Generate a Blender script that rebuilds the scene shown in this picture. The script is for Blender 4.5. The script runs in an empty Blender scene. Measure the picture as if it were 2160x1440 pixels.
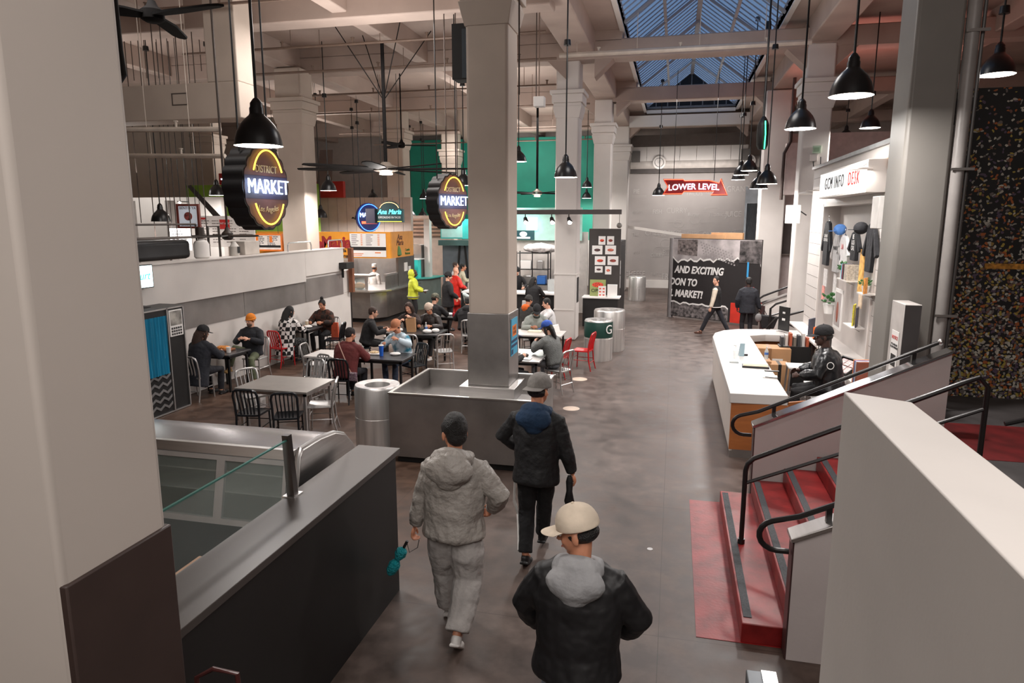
import bpy, math, random
from math import sin, cos, pi, radians as R_, atan, atan2, sqrt
from mathutils import Vector as V, Matrix, Euler
C = bpy.context.scene.collection
random.seed(7)
# ---------------------------------------------------------------- camera
HC = 3.35; FL = 1440.0
PITCH = atan(258/FL); YAW = atan(345*cos(PITCH)/FL)
cd = bpy.data.cameras.new('camera'); cam = bpy.data.objects.new('camera', cd); C.objects.link(cam)
cd.sensor_width = 36; cd.lens = 24; cd.clip_start = .05; cd.clip_end = 300
cy = bpy.context.scene.cycles; cy.max_bounces = 7; cy.diffuse_bounces = 4; cy.glossy_bounces = 3; cy.transmission_bounces = 5; cy.caustics_reflective = False; cy.caustics_refractive = False
cam.location = (0, 0, HC); cam.rotation_euler = (pi/2-PITCH, 0, YAW)
bpy.context.scene.camera = cam
sc = bpy.context.scene
sc.view_settings.view_transform = 'Standard'; sc.view_settings.look = 'None'
sc.view_settings.exposure = 0.0; sc.view_settings.gamma = 1; sc.view_settings.use_curve_mapping = False
# ---------------------------------------------------------------- world (dusk sky seen through the skylight)
w = bpy.data.worlds.new('dusk_sky'); sc.world = w; w.use_nodes = True
bg = w.node_tree.nodes['Background']; bg.inputs[0].default_value = (.10, .17, .30, 1); bg.inputs[1].default_value = 1.6
# ---------------------------------------------------------------- unseen fill lights added to brighten the hall
def light(kind, name, loc, power, col=(1, .93, .85), size=.3, rot=(0, 0, 0), parent=None, sy=None, spread=None):
    d = bpy.data.lights.new(name, kind); d.energy = power; d.color = col
    if kind == 'AREA':
        d.shape = 'RECTANGLE' if sy else 'DISK'; d.size = size
        if sy: d.size_y = sy
        if spread: d.spread = spread
    else:
        d.shadow_soft_size = size
    o = bpy.data.objects.new(name, d); C.objects.link(o); o.location = loc; o.rotation_euler = rot
    if parent: o.parent = parent
    return o
WARM = (1, .945, .90)
light('AREA', 'hall_fill', (-6.5, 7.0, 6.9), 110, WARM, 3, (R_(62), 0, R_(12)), sy=1.5)  # added to lift the boxed beam at the upper left
light('AREA', 'hall_fill', (-1, -3.0, 6.6), 300, WARM, 7, (R_(38), 0, 0), sy=3)
light('AREA', 'hall_fill', (1.6, 1.2, 6.4), 130, WARM, 2, (0, 0, 0), sy=2)  # added to brighten the top of the right parapet
CEIL_FILL = [(-6, 13, 6.9, 170), (-6, 22, 6.9, 150), (-14.5, 15, 6.2, 130), (-15, 26, 6.2, 200), (-6.5, 30, 6.9, 130), (0.4, 15, 6.9, 60), (0.4, 28, 6.9, 60), (1.2, 5.5, 6.4, 25)]
# ---------------------------------------------------------------- helpers
_F = V((-sin(YAW)*cos(PITCH), cos(YAW)*cos(PITCH), -sin(PITCH))); _R = V((cos(YAW), sin(YAW), 0)); _U = _R.cross(_F)
def at(x, y, z=None, Y=None, X=None):
    d = _F+_R*((x-1080)/FL)+_U*((720-y)/FL)
    t = (z-HC)/d.z if z is not None else (Y/d.y if Y is not None else X/d.x)
    return V((0, 0, HC))+d*t
def lin(c): return tuple((v/12.92 if v <= .04045 else ((v+.055)/1.055)**2.4) for v in c)+(1,)
MATS = {}
def mat(name, rgb, rough=.55, metal=0, var=.1, scale=4, bump=0, bscale=40, emit=0, alpha=1, trans=0, stretch=None, spec=.5, rgb2=None):
    if name in MATS: return MATS[name]
    m = bpy.data.materials.new(name); m.use_nodes = True; nt = m.node_tree; N = nt.nodes; L = nt.links
    b = N['Principled BSDF']; c = lin([v/255 for v in rgb])
    b.inputs['Roughness'].default_value = rough; b.inputs['Metallic'].default_value = metal
    b.inputs['Specular IOR Level'].default_value = spec
    tc = N.new('ShaderNodeTexCoord'); mp = N.new('ShaderNodeMapping'); L.new(tc.outputs['Object'], mp.inputs[0])
    if stretch: mp.inputs['Scale'].default_value = stretch
    nz = N.new('ShaderNodeTexNoise'); nz.inputs['Scale'].default_value = scale; nz.inputs['Detail'].default_value = 5; L.new(mp.outputs[0], nz.inputs[0])
    rp = N.new('ShaderNodeValToRGB'); L.new(nz.outputs[0], rp.inputs[0])
    c2 = lin([v/255 for v in rgb2]) if rgb2 else tuple(min(1, v*(1+var)) for v in c[:3])+(1,)
    rp.color_ramp.elements[0].color = tuple(v*(1-var) for v in c[:3])+(1,); rp.color_ramp.elements[1].color = c2
    rp.color_ramp.elements[0].position = .35; rp.color_ramp.elements[1].position = .68
    L.new(rp.outputs[0], b.inputs['Base Color'])
    if bump:
        n2 = N.new('ShaderNodeTexNoise'); n2.inputs['Scale'].default_value = bscale; n2.inputs['Detail'].default_value = 4; L.new(mp.outputs[0], n2.inputs[0])
        bp = N.new('ShaderNodeBump'); bp.inputs['Strength'].default_value = bump; bp.inputs['Distance'].default_value = .02 if bump < .5 else .05
        L.new(n2.outputs[0], bp.inputs['Height']); L.new(bp.outputs[0], b.inputs['Normal'])
    if emit:
        b.inputs['Emission Color'].default_value = c; b.inputs['Emission Strength'].default_value = emit
    if trans: b.inputs['Transmission Weight'].default_value = trans
    if alpha < 1: b.inputs['Alpha'].default_value = alpha
    MATS[name] = m; return m
class MB:
    def __init__(s): s.v = []; s.f = []; s.M = None
    def add(s, vs, fs):
        o = len(s.v)
        s.v += [tuple(s.M @ V(p)) if s.M is not None else tuple(p) for p in vs]; s.f += [tuple(i+o for i in f) for f in fs]; return s
    def box(s, x0, x1, y0, y1, z0, z1):
        return s.add([(x, y, z) for x in (x0, x1) for y in (y0, y1) for z in (z0, z1)], [(0, 1, 3, 2), (4, 6, 7, 5), (0, 4, 5, 1), (2, 3, 7, 6), (0, 2, 6, 4), (1, 5, 7, 3)])
    def hexa(s, p): # p: 4 bottom then 4 top, both counter-clockwise
        return s.add(p, [(3, 2, 1, 0), (4, 5, 6, 7), (0, 1, 5, 4), (1, 2, 6, 5), (2, 3, 7, 6), (3, 0, 4, 7)])
    def prism(s, pts, ax, a, b):
        n = len(pts); f = lambda p, q: {'x': (q, p[0], p[1]), 'y': (p[0], q, p[1]), 'z': (p[0], p[1], q)}[ax]
        return s.add([f(p, a) for p in pts]+[f(p, b) for p in pts], [tuple(range(n))[::-1], tuple(range(n, 2*n))]+[(i, (i+1) % n, (i+1) % n+n, i+n) for i in range(n)])
    def tube(s, pts, r, n=8, cap=True, closed=False):
        pts = [V(p) for p in pts]; m = len(pts); rs = r if isinstance(r, (list, tuple)) else [r]*m; vs = []; ref = None
        for i, p in enumerate(pts):
            a = pts[(i-1) % m] if (closed or i > 0) else p; b = pts[(i+1) % m] if (closed or i < m-1) else p
            t = (b-a).normalized() if (b-a).length > 1e-9 else V((0, 0, 1))
            if ref is None: ref = t.orthogonal().normalized()
            x = ref-t*ref.dot(t); x = x.normalized() if x.length > 1e-6 else t.orthogonal().normalized(); ref = x; y = t.cross(x)
            rr = rs[i]; rx, ry = rr if isinstance(rr, tuple) else (rr, rr)
            vs += [p+x*(cos(2*pi*k/n)*rx)+y*(sin(2*pi*k/n)*ry) for k in range(n)]
        fs = [(i*n+k, i*n+(k+1) % n, (i+1) % m*n+(k+1) % n, (i+1) % m*n+k) for i in range(m if closed else m-1) for k in range(n)]
        if cap and not closed: fs += [tuple(range(n))[::-1], tuple(range((m-1)*n, m*n))]
        return s.add(vs, fs)
    def cyl(s, a, b, r0, r1=None, n=16): return s.tube([a, b], [r0, r0 if r1 is None else r1], n)
    def lathe(s, prof, c=(0, 0, 0), n=24, cap=True):
        vs = [(c[0]+r*cos(2*pi*k/n), c[1]+r*sin(2*pi*k/n), c[2]+z) for r, z in prof for k in range(n)]
        fs = [(i*n+k, i*n+(k+1) % n, (i+1)*n+(k+1) % n, (i+1)*n+k) for i in range(len(prof)-1) for k in range(n)]
        if cap: fs += [tuple(range(n))[::-1], tuple(range((len(prof)-1)*n, len(prof)*n))]
        return s.add(vs, fs)
    def ell(s, c, r, q=None, n=14, m=9):
        vs = [V((0, 0, r[2]))]+[V((r[0]*sin(pi*j/m)*cos(2*pi*k/n), r[1]*sin(pi*j/m)*sin(2*pi*k/n), r[2]*cos(pi*j/m))) for j in range(1, m) for k in range(n)]+[V((0, 0, -r[2]))]
        if q is not None: vs = [q @ v for v in vs]
        c = V(c); vs = [c+v for v in vs]; e = len(vs)-1
        fs = [(0, 1+k, 1+(k+1) % n) for k in range(n)]+[(1+j*n+k, 1+(j+1)*n+k, 1+(j+1)*n+(k+1) % n, 1+j*n+(k+1) % n) for j in range(m-2) for k in range(n)]
        fs += [(e, e-n+(k+1) % n, e-n+k) for k in range(n)]
        return s.add(vs, fs)
    def build(s, name, m, parent=None, world=False, bevel=0, ang=35, kind=None, label=None, mods=None, link=True):
        me = bpy.data.meshes.new(name)
        vs = s.v
        if world and parent is not None:
            inv = wm(parent).inverted(); vs = [tuple(inv @ V(p)) for p in vs]
        me.from_pydata(vs, [], s.f); me.update()
        if mods:
            me = applymods(me, mods)
        me.materials.append(m)
        for p in me.polygons: p.use_smooth = True
        try: me.set_sharp_from_angle(angle=R_(ang))
        except Exception: pass
        o = bpy.data.objects.new(name, me); C.objects.link(o)
        if parent is not None: o.parent = parent
        if bevel:
            b = o.modifiers.new('edge', 'BEVEL'); b.width = bevel; b.segments = 2; b.limit_method = 'ANGLE'
        if kind: o['kind'] = kind
        if label: o['label'] = label
        return o
def wm(o):
    m = Matrix.LocRotScale(o.location, o.rotation_euler, o.scale)
    return (wm(o.parent) @ m) if o.parent else m
def applymods(me, mods):
    t = bpy.data.objects.new('tmp', me); C.objects.link(t)
    for kind, kw in mods:
        md = t.modifiers.new('m', kind)
        for k, v in kw.items(): setattr(md, k, v)
    dg = bpy.context.evaluated_depsgraph_get(); dg.update()
    e = t.evaluated_get(dg); m2 = bpy.data.meshes.new_from_object(e, depsgraph=dg); m2.name = me.name
    bpy.data.objects.remove(t); bpy.data.meshes.remove(me); m2.materials.clear(); return m2
def thing(name, label, cat, loc=(0, 0, 0), rz=0, group=None):
    o = bpy.data.objects.new(name, None); C.objects.link(o); o.empty_display_size = .1
    o.location = loc; o.rotation_euler = (0, 0, R_(rz)); return tag(o, label, cat, group)
def tag(o, label, cat, group=None):
    o['label'] = label; o['category'] = cat
    if group: o['group'] = group
    return o
def dup(root, loc, rz, label, group=None, scale=None):
    r = root.copy(); C.objects.link(r); r.location = loc; r.rotation_euler = (0, 0, R_(rz)); r['label'] = label
    if group: r['group'] = group
    if scale: r.scale = (scale,)*3
    def rec(src, dst):
        for ch in list(src.children):
            c = ch.copy()
            C.objects.link(c); c.parent = dst
            if ch.type == 'LIGHT': c.data = ch.data
            rec(ch, c)
    rec(root, r); return r
ROT = {'-y': (pi/2, 0, 0), '+x': (pi/2, 0, pi/2), '-x': (pi/2, 0, -pi/2), 'up': (0, 0, 0)}
def text(s, size, m, parent, loc, face='-y', ext=.002, name='lettering', shear=0, sx=1, align='CENTER', spacing=1, off=0, lsp=1, world=True, bend=None):
    cu = bpy.data.curves.new(name, 'FONT'); cu.body = s; cu.size = size; cu.align_x = align; cu.align_y = 'CENTER'; cu.extrude = ext
    cu.shear = shear; cu.space_character = spacing; cu.offset = off; cu.space_line = lsp; cu.resolution_u = 3
    t = bpy.data.objects.new('tmp', cu); C.objects.link(t)
    dg = bpy.context.evaluated_depsgraph_get(); dg.update(); me = bpy.data.meshes.new_from_object(t.evaluated_get(dg)); me.name = name
    bpy.data.objects.remove(t)
    for v in me.vertices:
        v.co.x *= sx
        if bend: v.co.y += bend*v.co.x*v.co.x
    rot = ROT[face] if isinstance(face, str) else face
    M = Matrix.LocRotScale(V(loc), Euler(rot), None)
    if world and parent is not None: M = wm(parent).inverted() @ M
    me.transform(M); me.materials.clear(); me.materials.append(m)
    o = bpy.data.objects.new(name, me); C.objects.link(o)
    if parent is not None: o.parent = parent
    return o
def struct(name, mb, m, bevel=0, parent=None, ang=35):
    o = mb.build(name, m, parent, bevel=bevel, ang=ang)
    if parent is None: o['kind'] = 'structure'
    return o
# ---------------------------------------------------------------- materials
white = mat('white_paint', (214, 208, 203), .6, var=.03, scale=2, bump=.04)
cream = mat('cream_paint', (186, 172, 160), .7, var=.06, scale=1.5, bump=.05, bscale=12)
ceilm = mat('ceiling_paint', (172, 154, 144), .8, var=.07, scale=1.2, bump=.08, bscale=8)
steel = mat('stainless_steel', (206, 203, 201), .33, 1, var=.06, scale=3, stretch=(.6, .6, 14))
steelh = mat('stainless_steel_sheet', (158, 154, 151), .38, .9, var=.16, scale=2.2, bump=.06, bscale=3)
alu = mat('brushed_aluminium', (200, 198, 197), .35, .9, var=.05, scale=10)
black = mat('black_paint', (24, 23, 24), .45, var=.2)
blackm = mat('matt_black', (27, 26, 26), .7, var=.15)
navy = mat('black_lacquer', (24, 28, 33), .25, var=.1)
redl = mat('red_lacquer', (176, 22, 26), .3, var=.08)
darkc = mat('dark_laminate', (70, 64, 61), .38, var=.06, scale=2)
blackc = mat('charcoal_panel', (27, 25, 25), .5, var=.06, scale=2)
orangew = mat('caramel_wood', (156, 92, 46), .45, var=.1, scale=3, stretch=(1, 1, 8))
kraft = mat('kraft_cardboard', (186, 142, 102), .8, var=.08)
paper = mat('white_paper', (232, 229, 226), .8, var=.02)
redp = mat('red_print', (196, 44, 38), .6)
blackp = mat('black_print', (26, 24, 25), .6)
orangep = mat('orange_print', (226, 120, 40), .6)
whitep = mat('white_print', (232, 230, 228), .6)
chrome = mat('chrome', (210, 210, 212), .12, 1, var=.03)
glass = mat('clear_glass', (225, 240, 238), .03, var=0, trans=1)
pane = mat('tinted_pane', (190, 205, 200), .05, var=.02, alpha=.22)
bulb = mat('lamp_glow', (255, 240, 222), .5, var=0, emit=14)
skins = {k: mat('skin_'+k, c, .5, var=.05, scale=12) for k, c in dict(tan=(196, 134, 104), light=(222, 168, 142), brown=(150, 96, 70), dark=(66, 42, 34)).items()}
hairb = mat('black_hair', (20, 17, 16), .5, var=.3, scale=40, bump=.5, bscale=120)
hairbr = mat('brown_hair', (58, 36, 26), .5, var=.3, scale=40, bump=.5, bscale=120)
def cloth(name, rgb, rough=.85, var=.12, scale=9, bump=.5, bscale=8, **k): return mat(name, rgb, rough, var=var, scale=scale, bump=bump, bscale=bscale, **k)
# ================================================================ THE SETTING
# concrete floor with stains and joints
m = bpy.data.materials.new('stained_concrete'); m.use_nodes = True; N = m.node_tree.nodes; L = m.node_tree.links; b = N['Principled BSDF']
tc = N.new('ShaderNodeTexCoord')
def noise(sc_, det=6, rough=.6):
    n = N.new('ShaderNodeTexNoise'); n.inputs['Scale'].default_value = sc_; n.inputs['Detail'].default_value = det; n.inputs['Roughness'].default_value = rough; L.new(tc.outputs['Object'], n.inputs[0]); return n
def ramp(src, p0, c0, p1, c1):
    r = N.new('ShaderNodeValToRGB'); L.new(src, r.inputs[0]); e = r.color_ramp.elements; e[0].position = p0; e[0].color = c0; e[1].position = p1; e[1].color = c1; return r
n1 = noise(.75); n2 = noise(4, 8); n3 = noise(30, 3)
r1 = ramp(n1.outputs[0], .3, lin((.29, .225, .195)), .7, lin((.43, .375, .35)))
r2 = ramp(n2.outputs[0], .38, (.48, .45, .43, 1), .64, (1, 1, 1, 1))
mx = N.new('ShaderNodeMix'); mx.data_type = 'RGBA'; mx.blend_type = 'MULTIPLY'; mx.inputs[0].default_value = 1
L.new(r1.outputs[0], mx.inputs['A']); L.new(r2.outputs[0], mx.inputs['B'])
sx = N.new('ShaderNodeSeparateXYZ'); L.new(tc.outputs['Object'], sx.inputs[0])
# the seating area on the left is browner
wv = ramp(sx.outputs[0], 0, (1, 1, 1, 1), 1, (1, 1, 1, 1))
mr = N.new('ShaderNodeMapRange'); mr.inputs['From Min'].default_value = -2.2; mr.inputs['From Max'].default_value = -3.2; L.new(sx.outputs[0], mr.inputs[0])
mx2 = N.new('ShaderNodeMix'); mx2.data_type = 'RGBA'; mx2.blend_type = 'MULTIPLY'; L.new(mr.outputs[0], mx2.inputs[0]); L.new(mx.outputs['Result'], mx2.inputs['A']); mx2.inputs['B'].default_value = (1.0, .80, .64, 1)
# joints: a slab grid of thin dark lines
br = N.new('ShaderNodeTexBrick'); br.inputs['Scale'].default_value = 1; br.inputs['Mortar Size'].default_value = .004; br.inputs['Brick Width'].default_value = 3.1; br.inputs['Row Height'].default_value = 2.6; br.offset = 0
br.inputs['Color1'].default_value = (1, 1, 1, 1); br.inputs['Color2'].default_value = (.94, .94, .94, 1); br.inputs['Mortar'].default_value = (.5, .48, .46, 1)
L.new(tc.outputs['Object'], br.inputs['Vector'])
mx3 = N.new('ShaderNodeMix'); mx3.data_type = 'RGBA'; mx3.blend_type = 'MULTIPLY'; mx3.inputs[0].default_value = 1; L.new(mx2.outputs['Result'], mx3.inputs['A']); L.new(br.outputs[0], mx3.inputs['B'])
L.new(mx3.outputs['Result'], b.inputs['Base Color'])
r4 = ramp(n2.outputs[0], .3, (.36, .36, .36, 1), .7, (.6, .6, .6, 1)); L.new(r4.outputs[0], b.inputs['Roughness'])
bp = N.new('ShaderNodeBump'); bp.inputs['Strength'].default_value = .08; L.new(n3.outputs[0], bp.inputs['Height']); L.new(bp.outputs[0], b.inputs['Normal'])
floorm = m
struct('floor', MB().box(-24, 14, -5, 40, -.2, 0), floorm)
ZC = 8.1; ZB = 7.42
# ceiling slabs around the skylight opening (x -2.0..2.9, y 12..33)
struct('ceiling', MB().box(-24, -1.45, -5, 40, ZC, ZC+.3).box(2.35, 14, -5, 40, ZC, ZC+.3).box(-1.45, 2.35, -5, 9.5, ZC, ZC+.3).box(-1.45, 2.35, 32.6, 40, ZC, ZC+.3), ceilm)
k = 1
for y in (9.6, 14.1, 18.9, 25.6, 32.9):
    struct('trim_%d' % k, (MB().box(-24, -2.5, y-.28, y+.28, ZB, ZC+.02).box(3.2, 14, y-.28, y+.28, ZB, ZC+.02) if y < 15 else MB().box(-24, 14, y-.28, y+.28, ZB, ZB+.47 if y < 33 else ZC)).box(-24, -1.5, y-.28, y+.28, ZB+.4, ZC+.02) if y >= 15 else MB().box(-24, -2.5, y-.28, y+.28, ZB, ZC+.02).box(3.2, 14, y-.28, y+.28, ZB, ZC+.02), ceilm, .03); k += 1
for x0, x1 in ((-2.95, -2.2), (2.95, 3.6), (-11.2, -10.6), (-7.1, -6.75), (-15.2, -14.85), (-19, -18.5), (6.9, 7.3), (10.8, 11.2)):
    struct('trim_%d' % k, MB().box(x0, x1, -5, 40, ZB+.12, ZC+.02), ceilm, .03); k += 1
# slanted haunches where beams meet columns
hb = MB()
for x, sgn in ((-2.2, 1), (-2.95, -1), (2.95, -1), (3.6, 1)):
    for y in (18.9, 25.6, 32.9):
        hb.prism([(x, ZB+.02), (x+sgn*.5, ZB+.02), (x, ZB-.45)], 'y', y-.25, y+.25)
struct('trim_%d' % k, hb, ceilm); k += 1
struct('wall_back', MB().box(-24, 14, 36.2, 36.5, 0, 9), mat('grey_wall_paint', (178, 168, 162), .8, var=.06))
struct('wall_left', MB().box(-24.3, -24, -5, 36.5, 0, 9), cream)
struct('wall_right', MB().box(13.7, 14, -5, 36.5, 0, 9), cream)
struct('wall_front', MB().box(-24, 14, -5.3, -5, 0, 9), cream)
# skylight: glazed gable over the opening
louv = mat('skylight_bar', (92, 96, 104), .5, var=.1)
sky = thing('skylight', 'long glazed gable skylight with close pale bars over the aisle', 'skylight', (0, 22, ZC))
ridge, y0, y1, xl, xr = 9.7, 9.9, 32.5, -1.45, 2.35; xm = (xl+xr)/2
MB().box(xl-.12, xl, y0, y1, ZC-.05, ZC+.2).box(xr, xr+.12, y0, y1, ZC-.05, ZC+.2).box(xl, xr, y1-.02, y1+.12, ZC-.1, ZC+.05).build('curb', white, sky, world=True)
br_ = MB(); n = 58
for i in range(n+1):
    y = y0+(y1-y0)*i/n
    for xa in (xl, xr): br_.tube([(xa, y, ZC+.15), (xm, y, ridge)], .022, 4)
br_.build('glazing_bar', mat('glazing_bar_white', (150, 158, 172), .5), sky, world=True, kind='stuff')
rb = MB().box(xm-.07, xm+.07, y0, y1, ridge-.1, ridge+.05)
for i in range(1, 8):
    y = y0+(y1-y0)*i/8
    rb.tube([(xl, y, ZC+.08), (xm, y, ridge-.12)], .05, 4).tube([(xr, y, ZC+.08), (xm, y, ridge-.12)], .05, 4)
for xa in (xl+(xm-xl)*.5, xr+(xm-xr)*.5): rb.box(xa-.04, xa+.04, y0, y1, (ZC+.15+ridge)/2-.12, (ZC+.15+ridge)/2-.03)
rb.build('rafter', mat('rafter_paint', (156, 156, 160), .6), sky, world=True)
gm = mat('skylight_glass', (92, 112, 142), .25, var=.25, scale=1.5, alpha=.30)
MB().add([(xl, y0, ZC+.19), (xl, y1, ZC+.19), (xm, y1, ridge+.04), (xm, y0, ridge+.04), (xr, y0, ZC+.19), (xr, y1, ZC+.19)], [(0, 1, 2, 3), (3, 2, 5, 4)]).build('glass', gm, sky, world=True)
gb = MB()
gb.prism([(xl, ZC+.15), (xr, ZC+.15), (xm, ridge)], 'y', y1+.05, y1+.09); gb.build('gable_pane', mat('dark_gable_glass', (20, 20, 24), .2), sky, world=True)
gb = MB()
for i in range(-4, 5):
    x = xm+i*.5; zt = ridge-abs(i*.5)/(xr-xm)*(ridge-ZC-.15); gb.box(x-.025, x+.025, y1, y1+.05, ZC+.15, zt)
gb.box(xl, xr, y1-.02, y1+.06, ZC+.1, ZC+.19); gb.build('gable_frame', louv, sky, world=True)
# sky glow reaching the bars from inside is the sky's own
# back bay under the skylight end
struct('trim_%d' % k, MB().box(-2.2, 2.95, 32.3, 32.5, ZB, 7.9), white); k += 1
struct('trim_%d' % k, MB().box(-2.2, 2.95, 33.6, 34, 6.7, 7.2), mat('dark_beam_paint', (92, 82, 76), .7)); k += 1
pan = MB()
for i in range(7): pan.box(-2.2+i*.76, -2.2+i*.76+.745, 33.9, 33.98, 5.95, 6.7)
struct('trim_%d' % k, pan, white); k += 1
struct('trim_%d' % k, MB().box(-2.2, 3.6, 34.0, 34.1, 5.5, 5.95), mat('dark_recess', (70, 64, 62), .8)); k += 1
# ---------------------------------------------------------------- columns
def column(x0, x1, y0, y1, label, capz=6.1, capt=6.7, base=0, m=cream, clad=None, ztop=ZB+.1, cap=True):
    cx, cy = (x0+x1)/2, (y0+y1)/2
    t = bpy.data.objects.new('column', None); C.objects.link(t); t.location = (cx, cy, base); t['kind'] = 'structure'; t['label'] = label
    a, b_ = (x1-x0)/2, (y1-y0)/2
    MB().box(-a, a, -b_, b_, 0, ztop-base).build('shaft', m, t, bevel=.04)
    if cap:
        p = MB()
        for e, z0, z1 in ((.03, capz, capz+.07), (.0, capz+.07, capz+.07), (.06, capz+.16, capz+.28), (.10, capz+.28, capt-.1), (.15, capt-.1, capt)):
            if z1 > z0: p.box(-a-e, a+e, -b_-e, b_+e, z0-base, z1-base)
        p.hexa([(-a-.01, -b_-.01, capz-.1-base), (a+.01, -b_-.01, capz-.1-base), (a+.01, b_+.01, capz-.1-base), (-a-.01, b_+.01, capz-.1-base), (-a-.08, -b_-.08, capz+.2-base), (a+.08, -b_-.08, capz+.2-base), (a+.08, b_+.08, capz+.2-base), (-a-.08, b_+.08, capz+.2-base)])
        p.build('capital', m, t, bevel=.012)
    return t, a, b_
t, a, b_ = column(-2.86, -2.27, 9.38, 9.98, 'thick white column rising from the stainless planter with steel cladded foot', capz=6.0)
MB().box(-a-.015, a+.015, -b_-.015, b_+.015, .95, 2.02).build('steel_cladding', steelh, t, bevel=.01)
p0 = at(1087, 675, X=-2.25); p1 = at(1087, 745, X=-2.25)
q = thing('notice_poster', 'blue and orange notice poster on the steel clad column foot', 'poster', (-2.25, 9.68, 1.3))
MB().box(-.004, .004, -.2, .2, .08, .62).build('board', mat('cyan_print', (64, 160, 196), .5), q)
MB().box(.004, .006, -.13, .13, .36, .52).build('orange_block', orangep, q)
MB().box(.004, .006, -.18, .18, .20, .24).box(.004, .006, -.18, .18, .27, .31).box(.004, .006, -.18, -.08, .10, .17).build('dark_text_block', mat('deep_blue_print', (20, 50, 90), .5), q)
text('NOT\nYOUR', .07, blackp, q, (-2.2435, 9.68, 1.74), '+x', ext=.001, lsp=.85)
t, a, b_ = column(-3.22, -2.6, 18.75, 19.4, 'white column behind the planter column with two picture rail bands', m=white)
MB().box(-a-.012, a+.012, -b_-.012, b_+.012, 1.83, 1.87).box(-a-.012, a-.08, -b_-.012, b_+.012, .84, .87).build('band', white, t)
MB().box(a+.002, a+.01, -.2, .15, 1.05, 1.75).build('framed_notice', blackp, t)
column(-2.95, -2.32, 25.3, 25.9, 'third pinkish column along the left of the aisle', m=white)
column(-2.95, -2.2, 32.6, 33.3, 'farthest column on the left of the aisle beside the grey wall', m=white)
column(2.95, 3.6, 18.6, 19.2, 'white column behind the info desk wall with a thermostat', m=white)
column(2.75, 3.55, 24.8, 25.5, 'white column right of the black banner panel', m=white, cap=False)
column(-11.15, -10.35, 18.1, 18.8, 'left column with recessed face behind the first neon sign', m=cream)
column(-10.95, -10.25, 25.3, 26, 'column behind the large ceiling fan', m=cream)
column(-11.3, -10.5, 32.8, 33.5, 'far column in front of the teal wall', m=cream)
column(-19.0, -18.3, 18.4, 19, 'column at far left behind the food stall menus', m=cream)
column(-17.2, -16.4, 28, 28.6, 'far left column under a sloping dark duct', m=cream)
column(-19.0, -18.2, 24.8, 25.5, 'column far left between stalls', m=cream)
column(2.56, 3.06, 9.05, 9.7, 'grey painted column at the head of the red stairs', m=mat('grey_column_paint', (126, 122, 117), .5, var=.06, scale=1.5), cap=False)
pc = thing('conduit_pipe', 'tall pale conduit pipe strapped down the right side of the grey column', 'pipe', (3.15, 9.1, 0))
MB().cyl((0, 0, .9), (0, 0, 8.1), .075, n=14).build('pipe', mat('pipe_paint', (148, 143, 140), .4), pc)
MB().cyl((0.10, .02, .9), (.12, .02, 8.1), .02, n=8).build('thin_pipe', mat('dark_pipe', (90, 86, 84), .4), pc)
cl_ = MB()
for z in (2.2, 3.9, 5.4, 6.6): cl_.box(-.09, .15, -.09, -.06, z, z+.03)
cl_.build('clamp', steel, pc)
# foreground column at the left with a dark dado
t = bpy.data.objects.new('column', None); C.objects.link(t); t.location = (-3.16, 2.21, 0); t['kind'] = 'structure'; t['label'] = 'massive white column at the left with dark brown dado'
MB().box(-2.0, .95, -.28, .28, 0, 8.1).build('shaft', mat('near_white_paint', (200, 190, 182), .6, var=.02, scale=1.2, bump=.05, bscale=6), t, bevel=.03)
MB().box(.90, .965, -.275, .29, 0, 1.975).build('dado', mat('brown_dado', (62, 48, 44), .5, var=.08), t, bevel=.008)
# parapet of the landing at the right foreground
T = 2.65
struct('trim_%d' % k, MB().hexa([(.71, -2, 0), (.93, -2, 0), (.93, 2.86, 0), (.71, 2.98, 0), (.70, -2, T), (.94, -2, T), (.925, 2.86, T), (.705, 2.98, T)]), white, .006); k += 1
# the landing slab the camera stands on
struct('trim_%d' % k, MB().box(-2.6, .7, -4, .6, 1.45, 1.65), darkc); k += 1
# big boxed beam at the upper left
struct('trim_%d' % k, MB().box(-15, -8.55, 12.6, 13.2, 5.35, 6.05).box(-9.25, -8.55, 12.6, 13.2, 6.05, 8.12), cream, .02); k += 1
ap = MB()
for x in (-10.1, -9.75): ap.box(x, x+.02, 12.585, 12.6, 5.65, 5.85)
ap.box(-10.1, -9.73, 12.585, 12.6, 5.85, 5.87).box(-10.1, -9.73, 12.585, 12.6, 5.63, 5.65)
struct('trim_%d' % k, ap, mat('seam_grey', (90, 80, 74), .7)); k += 1
# ---------------------------------------------------------------- teal wall region and chalk drawn wall
teal = mat('teal_paint', (22, 140, 118), .6, var=.12, scale=.8)
struct('wall_teal', MB().box(-14.6, -3.6, 34.9, 35.1, 2.3, 7.4), teal)
struct('wall_white_back', MB().box(-24, -3.6, 34.85, 35.1, 0, 2.3), white)
wc = thing('chalk_mural', 'grey wall at the end of the aisle covered with faint chalk food drawings', 'mural', (.7, 34.6, 0))
MB().box(-3.0, 3.2, 0, .1, 0, 5.5).build('panel', mat('chalk_grey', (160, 153, 150), .8, var=.05, scale=1.2), wc)
chalk = mat('chalk_line', (190, 185, 182), .9)
words_ = ['CHEESE', 'TACOS', 'FRESH', 'GRAND', 'COFFEE', 'MARKET', 'EGGS', 'FISH', 'CURRY', 'Burger', 'Produce', 'JUICE', 'BREAD', 'PIE', 'Thai']
rr = random.Random(3)
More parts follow.
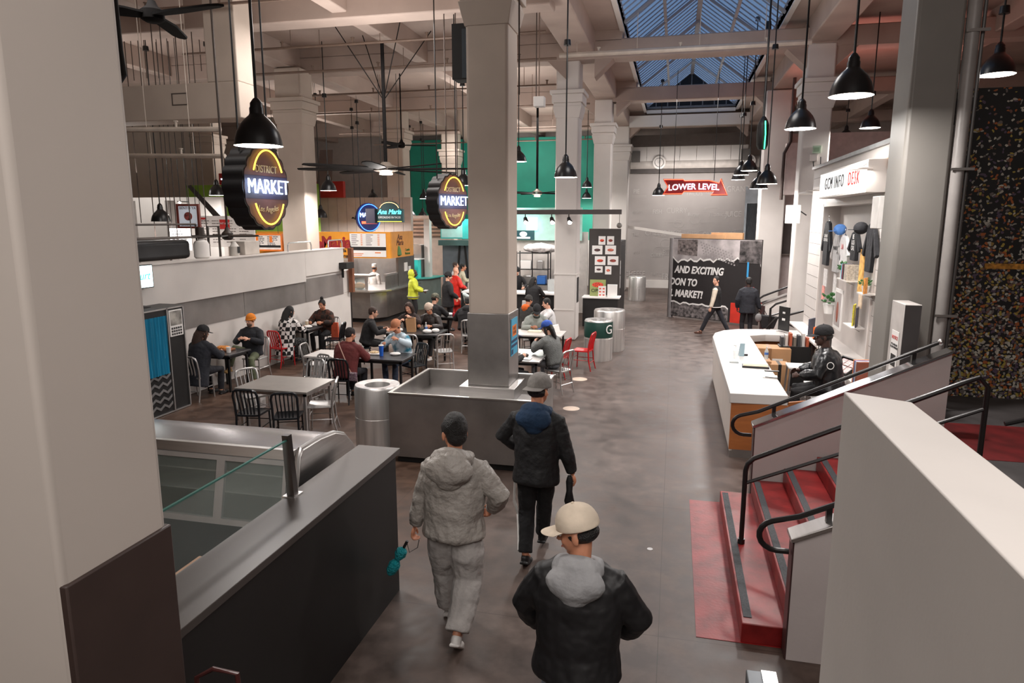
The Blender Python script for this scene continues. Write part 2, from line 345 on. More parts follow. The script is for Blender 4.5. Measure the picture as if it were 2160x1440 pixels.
for i in range(34):
    cx, cz = -2.1+(i % 7)*.9+rr.uniform(-.15, .15), .65+(i//7)*1.0+rr.uniform(-.1, .1)
    if cx > 3.2: continue
    text(words_[i % 15], rr.choice([.3, .38, .24]), chalk, wc, (cx+.3, 34.59, cz), '-y', ext=.003, name='chalk_word', sx=.8, off=-.006 if i % 2 else 0)
lw = MB()
for i in range(26):
    cx, cz = rr.uniform(-2, 3.2), rr.uniform(.4, 5.1)
    if i % 3 == 0: lw.tube([(cx+.25*cos(a*pi/8), 34.595, cz+.2*sin(a*pi/8)) for a in range(16)], .006, 4, closed=True)
    else: lw.tube([(cx-.35, 34.595, cz), (cx+.35, 34.595, cz)], .006, 4); lw.tube([(cx-.35, 34.595, cz-.06), (cx+.35, 34.595, cz-.06)], .005, 4)
lw.build('chalk_drawing', chalk, wc, world=True)
ba = MB().box(-3, .3, -.12, 0, 0, .38); ba.build('plinth', white, wc)
# round ducts in front of the grey wall
dk = thing('air_duct', 'fat round air duct running across above the chalk wall', 'duct', (.7, 34.2, 5.95))
MB().tube([(-2.9, 0, 0), (3, 0, 0)], .32, 24).build('duct', mat('duct_paint', (176, 168, 162), .5), dk)
for i, x in enumerate((-1.55, 2.45)):
    g = MB().cyl((x, -.3, .02), (x, -.4, .02), .3, n=24).build('vent_grille', white, dk)
    MB().tube([(x+.2*cos(q*pi/8), -.41, .02+.2*sin(q*pi/8)) for q in range(16)], .012, 5, closed=True).cyl((x, -.4, .02), (x, -.42, .02), .05).build('vent_ring', steel, g)
for i, x in enumerate((-1.9, 3.05)):
    MB().box(x-.25, x+.15, 33.7, 33.9, 6.0, 6.5).build('grey_speaker_box', mat('speaker_grey', (110, 106, 102), .6)).name
for o in [o for o in C.objects if o.name.startswith('grey_speaker_box')]:
    o.name = 'wall_speaker'; tag(o, 'grey box speaker on the %s side of the white panels above the chalk wall' % ('left' if o.data.vertices[0].co.x < 0 else 'right'), 'speaker')
sb = MB().tube([at(1322, 478, Y=33.4), at(1450, 497, Y=31.5)], .09, 4).build('sloping_handrail', white)
tag(sb, 'white sloping rail board in front of the chalk drawn wall', 'railing')
# ================================================================ PEOPLE
tex_w = bpy.data.textures.new('cloth_folds', 'CLOUDS'); tex_w.noise_scale = .16; tex_w.noise_depth = 2
tex_h = bpy.data.textures.new('hair_clumps', 'CLOUDS'); tex_h.noise_scale = .03
def rem(vox, sm=3, fold=0, tx=None):
    r = [('REMESH', dict(mode='VOXEL', voxel_size=vox, use_smooth_shade=True)), ('SMOOTH', dict(iterations=sm, factor=.6))]
    if fold: r.append(('DISPLACE', dict(texture=tx or tex_w, strength=fold, mid_level=.5)))
    return r
def ik(a, b, l1, l2, hint):
    a, b = V(a), V(b); d = b-a; D = min(d.length, (l1+l2)*.999); u = d.normalized(); b = a+u*D
    x = (l1*l1-l2*l2+D*D)/(2*D); h = sqrt(max(0, l1*l1-x*x)); hv = V(hint)-u*V(hint).dot(u)
    return a+u*x+hv.normalized()*h, b
def rotm(yaw, pitch, roll=0): # yaw: + turns to the left (ccw), pitch: + looks down
    return Euler((R_(-pitch), R_(roll), R_(yaw)), 'XYZ').to_matrix()
def person(label, loc, rz, h=1.75, sit=False, lean=4, side=0, twist=0, hz=None, head=(0, 0), hands=None, feet=None, skin='tan', top=None, pants=None, shoe=None,
           hair='short', hairm=None, hat=None, hood=None, bulk=1.0, hem=None, vox=.014, fold=.012, legw=1.0, sleeves=True, face=True, hint=((.7, -.6, -.4), (-.7, -.6, -.4)), glasses=False, beard=None, curl=1.0, hs=1.07, hsz=1.0, footang=(0, 0), group=None, heel=(0, 0), dome=0):
    t = thing('person', label, 'person', loc, rz, group); s = h/1.75; S = Matrix.Scale(s, 4); sk = skins[skin]
    hz = hz if hz is not None else (.55/s if sit else .93)
    B = V((0, 0, hz)); u = V((sin(R_(side)), sin(R_(lean)), cos(R_(lean))*cos(R_(side)))).normalized(); ax = V((cos(R_(twist)), sin(R_(twist)), 0)); ax = (ax-u*ax.dot(u)).normalized(); fw = u.cross(ax)
    hx = V((1, 0, 0)); nb = B+u*.56; sh = [B+u*.475+ax*.175, B+u*.475-ax*.175]
    Hm = rotm(head[0], head[1]); hd = (u+Hm @ V((0, 0, 1))).normalized(); hc = nb+hd*.15+fw*.02
    HM = Matrix.Translation(hc+u*.01*(hs-1)*10) @ Hm.to_4x4() @ Matrix.Scale(hs, 4)
    hands = hands or ((.27, .06, hz-.13), (-.27, .06, hz-.13))
    feet = feet or (((.12, .42, .08), (-.12, .42, .08)) if sit else ((.1, 0, .08), (-.1, 0, .08)))
    el, wr, kn, an = [], [], [], []
    for i in (0, 1):
        e, w_ = ik(sh[i], hands[i], .285, .26, hint[i]); el.append(e); wr.append(w_)
        hp = B+hx*(.095 if i == 0 else -.095)
        kk, a_ = ik(hp, feet[i], .44, .43, (0.15 if i == 0 else -.15, 1, .4)); kn.append(kk); an.append(a_)
    # ---- body: one continuous skin surface
    b = MB(); b.M = S @ HM
    b.ell((0, -.012, .03), (.073, .092, .088)).ell((0, .03, -.035), (.056, .062, .075)).ell((0, .062, -.092), (.022, .02, .018)).ell((0, .074, .016), (.046, .018, .012))
    b.ell((.032, .066, -.03), (.02, .018, .018)).ell((-.032, .066, -.03), (.02, .018, .018)).tube([(0, .086, .008), (0, .106, -.02), (0, .112, -.032)], [.007, .011, .014], 8)
    for q in (1, -1): b.ell((q*.077, -.008, -.012), (.008, .02, .031))
    b.ell((0, .085, -.062), (.022, .012, .012))
    b.M = S
    b.tube([HM @ V((0, -.02, -.03)), nb-u*.03], [.054, .062], 12)
    b.tube([B-u*.02, B+u*.2, B+u*.42, B+u*.5, nb], [.11, .11, .12, .08, .055], 14)
    b.tube([sh[0], sh[1]], .05, 8)
    for i in (0, 1):
        b.tube([sh[i], el[i], wr[i]], [.04, .036, .027], 10)
        hp = B+hx*(.09 if i == 0 else -.09); b.tube([hp, kn[i], an[i]], [.07, .045, .035], 10)
        b.tube([an[i], an[i]+V((0, .09, -.05))], [.035, .03], 8)
        # hand with palm, four fingers and a thumb
        d = (wr[i]-el[i]).normalized(); sd = 1 if i == 0 else -1
        n_ = (V((-sd, 0, -.35))-d*V((-sd, 0, -.35)).dot(d))
        n_ = n_.normalized() if n_.length > .1 else d.orthogonal().normalized()
        wv_ = d.cross(n_).normalized()*(-1)
        if wv_.dot(V((0, 1, .3))) < 0: wv_ = -wv_
        pm = wr[i]+d*.05
        b.tube([wr[i], pm, wr[i]+d*.09], [(.026, .017), (.038, .017), (.037, .014)], 10) if False else b.ell(pm, (.036, .047, .016), Matrix((wv_, d, n_)).transposed())
        for j, (o_, ln) in enumerate(((.028, .068), (.010, .078), (-.009, .073), (-.027, .058))):
            a0 = wr[i]+d*.085+wv_*o_; c_ = .35+.25*curl
            p1_ = a0+(d*cos(c_*curl)+n_*sin(c_*curl))*ln*.5; p2_ = p1_+(d*cos(c_*2.3*curl)+n_*sin(c_*2.3*curl))*ln*.5
            b.tube([a0-d*.02, a0, p1_, p2_], [.009, .0095, .0088, .0075], 8)
        a0 = wr[i]+d*.03+wv_*.03; b.tube([a0, a0+d*.03+wv_*.02+n_*.015, a0+d*.06+wv_*.018+n_*.03], [.012, .0105, .009], 8)
    b.build('body', sk, t, mods=rem(min(vox, .0075) if vox < .011 else .009, 2), ang=80)
    # ---- face details
    if face:
        e = MB(); e.M = S @ HM
        for q in (1, -1): e.ell((q*.029, .083, .002), (.011, .006, .0065))
        eo = e.build('eyes', paper, t); e = MB(); e.M = S @ HM
        for q in (1, -1): e.ell((q*.029, .088, .002), (.005, .003, .006))
        e.build('pupils', blackp, eo)
        e = MB(); e.M = S @ HM
        for q in (1, -1): e.tube([(q*.014, .090, .02), (q*.03, .088, .025), (q*.045, .076, .02)], .0035, 5)
        e.build('eyebrows', hairm or hairb, t)
        e = MB(); e.M = S @ HM; e.ell((0, .094, -.062), (.021, .006, .006)); e.build('lips', mat('lip_'+skin, (150, 84, 76) if skin != 'dark' else (70, 40, 38), .5), t)
    if glasses:
        e = MB(); e.M = S @ HM
        for q in (1, -1): e.tube([(q*.03+.02*cos(a*pi/6), .1, .002+.016*sin(a*pi/6)) for a in range(12)], .0022, 5, closed=True).tube([(q*.05, .1, .004), (q*.078, .0, .006)], .002, 5)
        e.tube([(-.01, .1, .006), (.01, .1, .006)], .002, 5); e.build('glasses', blackp, t)
    hm = hairm or hairb
    if beard:
        e = MB(); e.M = S @ HM; e.ell((0, .045, -.08), (.052, .052, .045)).ell((0, .092, -.05), (.026, .01, .008)); e.build('beard', beard, t, mods=rem(.008, 1, .006, tex_h))
    # ---- hair
    if hair:
        e = MB(); e.M = S @ HM
        if not hat or hair == 'long': e.ell((0, -.02, .042+dome*.4), (.081, .095, .086+dome))
        e.ell((0, -.05, -.005), (.069, .056, .07)) if not hat else e.ell((0, -.024, .0), (.0775, .089, .055))
        for q in (1, -1):
            if not hat: e.ell((q*.068, .012, .03), (.012, .035, .045))
        if hair in ('long', 'pony', 'bun'):
            pass
        if hair == 'long':
            e.tube([(0, -.05, .04), (0, -.085, -.06), (0, -.1, -.18), (0, -.085, -.3)], [(.075, .06), (.085, .05), (.085, .04), (.05, .025)], 14)
            for q in (1, -1): e.tube([(q*.07, .01, .05), (q*.083, .01, -.05), (q*.08, -.0, -.18)], [.025, .028, .018], 8)
        if hair == 'bun': e.ell((0, -.045, .15), (.042, .042, .04))
        if hair == 'pony': e.tube([(0, -.1, .04), (0, -.13, -.04), (0, -.12, -.16)], [.03, .032, .012], 8)
        e.build('hair', hm, t, mods=rem(.010 if vox < .011 else .013, 2, .006, tex_h), ang=80)
    # ---- hats
    if hat:
        kind, hmt, ydir = hat
        q_ = MB(); q_.M = S @ HM @ Matrix.Rotation(0 if ydir > 0 else pi, 4, 'Z') @ Matrix.Translation((0, -.004, -.012)) @ Matrix.Rotation(R_(-1), 4, 'X')
        if kind == 'cap':
            n = 24; prof = [(1.0, .0), (1.01, .022), (.97, .05), (.83, .083), (.6, .105), (.3, .117), (.04, .121)]
            vs = [(.093*r*cos(2*pi*k_/n), -.005+.113*r*sin(2*pi*k_/n), .042+z) for r, z in prof for k_ in range(n)]
            fs = [(i*n+k_, i*n+(k_+1) % n, (i+1)*n+(k_+1) % n, (i+1)*n+k_) for i in range(len(prof)-1) for k_ in range(n)]+[tuple(range(len(prof)*n-n, len(prof)*n))]
            q_.add(vs, fs); co = q_.build('cap', hmt, t, mods=[('SOLIDIFY', dict(thickness=.004)), ('SUBSURF', dict(levels=1))])
            q_.v, q_.f = [], []; rows = 6; cols = 13; g = []
            for i in range(rows):
                f_ = i/(rows-1)
                for j in range(cols):
                    a = R_(-62+124*j/(cols-1)); x = .096*sin(a); y = -.005+.113*cos(a); y2 = y+f_*.088*cos(a*.95)**.7 if abs(a) < 1.5 else y
                    g.append((x*(1-.06*f_), y2, .05-.012*f_-.22*abs(x)**1.6*(1+f_)))
            q_.add(g, [(i*cols+j, i*cols+j+1, (i+1)*cols+j+1, (i+1)*cols+j) for i in range(rows-1) for j in range(cols-1)])
            q_.build('brim', hmt, co, mods=[('SOLIDIFY', dict(thickness=.005))])
            q_.v, q_.f = [], []; q_.ell((0, -.005, .165), (.008, .008, .004)).build('button', hmt, co)
        elif kind == 'beanie':
            q_.ell((0, -.015, .055), (.089, .106, .098)).tube([(.083*cos(a*pi/10), -.015+.1*sin(a*pi/10), .035) for a in range(20)], .016, 8, closed=True)
            q_.build('beanie', hmt, t, mods=rem(.009, 1))
        elif kind == 'cook':
            q_.lathe([(.08, .04), (.083, .1), (.075, .15), (.02, .16)], (0, -.01, 0)); q_.build('cook_cap', hmt, t)
    # ---- clothes
    top = top or blackm; pants = pants or blackm; shoe = shoe or blackp; k_ = bulk
    j = MB(); j.M = S
    hm0 = hem if hem is not None else (-.03 if sit else -.13)
    Q = Matrix((ax, fw, u)).transposed()
    def ring(tt, rx, ry, off=0):
        return tt, rx, ry, off
    rings = [(hm0, .172*k_, .13*k_), (hm0+.03, .18*k_, .14*k_), (.08, .168*k_, .128*k_), (.22, .172*k_, .13*k_), (.36, .185*k_, .128*k_), (.45, .178*k_, .112*k_), (.505, .13*k_, .09*k_), (.545, .078, .075), (.575, .066, .066)]
    n = 20; vs = []
    for tt, rx, ry in rings:
        c_ = B+u*tt; vs += [c_+ax*(rx*cos(2*pi*i/n))+fw*(ry*sin(2*pi*i/n)) for i in range(n)]
    j.add(vs, [(i*n+q, i*n+(q+1) % n, (i+1)*n+(q+1) % n, (i+1)*n+q) for i in range(len(rings)-1) for q in range(n)]+[tuple(range(n))[::-1], tuple(range(len(rings)*n-n, len(rings)*n))])
    sl = MB(); sl.M = S
    tgt = sl if isinstance(sleeves, bpy.types.Material) else j
    for i in (0, 1):
        if sleeves is not False:
            tgt.ell(sh[i]+u*-.02, (.06*k_, .062*k_, .066*k_)); j.tube([nb-u*.035, (nb*.45+sh[i]*.55)-u*.01, sh[i]-u*.015], [.06, .062*k_, .056*k_], 12)
            mid = (sh[i]+el[i])/2; m2 = (el[i]+wr[i])/2
            tgt.tube([sh[i], mid, el[i], m2, wr[i]-(wr[i]-el[i]).normalized()*.02], [.066*k_, .063*k_, .057*k_, .054*k_, .044*min(k_, 1.15)], 12)
        else:
            j.ell(sh[i], (.062, .062, .062)).tube([sh[i], (sh[i]+el[i])/2], [.062, .058], 10)
    jo = j.build('jacket', top, t, mods=rem(vox, 3, fold), ang=80)
    if tgt is sl: sl.build('sleeves', sleeves, t, mods=rem(vox, 3, fold), ang=80)
    if hood:
        q = MB(); q.M = S @ Matrix.Translation(nb-u*.015) @ Q.to_4x4()
        q.M = q.M @ Matrix.Scale(hsz, 4)
        pts = [(.085*cos(a), -.01+.085*sin(a), .012-.025*sin(a)-(.02 if sin(a) < 0 else 0)) for a in [2*pi*i/20 for i in range(20)]]
        q.tube(pts, [(.024+.026*max(0, -sin(2*pi*i/20)))*(1.25 if k_ > 1.2 else 1) for i in range(20)], 10, closed=True)
        q.ell((0, -.115, -.035), (.105*(1.25 if k_ > 1.2 else 1), .06, .085)).ell((0, -.1, -.1), (.075, .05, .05))
        q.build('hood', hood, t, mods=rem(.010, 2, .012), ang=80)
    if hat is None and hair == 'hooded':
        pass
    pz = MB(); pz.M = S
    pz.ell(B+u*.02, (.165, .125, .13))
    lw_ = legw
    for i in (0, 1):
        hp = B+hx*(.088 if i == 0 else -.088)
        pz.tube([hp, (hp+kn[i])/2, kn[i], (kn[i]+an[i])/2, an[i]+(kn[i]-an[i]).normalized()*.03], [.092*min(lw_, 1.25), .082*lw_, .068*lw_, .064*lw_, .056*lw_], 12)
    pz.build('trousers', pants, t, mods=rem(vox, 3, fold*.8), ang=80)
    for i in (0, 1):
        q = MB(); fy = R_(footang[i]); hl = R_(heel[i])
        q.M = S @ Matrix.Translation(an[i]) @ Matrix.Rotation(fy, 4, 'Z') @ Matrix.Rotation(-hl, 4, 'X')
        q.ell((0, .015, -.025), (.043, .06, .05)).ell((0, .11, -.045), (.046, .09, .032)).box(-.04, .04, -.045, .17, -.078, -.055)
        so = q.build('shoe', shoe if not isinstance(shoe, tuple) else shoe[0], t, mods=rem(.009, 2), ang=80)
    t['_s'] = s
    return t
def onp(t, name, m, fn, world=False):
    b = MB(); fn(b); return b.build(name, m, t, world=world)
# ================================================================ CHAIRS AND TABLES
def make_chair(name, label, m, group=None, slats=4):
    t = thing(name, label, 'chair', (0, 0, 0), 0, group)   # faces +y
    # curved seat
    g = []; n = 9; 
    for i in range(n):
        for j in range(n):
            x = -.19+.38*i/(n-1); y = -.19+.39*j/(n-1); w_ = 1+.06*(y/.2)
            dz = -.014*(1-((i-4)/4)**2)*(1-((j-3.5)/4)**2)+(.004 if i in (0, 8) else 0)
            g.append((x*w_, y, .455+dz))
    MB().add(g, [(i*n+j, (i+1)*n+j, (i+1)*n+j+1, i*n+j+1) for i in range(n-1) for j in range(n-1)]).build('seat', m, t, mods=[('SOLIDIFY', dict(thickness=.03))], bevel=.005)
    for sx_, y0, y1 in ((-1, .17, .19), (1, .17, .19)):
        MB().tube([(sx_*.18, y0, .44), (sx_*.185, y1, 0)], [.016, .012], 8).build('leg', m, t)
    for sx_ in (-1, 1):
        MB().tube([(sx_*.175, -.18, .45), (sx_*.18, -.20, .2), (sx_*.185, -.25, 0)], [.017, .016, .012], 8).build('leg', m, t)
    fr = MB(); P_ = [(-.178, -.18, .44), (-.182, -.195, .6), (-.185, -.235, .76), (-.165, -.25, .825), (-.12, -.258, .85), (0, -.262, .855), (.12, -.258, .85), (.165, -.25, .825), (.185, -.235, .76), (.182, -.195, .6), (.178, -.18, .44)]
    fr.tube(P_, .019, 8).build('back_frame', m, t)
    for i in range(slats):
        x = (-.5+(i+1)/(slats+1))*.34
        MB().tube([(x*.9, -.175, .455), (x*.95, -.2, .6), (x, -.245, .76), (x, -.26, .85)], [(.0135, .006)]*4, 6).build('slat', m, t)
    st = MB()
    for sx_ in (-1, 1): st.tube([(sx_*.183, .18, .24), (sx_*.18, -.2, .24)], .008, 6)
    st.tube([(-.183, .182, .29), (.183, .182, .29)], .008, 6).tube([(-.18, -.21, .19), (.18, -.21, .19)], .008, 6)
    st.build('stretcher', m, t); return t
protos = {}
CM = dict(s=(alu, 'brushed aluminium'), b=(navy, 'glossy black'), r=(redl, 'bright red'))
def chair(px, py, rz, kind, where, world=None):
    p = V(world) if world else at(px, py, z=.46); lab = '%s slat back chair %s' % (CM[kind][1], where)
    g = 'aluminium dining chairs' if kind == 's' else ('black dining chairs' if kind == 'b' else 'red dining chairs')
    if kind not in protos:
        c = make_chair('dining_chair', lab, CM[kind][0], g, 5 if kind == 'b' else 4); c.location = (p.x, p.y, 0); c.rotation_euler = (0, 0, R_(rz)); protos[kind] = c; return c
    return dup(protos[kind], (p.x, p.y, 0), rz, lab, g)
def table(cx, cy, w, d, rz, label, topm=steel, legm=black, z=.75):
    t = thing('dining_table', label, 'table', (cx, cy, 0), rz)
    MB().box(-w/2, w/2, -d/2, d/2, z-.035, z).build('table_top', topm, t, bevel=.004)
    MB().box(-w/2+.05, w/2-.05, -d/2+.05, d/2-.05, z-.09, z-.036).build('apron', legm, t)
    for a in (-1, 1):
        for b in (-1, 1): MB().box(a*(w/2-.07)-.02, a*(w/2-.07)+.02, b*(d/2-.07)-.02, b*(d/2-.07)+.02, 0, z-.037).build('leg', legm, t)
    return t
greyt = mat('grey_table_top', (150, 146, 143), .4, var=.06)
dkt = mat('dark_steel_top', (92, 92, 94), .3, .7, var=.15)
wht = mat('white_table_top', (196, 190, 186), .35, var=.04)
table(-6.0, 9.58, 1.25, .92, 0, 'empty square brushed steel table surrounded by six chairs', mat('satin_steel_top', (168, 164, 160), .32, .6, var=.06), alu)
chair(0, 0, 10, 'b', 'before the empty steel table, farther from the trash can', (-6.18, 8.92, 0))
chair(0, 0, 22, 'b', 'before the empty steel table, nearer the trash can', (-5.56, 8.88, 0))
chair(678, 850, 112, 's', 'pulled out at the right end of the empty steel table')
chair(0, 0, -122, 's', 'at the left end of the empty steel table', (-6.78, 9.84, 0))
chair(0, 0, 172, 's', 'behind the empty steel table, facing the front', (-6.28, 10.75, 0))
chair(0, 0, 160, 's', 'turned away between the empty steel table and the pale table', (-6.38, 11.15, 0))
table(-6.42, 12.0, .95, .7, 0, 'pale empty table pushed against the dark table of the maroon jacket diner', wht)
table(-5.36, 12.05, 1.0, .72, 0, 'dark topped table with a tall blue cup', dkt)
chair(0, 0, -85, 's', 'at the left end of the pale empty table', (-7.02, 12.35, 0))
chair(0, 0, 5, 'b', 'beneath the diner in the maroon jacket', (-5.88, 11.3, 0))
chair(0, 0, 150, 'b', 'beneath the diner in the tie dye hoodie', (-5.05, 12.72, 0))
chair(0, 0, -40, 'b', 'beneath the man in glasses and black coat', (-6.95, 14.2, 0))
table(-5.85, 14.95, 1.3, .85, 0, 'dark steel table littered with paper bag, bottles and wrappers', dkt)
chair(0, 0, 5, 's', 'with its back to us at the littered table, left one', (-5.62, 14.1, 0))
chair(0, 0, 30, 's', 'angled at the right front corner of the littered table', (-4.95, 14.3, 0))
chair(0, 0, 180, 's', 'beneath the man in a backward pale cap', (-5.75, 15.75, 0))
chair(0, 0, 100, 's', 'with a lone curved back left of the brunette diner', (-6.85, 15.9, 0))
table(-5.6, 17.7, 1.1, .8, 0, 'table behind with a red soda can beside the planter column', dkt)
chair(0, 0, 10, 's', 'beneath the black hooded diner by the soda can', (-5.0, 16.5, 0))
table(-8.62, 11.72, .62, .72, 0, 'small dark table with a food basket by the white wall', dkt)
chair(0, 0, 180, 's', 'beneath the bearded man in the orange beanie', (-8.6, 12.65, 0))
chair(0, 0, 0, 's', 'beside the photo booth under a diner', (-8.64, 10.85, 0))
pk = thing('plastic_crate', 'white plastic crate on the floor beyond the empty steel table', 'crate', (-7.3, 10.5, 0))
MB().box(-.2, .2, -.15, .15, 0, .03).box(-.2, .2, -.15, -.13, .03, .3).box(-.2, .2, .13, .15, .03, .3).box(-.2, -.18, -.13, .13, .03, .3).box(.18, .2, -.13, .13, .03, .3).build('box', paper, pk)
table(-8.70, 14.85, .6, .7, 0, 'small dark table with a lidded cup between two diners in checks', dkt)
chair(0, 0, -15, 'r', 'beneath the diner in the checkered coat', (-8.72, 13.85, 0))
chair(0, 0, 180, 's', 'beneath the diner with a hair bun', (-8.52, 15.75, 0))
chair(0, 0, 100, 'b', 'standing empty right of the two diners in checks', (-8.05, 15.1, 0))
table(-2.75, 12.75, .8, 1.2, 0, 'steel table behind the planter holding an open white takeout box', steel)
table(-3.0, 15.4, 1.2, .8, 0, 'steel table where the man in the grey green jacket eats', wht)
chair(0, 0, 62, 's', 'beneath the diner in the blue cap', (-2.12, 12.95, 0))
chair(0, 0, 80, 'r', 'standing empty beside the two trash cans', (-1.92, 15.1, 0))
chair(0, 0, 80, 'r', 'mostly hidden by the diner in the blue cap', (-2.35, 14.2, 0))
chair(0, 0, 200, 's', 'beneath the man in the grey green jacket', (-3.35, 16.2, 0))
chair(0, 0, 240, 's', 'beneath the diner in the navy cap', (-3.25, 12.1, 0))
# ================================================================ PENDANT LAMPS
enam = mat('black_enamel', (26, 27, 29), .3, var=.1)
inner = mat('lamp_inside_white', (240, 238, 235), .5, var=.02)
LP = 105
def lamp_proto(label, group):
    t = thing('pendant_lamp', label, 'lamp', (0, 0, 0), 0, group)
    pr = [(.225, 0), (.222, .012), (.214, .06), (.196, .125), (.162, .19), (.115, .245), (.075, .28), (.066, .30), (.066, .345), (.058, .36), (.058, .39), (.048, .405), (.03, .43), (.018, .44)]
    sh = MB().lathe(pr, n=32, cap=False).build('shade', enam, t)
    MB().lathe([(.2235, .002), (.213, .058), (.194, .122), (.159, .187), (.112, .241), (.06, .27)], n=32, cap=False).build('shade_lining', inner, sh)
    MB().ell((0, 0, .12), (.06, .06, .085)).build('bulb', mat('bulb_glow', (255, 244, 230), .4, var=0, emit=60), t)
    MB().lathe([(.205, .03), (.12, .026), (.001, .024)], n=28, cap=False).build('diffuser', bulb, t)
    l = light('AREA', 'lamp_light', (0, 0, .015), LP, (1, .955, .92), .4, parent=t)
    return t
lamps = [ # rim centre x, y, rim width in px, top y of the stem or None, label
 (546, 308, 100, None, 'largest black dome pendant in front of the nearer round market sign', 0),
 (693, 402, 34, 205, 'black dome pendant just left of the wide fan, upper one of its pair', 0),
 (677, 459, 28, 237, 'black dome pendant over the orange neon post', 0),
 (761, 463, 27, 262, 'black dome pendant beside the small blue round neon', 0),
 (750, 461, 25, 272, 'black dome pendant tucked behind another by the small blue round neon', 0),
 (787, 422, 24, None, 'black dome pendant half behind the column with the taco sign', 0),
 (895, 419, 21, 300, 'black dome pendant against the teal wall, higher of two', 0),
 (892, 460, 22, 297, 'black dome pendant against the teal wall, lower of two', 0),
 (868, 459, 21, 300, 'black dome pendant at the left edge of the teal wall', 0),
 (978, 391, 36, 182, 'black dome pendant above the farther round market sign', 0),
 (1094, 341, 34, None, 'black dome pendant mostly hidden behind the planter column', 0),
 (1193, 374, 49, 96, 'black dome pendant hanging before the column right of the planter', 0),
 (1238, 395, 22, None, 'black dome pendant showing behind that column, higher one', 0),
 (1237, 418, 20, None, 'tiny black dome pendant behind that column, lower one', 0),
 (1389, 412, 26, 270, 'black dome pendant left of the lower level arrow', 0),
 (1688, 272, 63, None, 'black dome pendant over the aisle before the info desk', 0),
 (1795, 203, 89, None, 'largest black dome pendant over the info desk', 0),
 (1835, 270, 40, 202, 'small black dome pendant behind the info wall, right one', 0),
 (1784, 292, 28, 236, 'small black dome pendant behind the info wall, left one', 0),
 (2103, 158, 68, 30, 'black dome pendant at the upper right beyond the conduit', 0),
 (1617, 388, 43, 105, 'black dome pendant in the right cluster, nearest one', 0),
 (1600, 398, 37, None, 'black dome pendant in the right cluster, lowest one', 0),
 (1580, 360, 34, 222, 'black dome pendant in the right cluster, highest one', 0),
 (1563, 369, 31, 245, 'black dome pendant in the right cluster, second farthest', 0),
 (1557, 379, 28, 248, 'black dome pendant in the right cluster, farthest', 0),
 (340, 467, 39, None, 'black dome pendant left of the bento sign', 0),
 (458, 412, 34, None, 'black dome pendant behind the left rim of the nearer market sign', 0)]
proto = None
for (px, py, wd, ty, lab, _) in lamps:
    d = 1.01*FL*.45/wd; ray = _F+_R*((px-1080)/FL)+_U*((720-py)/FL); p = V((0, 0, HC))+ray*d
    g = 'black dome pendant lamps'
    if proto is None: proto = lamp_proto(lab, g); t = proto; t.location = p
    else: t = dup(proto, p, 0, lab, g)
    t['_cord'] = 1
    if ty is not None:
        q = at(px, ty, Y=p.y); zt = q.z
    else: zt = ZC-.1
    L_ = zt-p.z
    big = wd > 60
    MB().cyl((0, 0, .42), (0, 0, L_), .014 if big else .012, n=8).build('stem', enam, t)
    MB().cyl((0, 0, L_), (0, 0, L_+.1), .07, .06, 12).build('ceiling_cup', enam, t)
    if p.z+L_+.1 < ZC-.02: MB().cyl((0, 0, L_+.1), (0, 0, ZC-p.z), .007, n=5).build('feed_wire', enam, t)
del proto
# ================================================================ FANS
fanm = mat('dark_fan_metal', (24, 22, 22), .8, 0, var=.1, spec=.15)
def fan(px, py, Y, rad, nb, label, top, a0=0, lightd=0, m=fanm, bw=.12, hub=.16, droop=0, braces=False, vee=False):
    p = at(px, py, Y=Y); t = thing('ceiling_fan', label, 'ceiling fan', p)
    L_ = top-p.z
    MB().cyl((0, 0, .05), (0, 0, L_), .045 if rad > 1.4 else .02, n=10).build('pole', m, t)
    MB().lathe([(hub*.6, -.08), (hub, -.05), (hub, .05), (hub*.5, .1), (hub*.3, .16)]).build('motor', m if not lightd else mat('fan_motor_grey', (150, 140, 130), .4, .5), t)
    for i in range(nb):
        a = a0+2*pi*i/nb; b = MB(); b.M = Matrix.Rotation(a, 4, 'Z') @ Matrix.Rotation(R_(9), 4, 'X')
        b.prism([(hub*.8, -bw*.5), (rad*.35, -bw*.75), (rad*.9, -bw*.5), (rad, -bw*.2), (rad, bw*.2), (rad*.9, bw*.42), (rad*.3, bw*.5), (hub*.8, bw*.3)], 'z', -.012, .012)
        b.build('blade', m, t)
    if lightd:
        MB().cyl((0, 0, -.14), (0, 0, -.1), lightd, n=20).build('light_disc', mat('fan_glow', (255, 226, 200), .4, var=0, emit=9), t)
        light('POINT', 'fan_light', (0, 0, -.3), 60, WARM, .08, parent=t)
    if braces:
        for i in range(4):
            a = pi/4+i*pi/2; MB().tube([(0, 0, L_*.48), (1.3*cos(a), 1.3*sin(a), L_)], .012, 5).build('brace_wire', m, t)
        MB().box(-.16, .16, -.16, .16, L_-.04, L_).build('mounting_plate', m, t)
    return t
fan(814, 356, 16.2, 2.2, 8, 'wide eight blade fan with a bright light hanging left of the planter column', 7.95, .2, .16, bw=.24, hub=.3, braces=True)
fan(847, 306, 19.5, 1.0, 3, 'dark three blade fan above and behind the wide light fan', 8.0, .35, bw=.2, hub=.1)
fan(322, 32, 7.4, 1.05, 3, 'black three blade fan at the top left corner', 8.1, -.15, bw=.2, hub=.13)
fan(480, 497, 11.5, .62, 5, 'pale bladed fan turned off above the stall with bottles', 8.1, .1, bw=.1, hub=.1, m=mat('bronze_fan', (60, 50, 44), .5))
fan(1133, 407, 27, 1.6, 6, 'distant lit fan before the teal wall right of the planter column', 8.1, .1, .12, bw=.12, hub=.2)
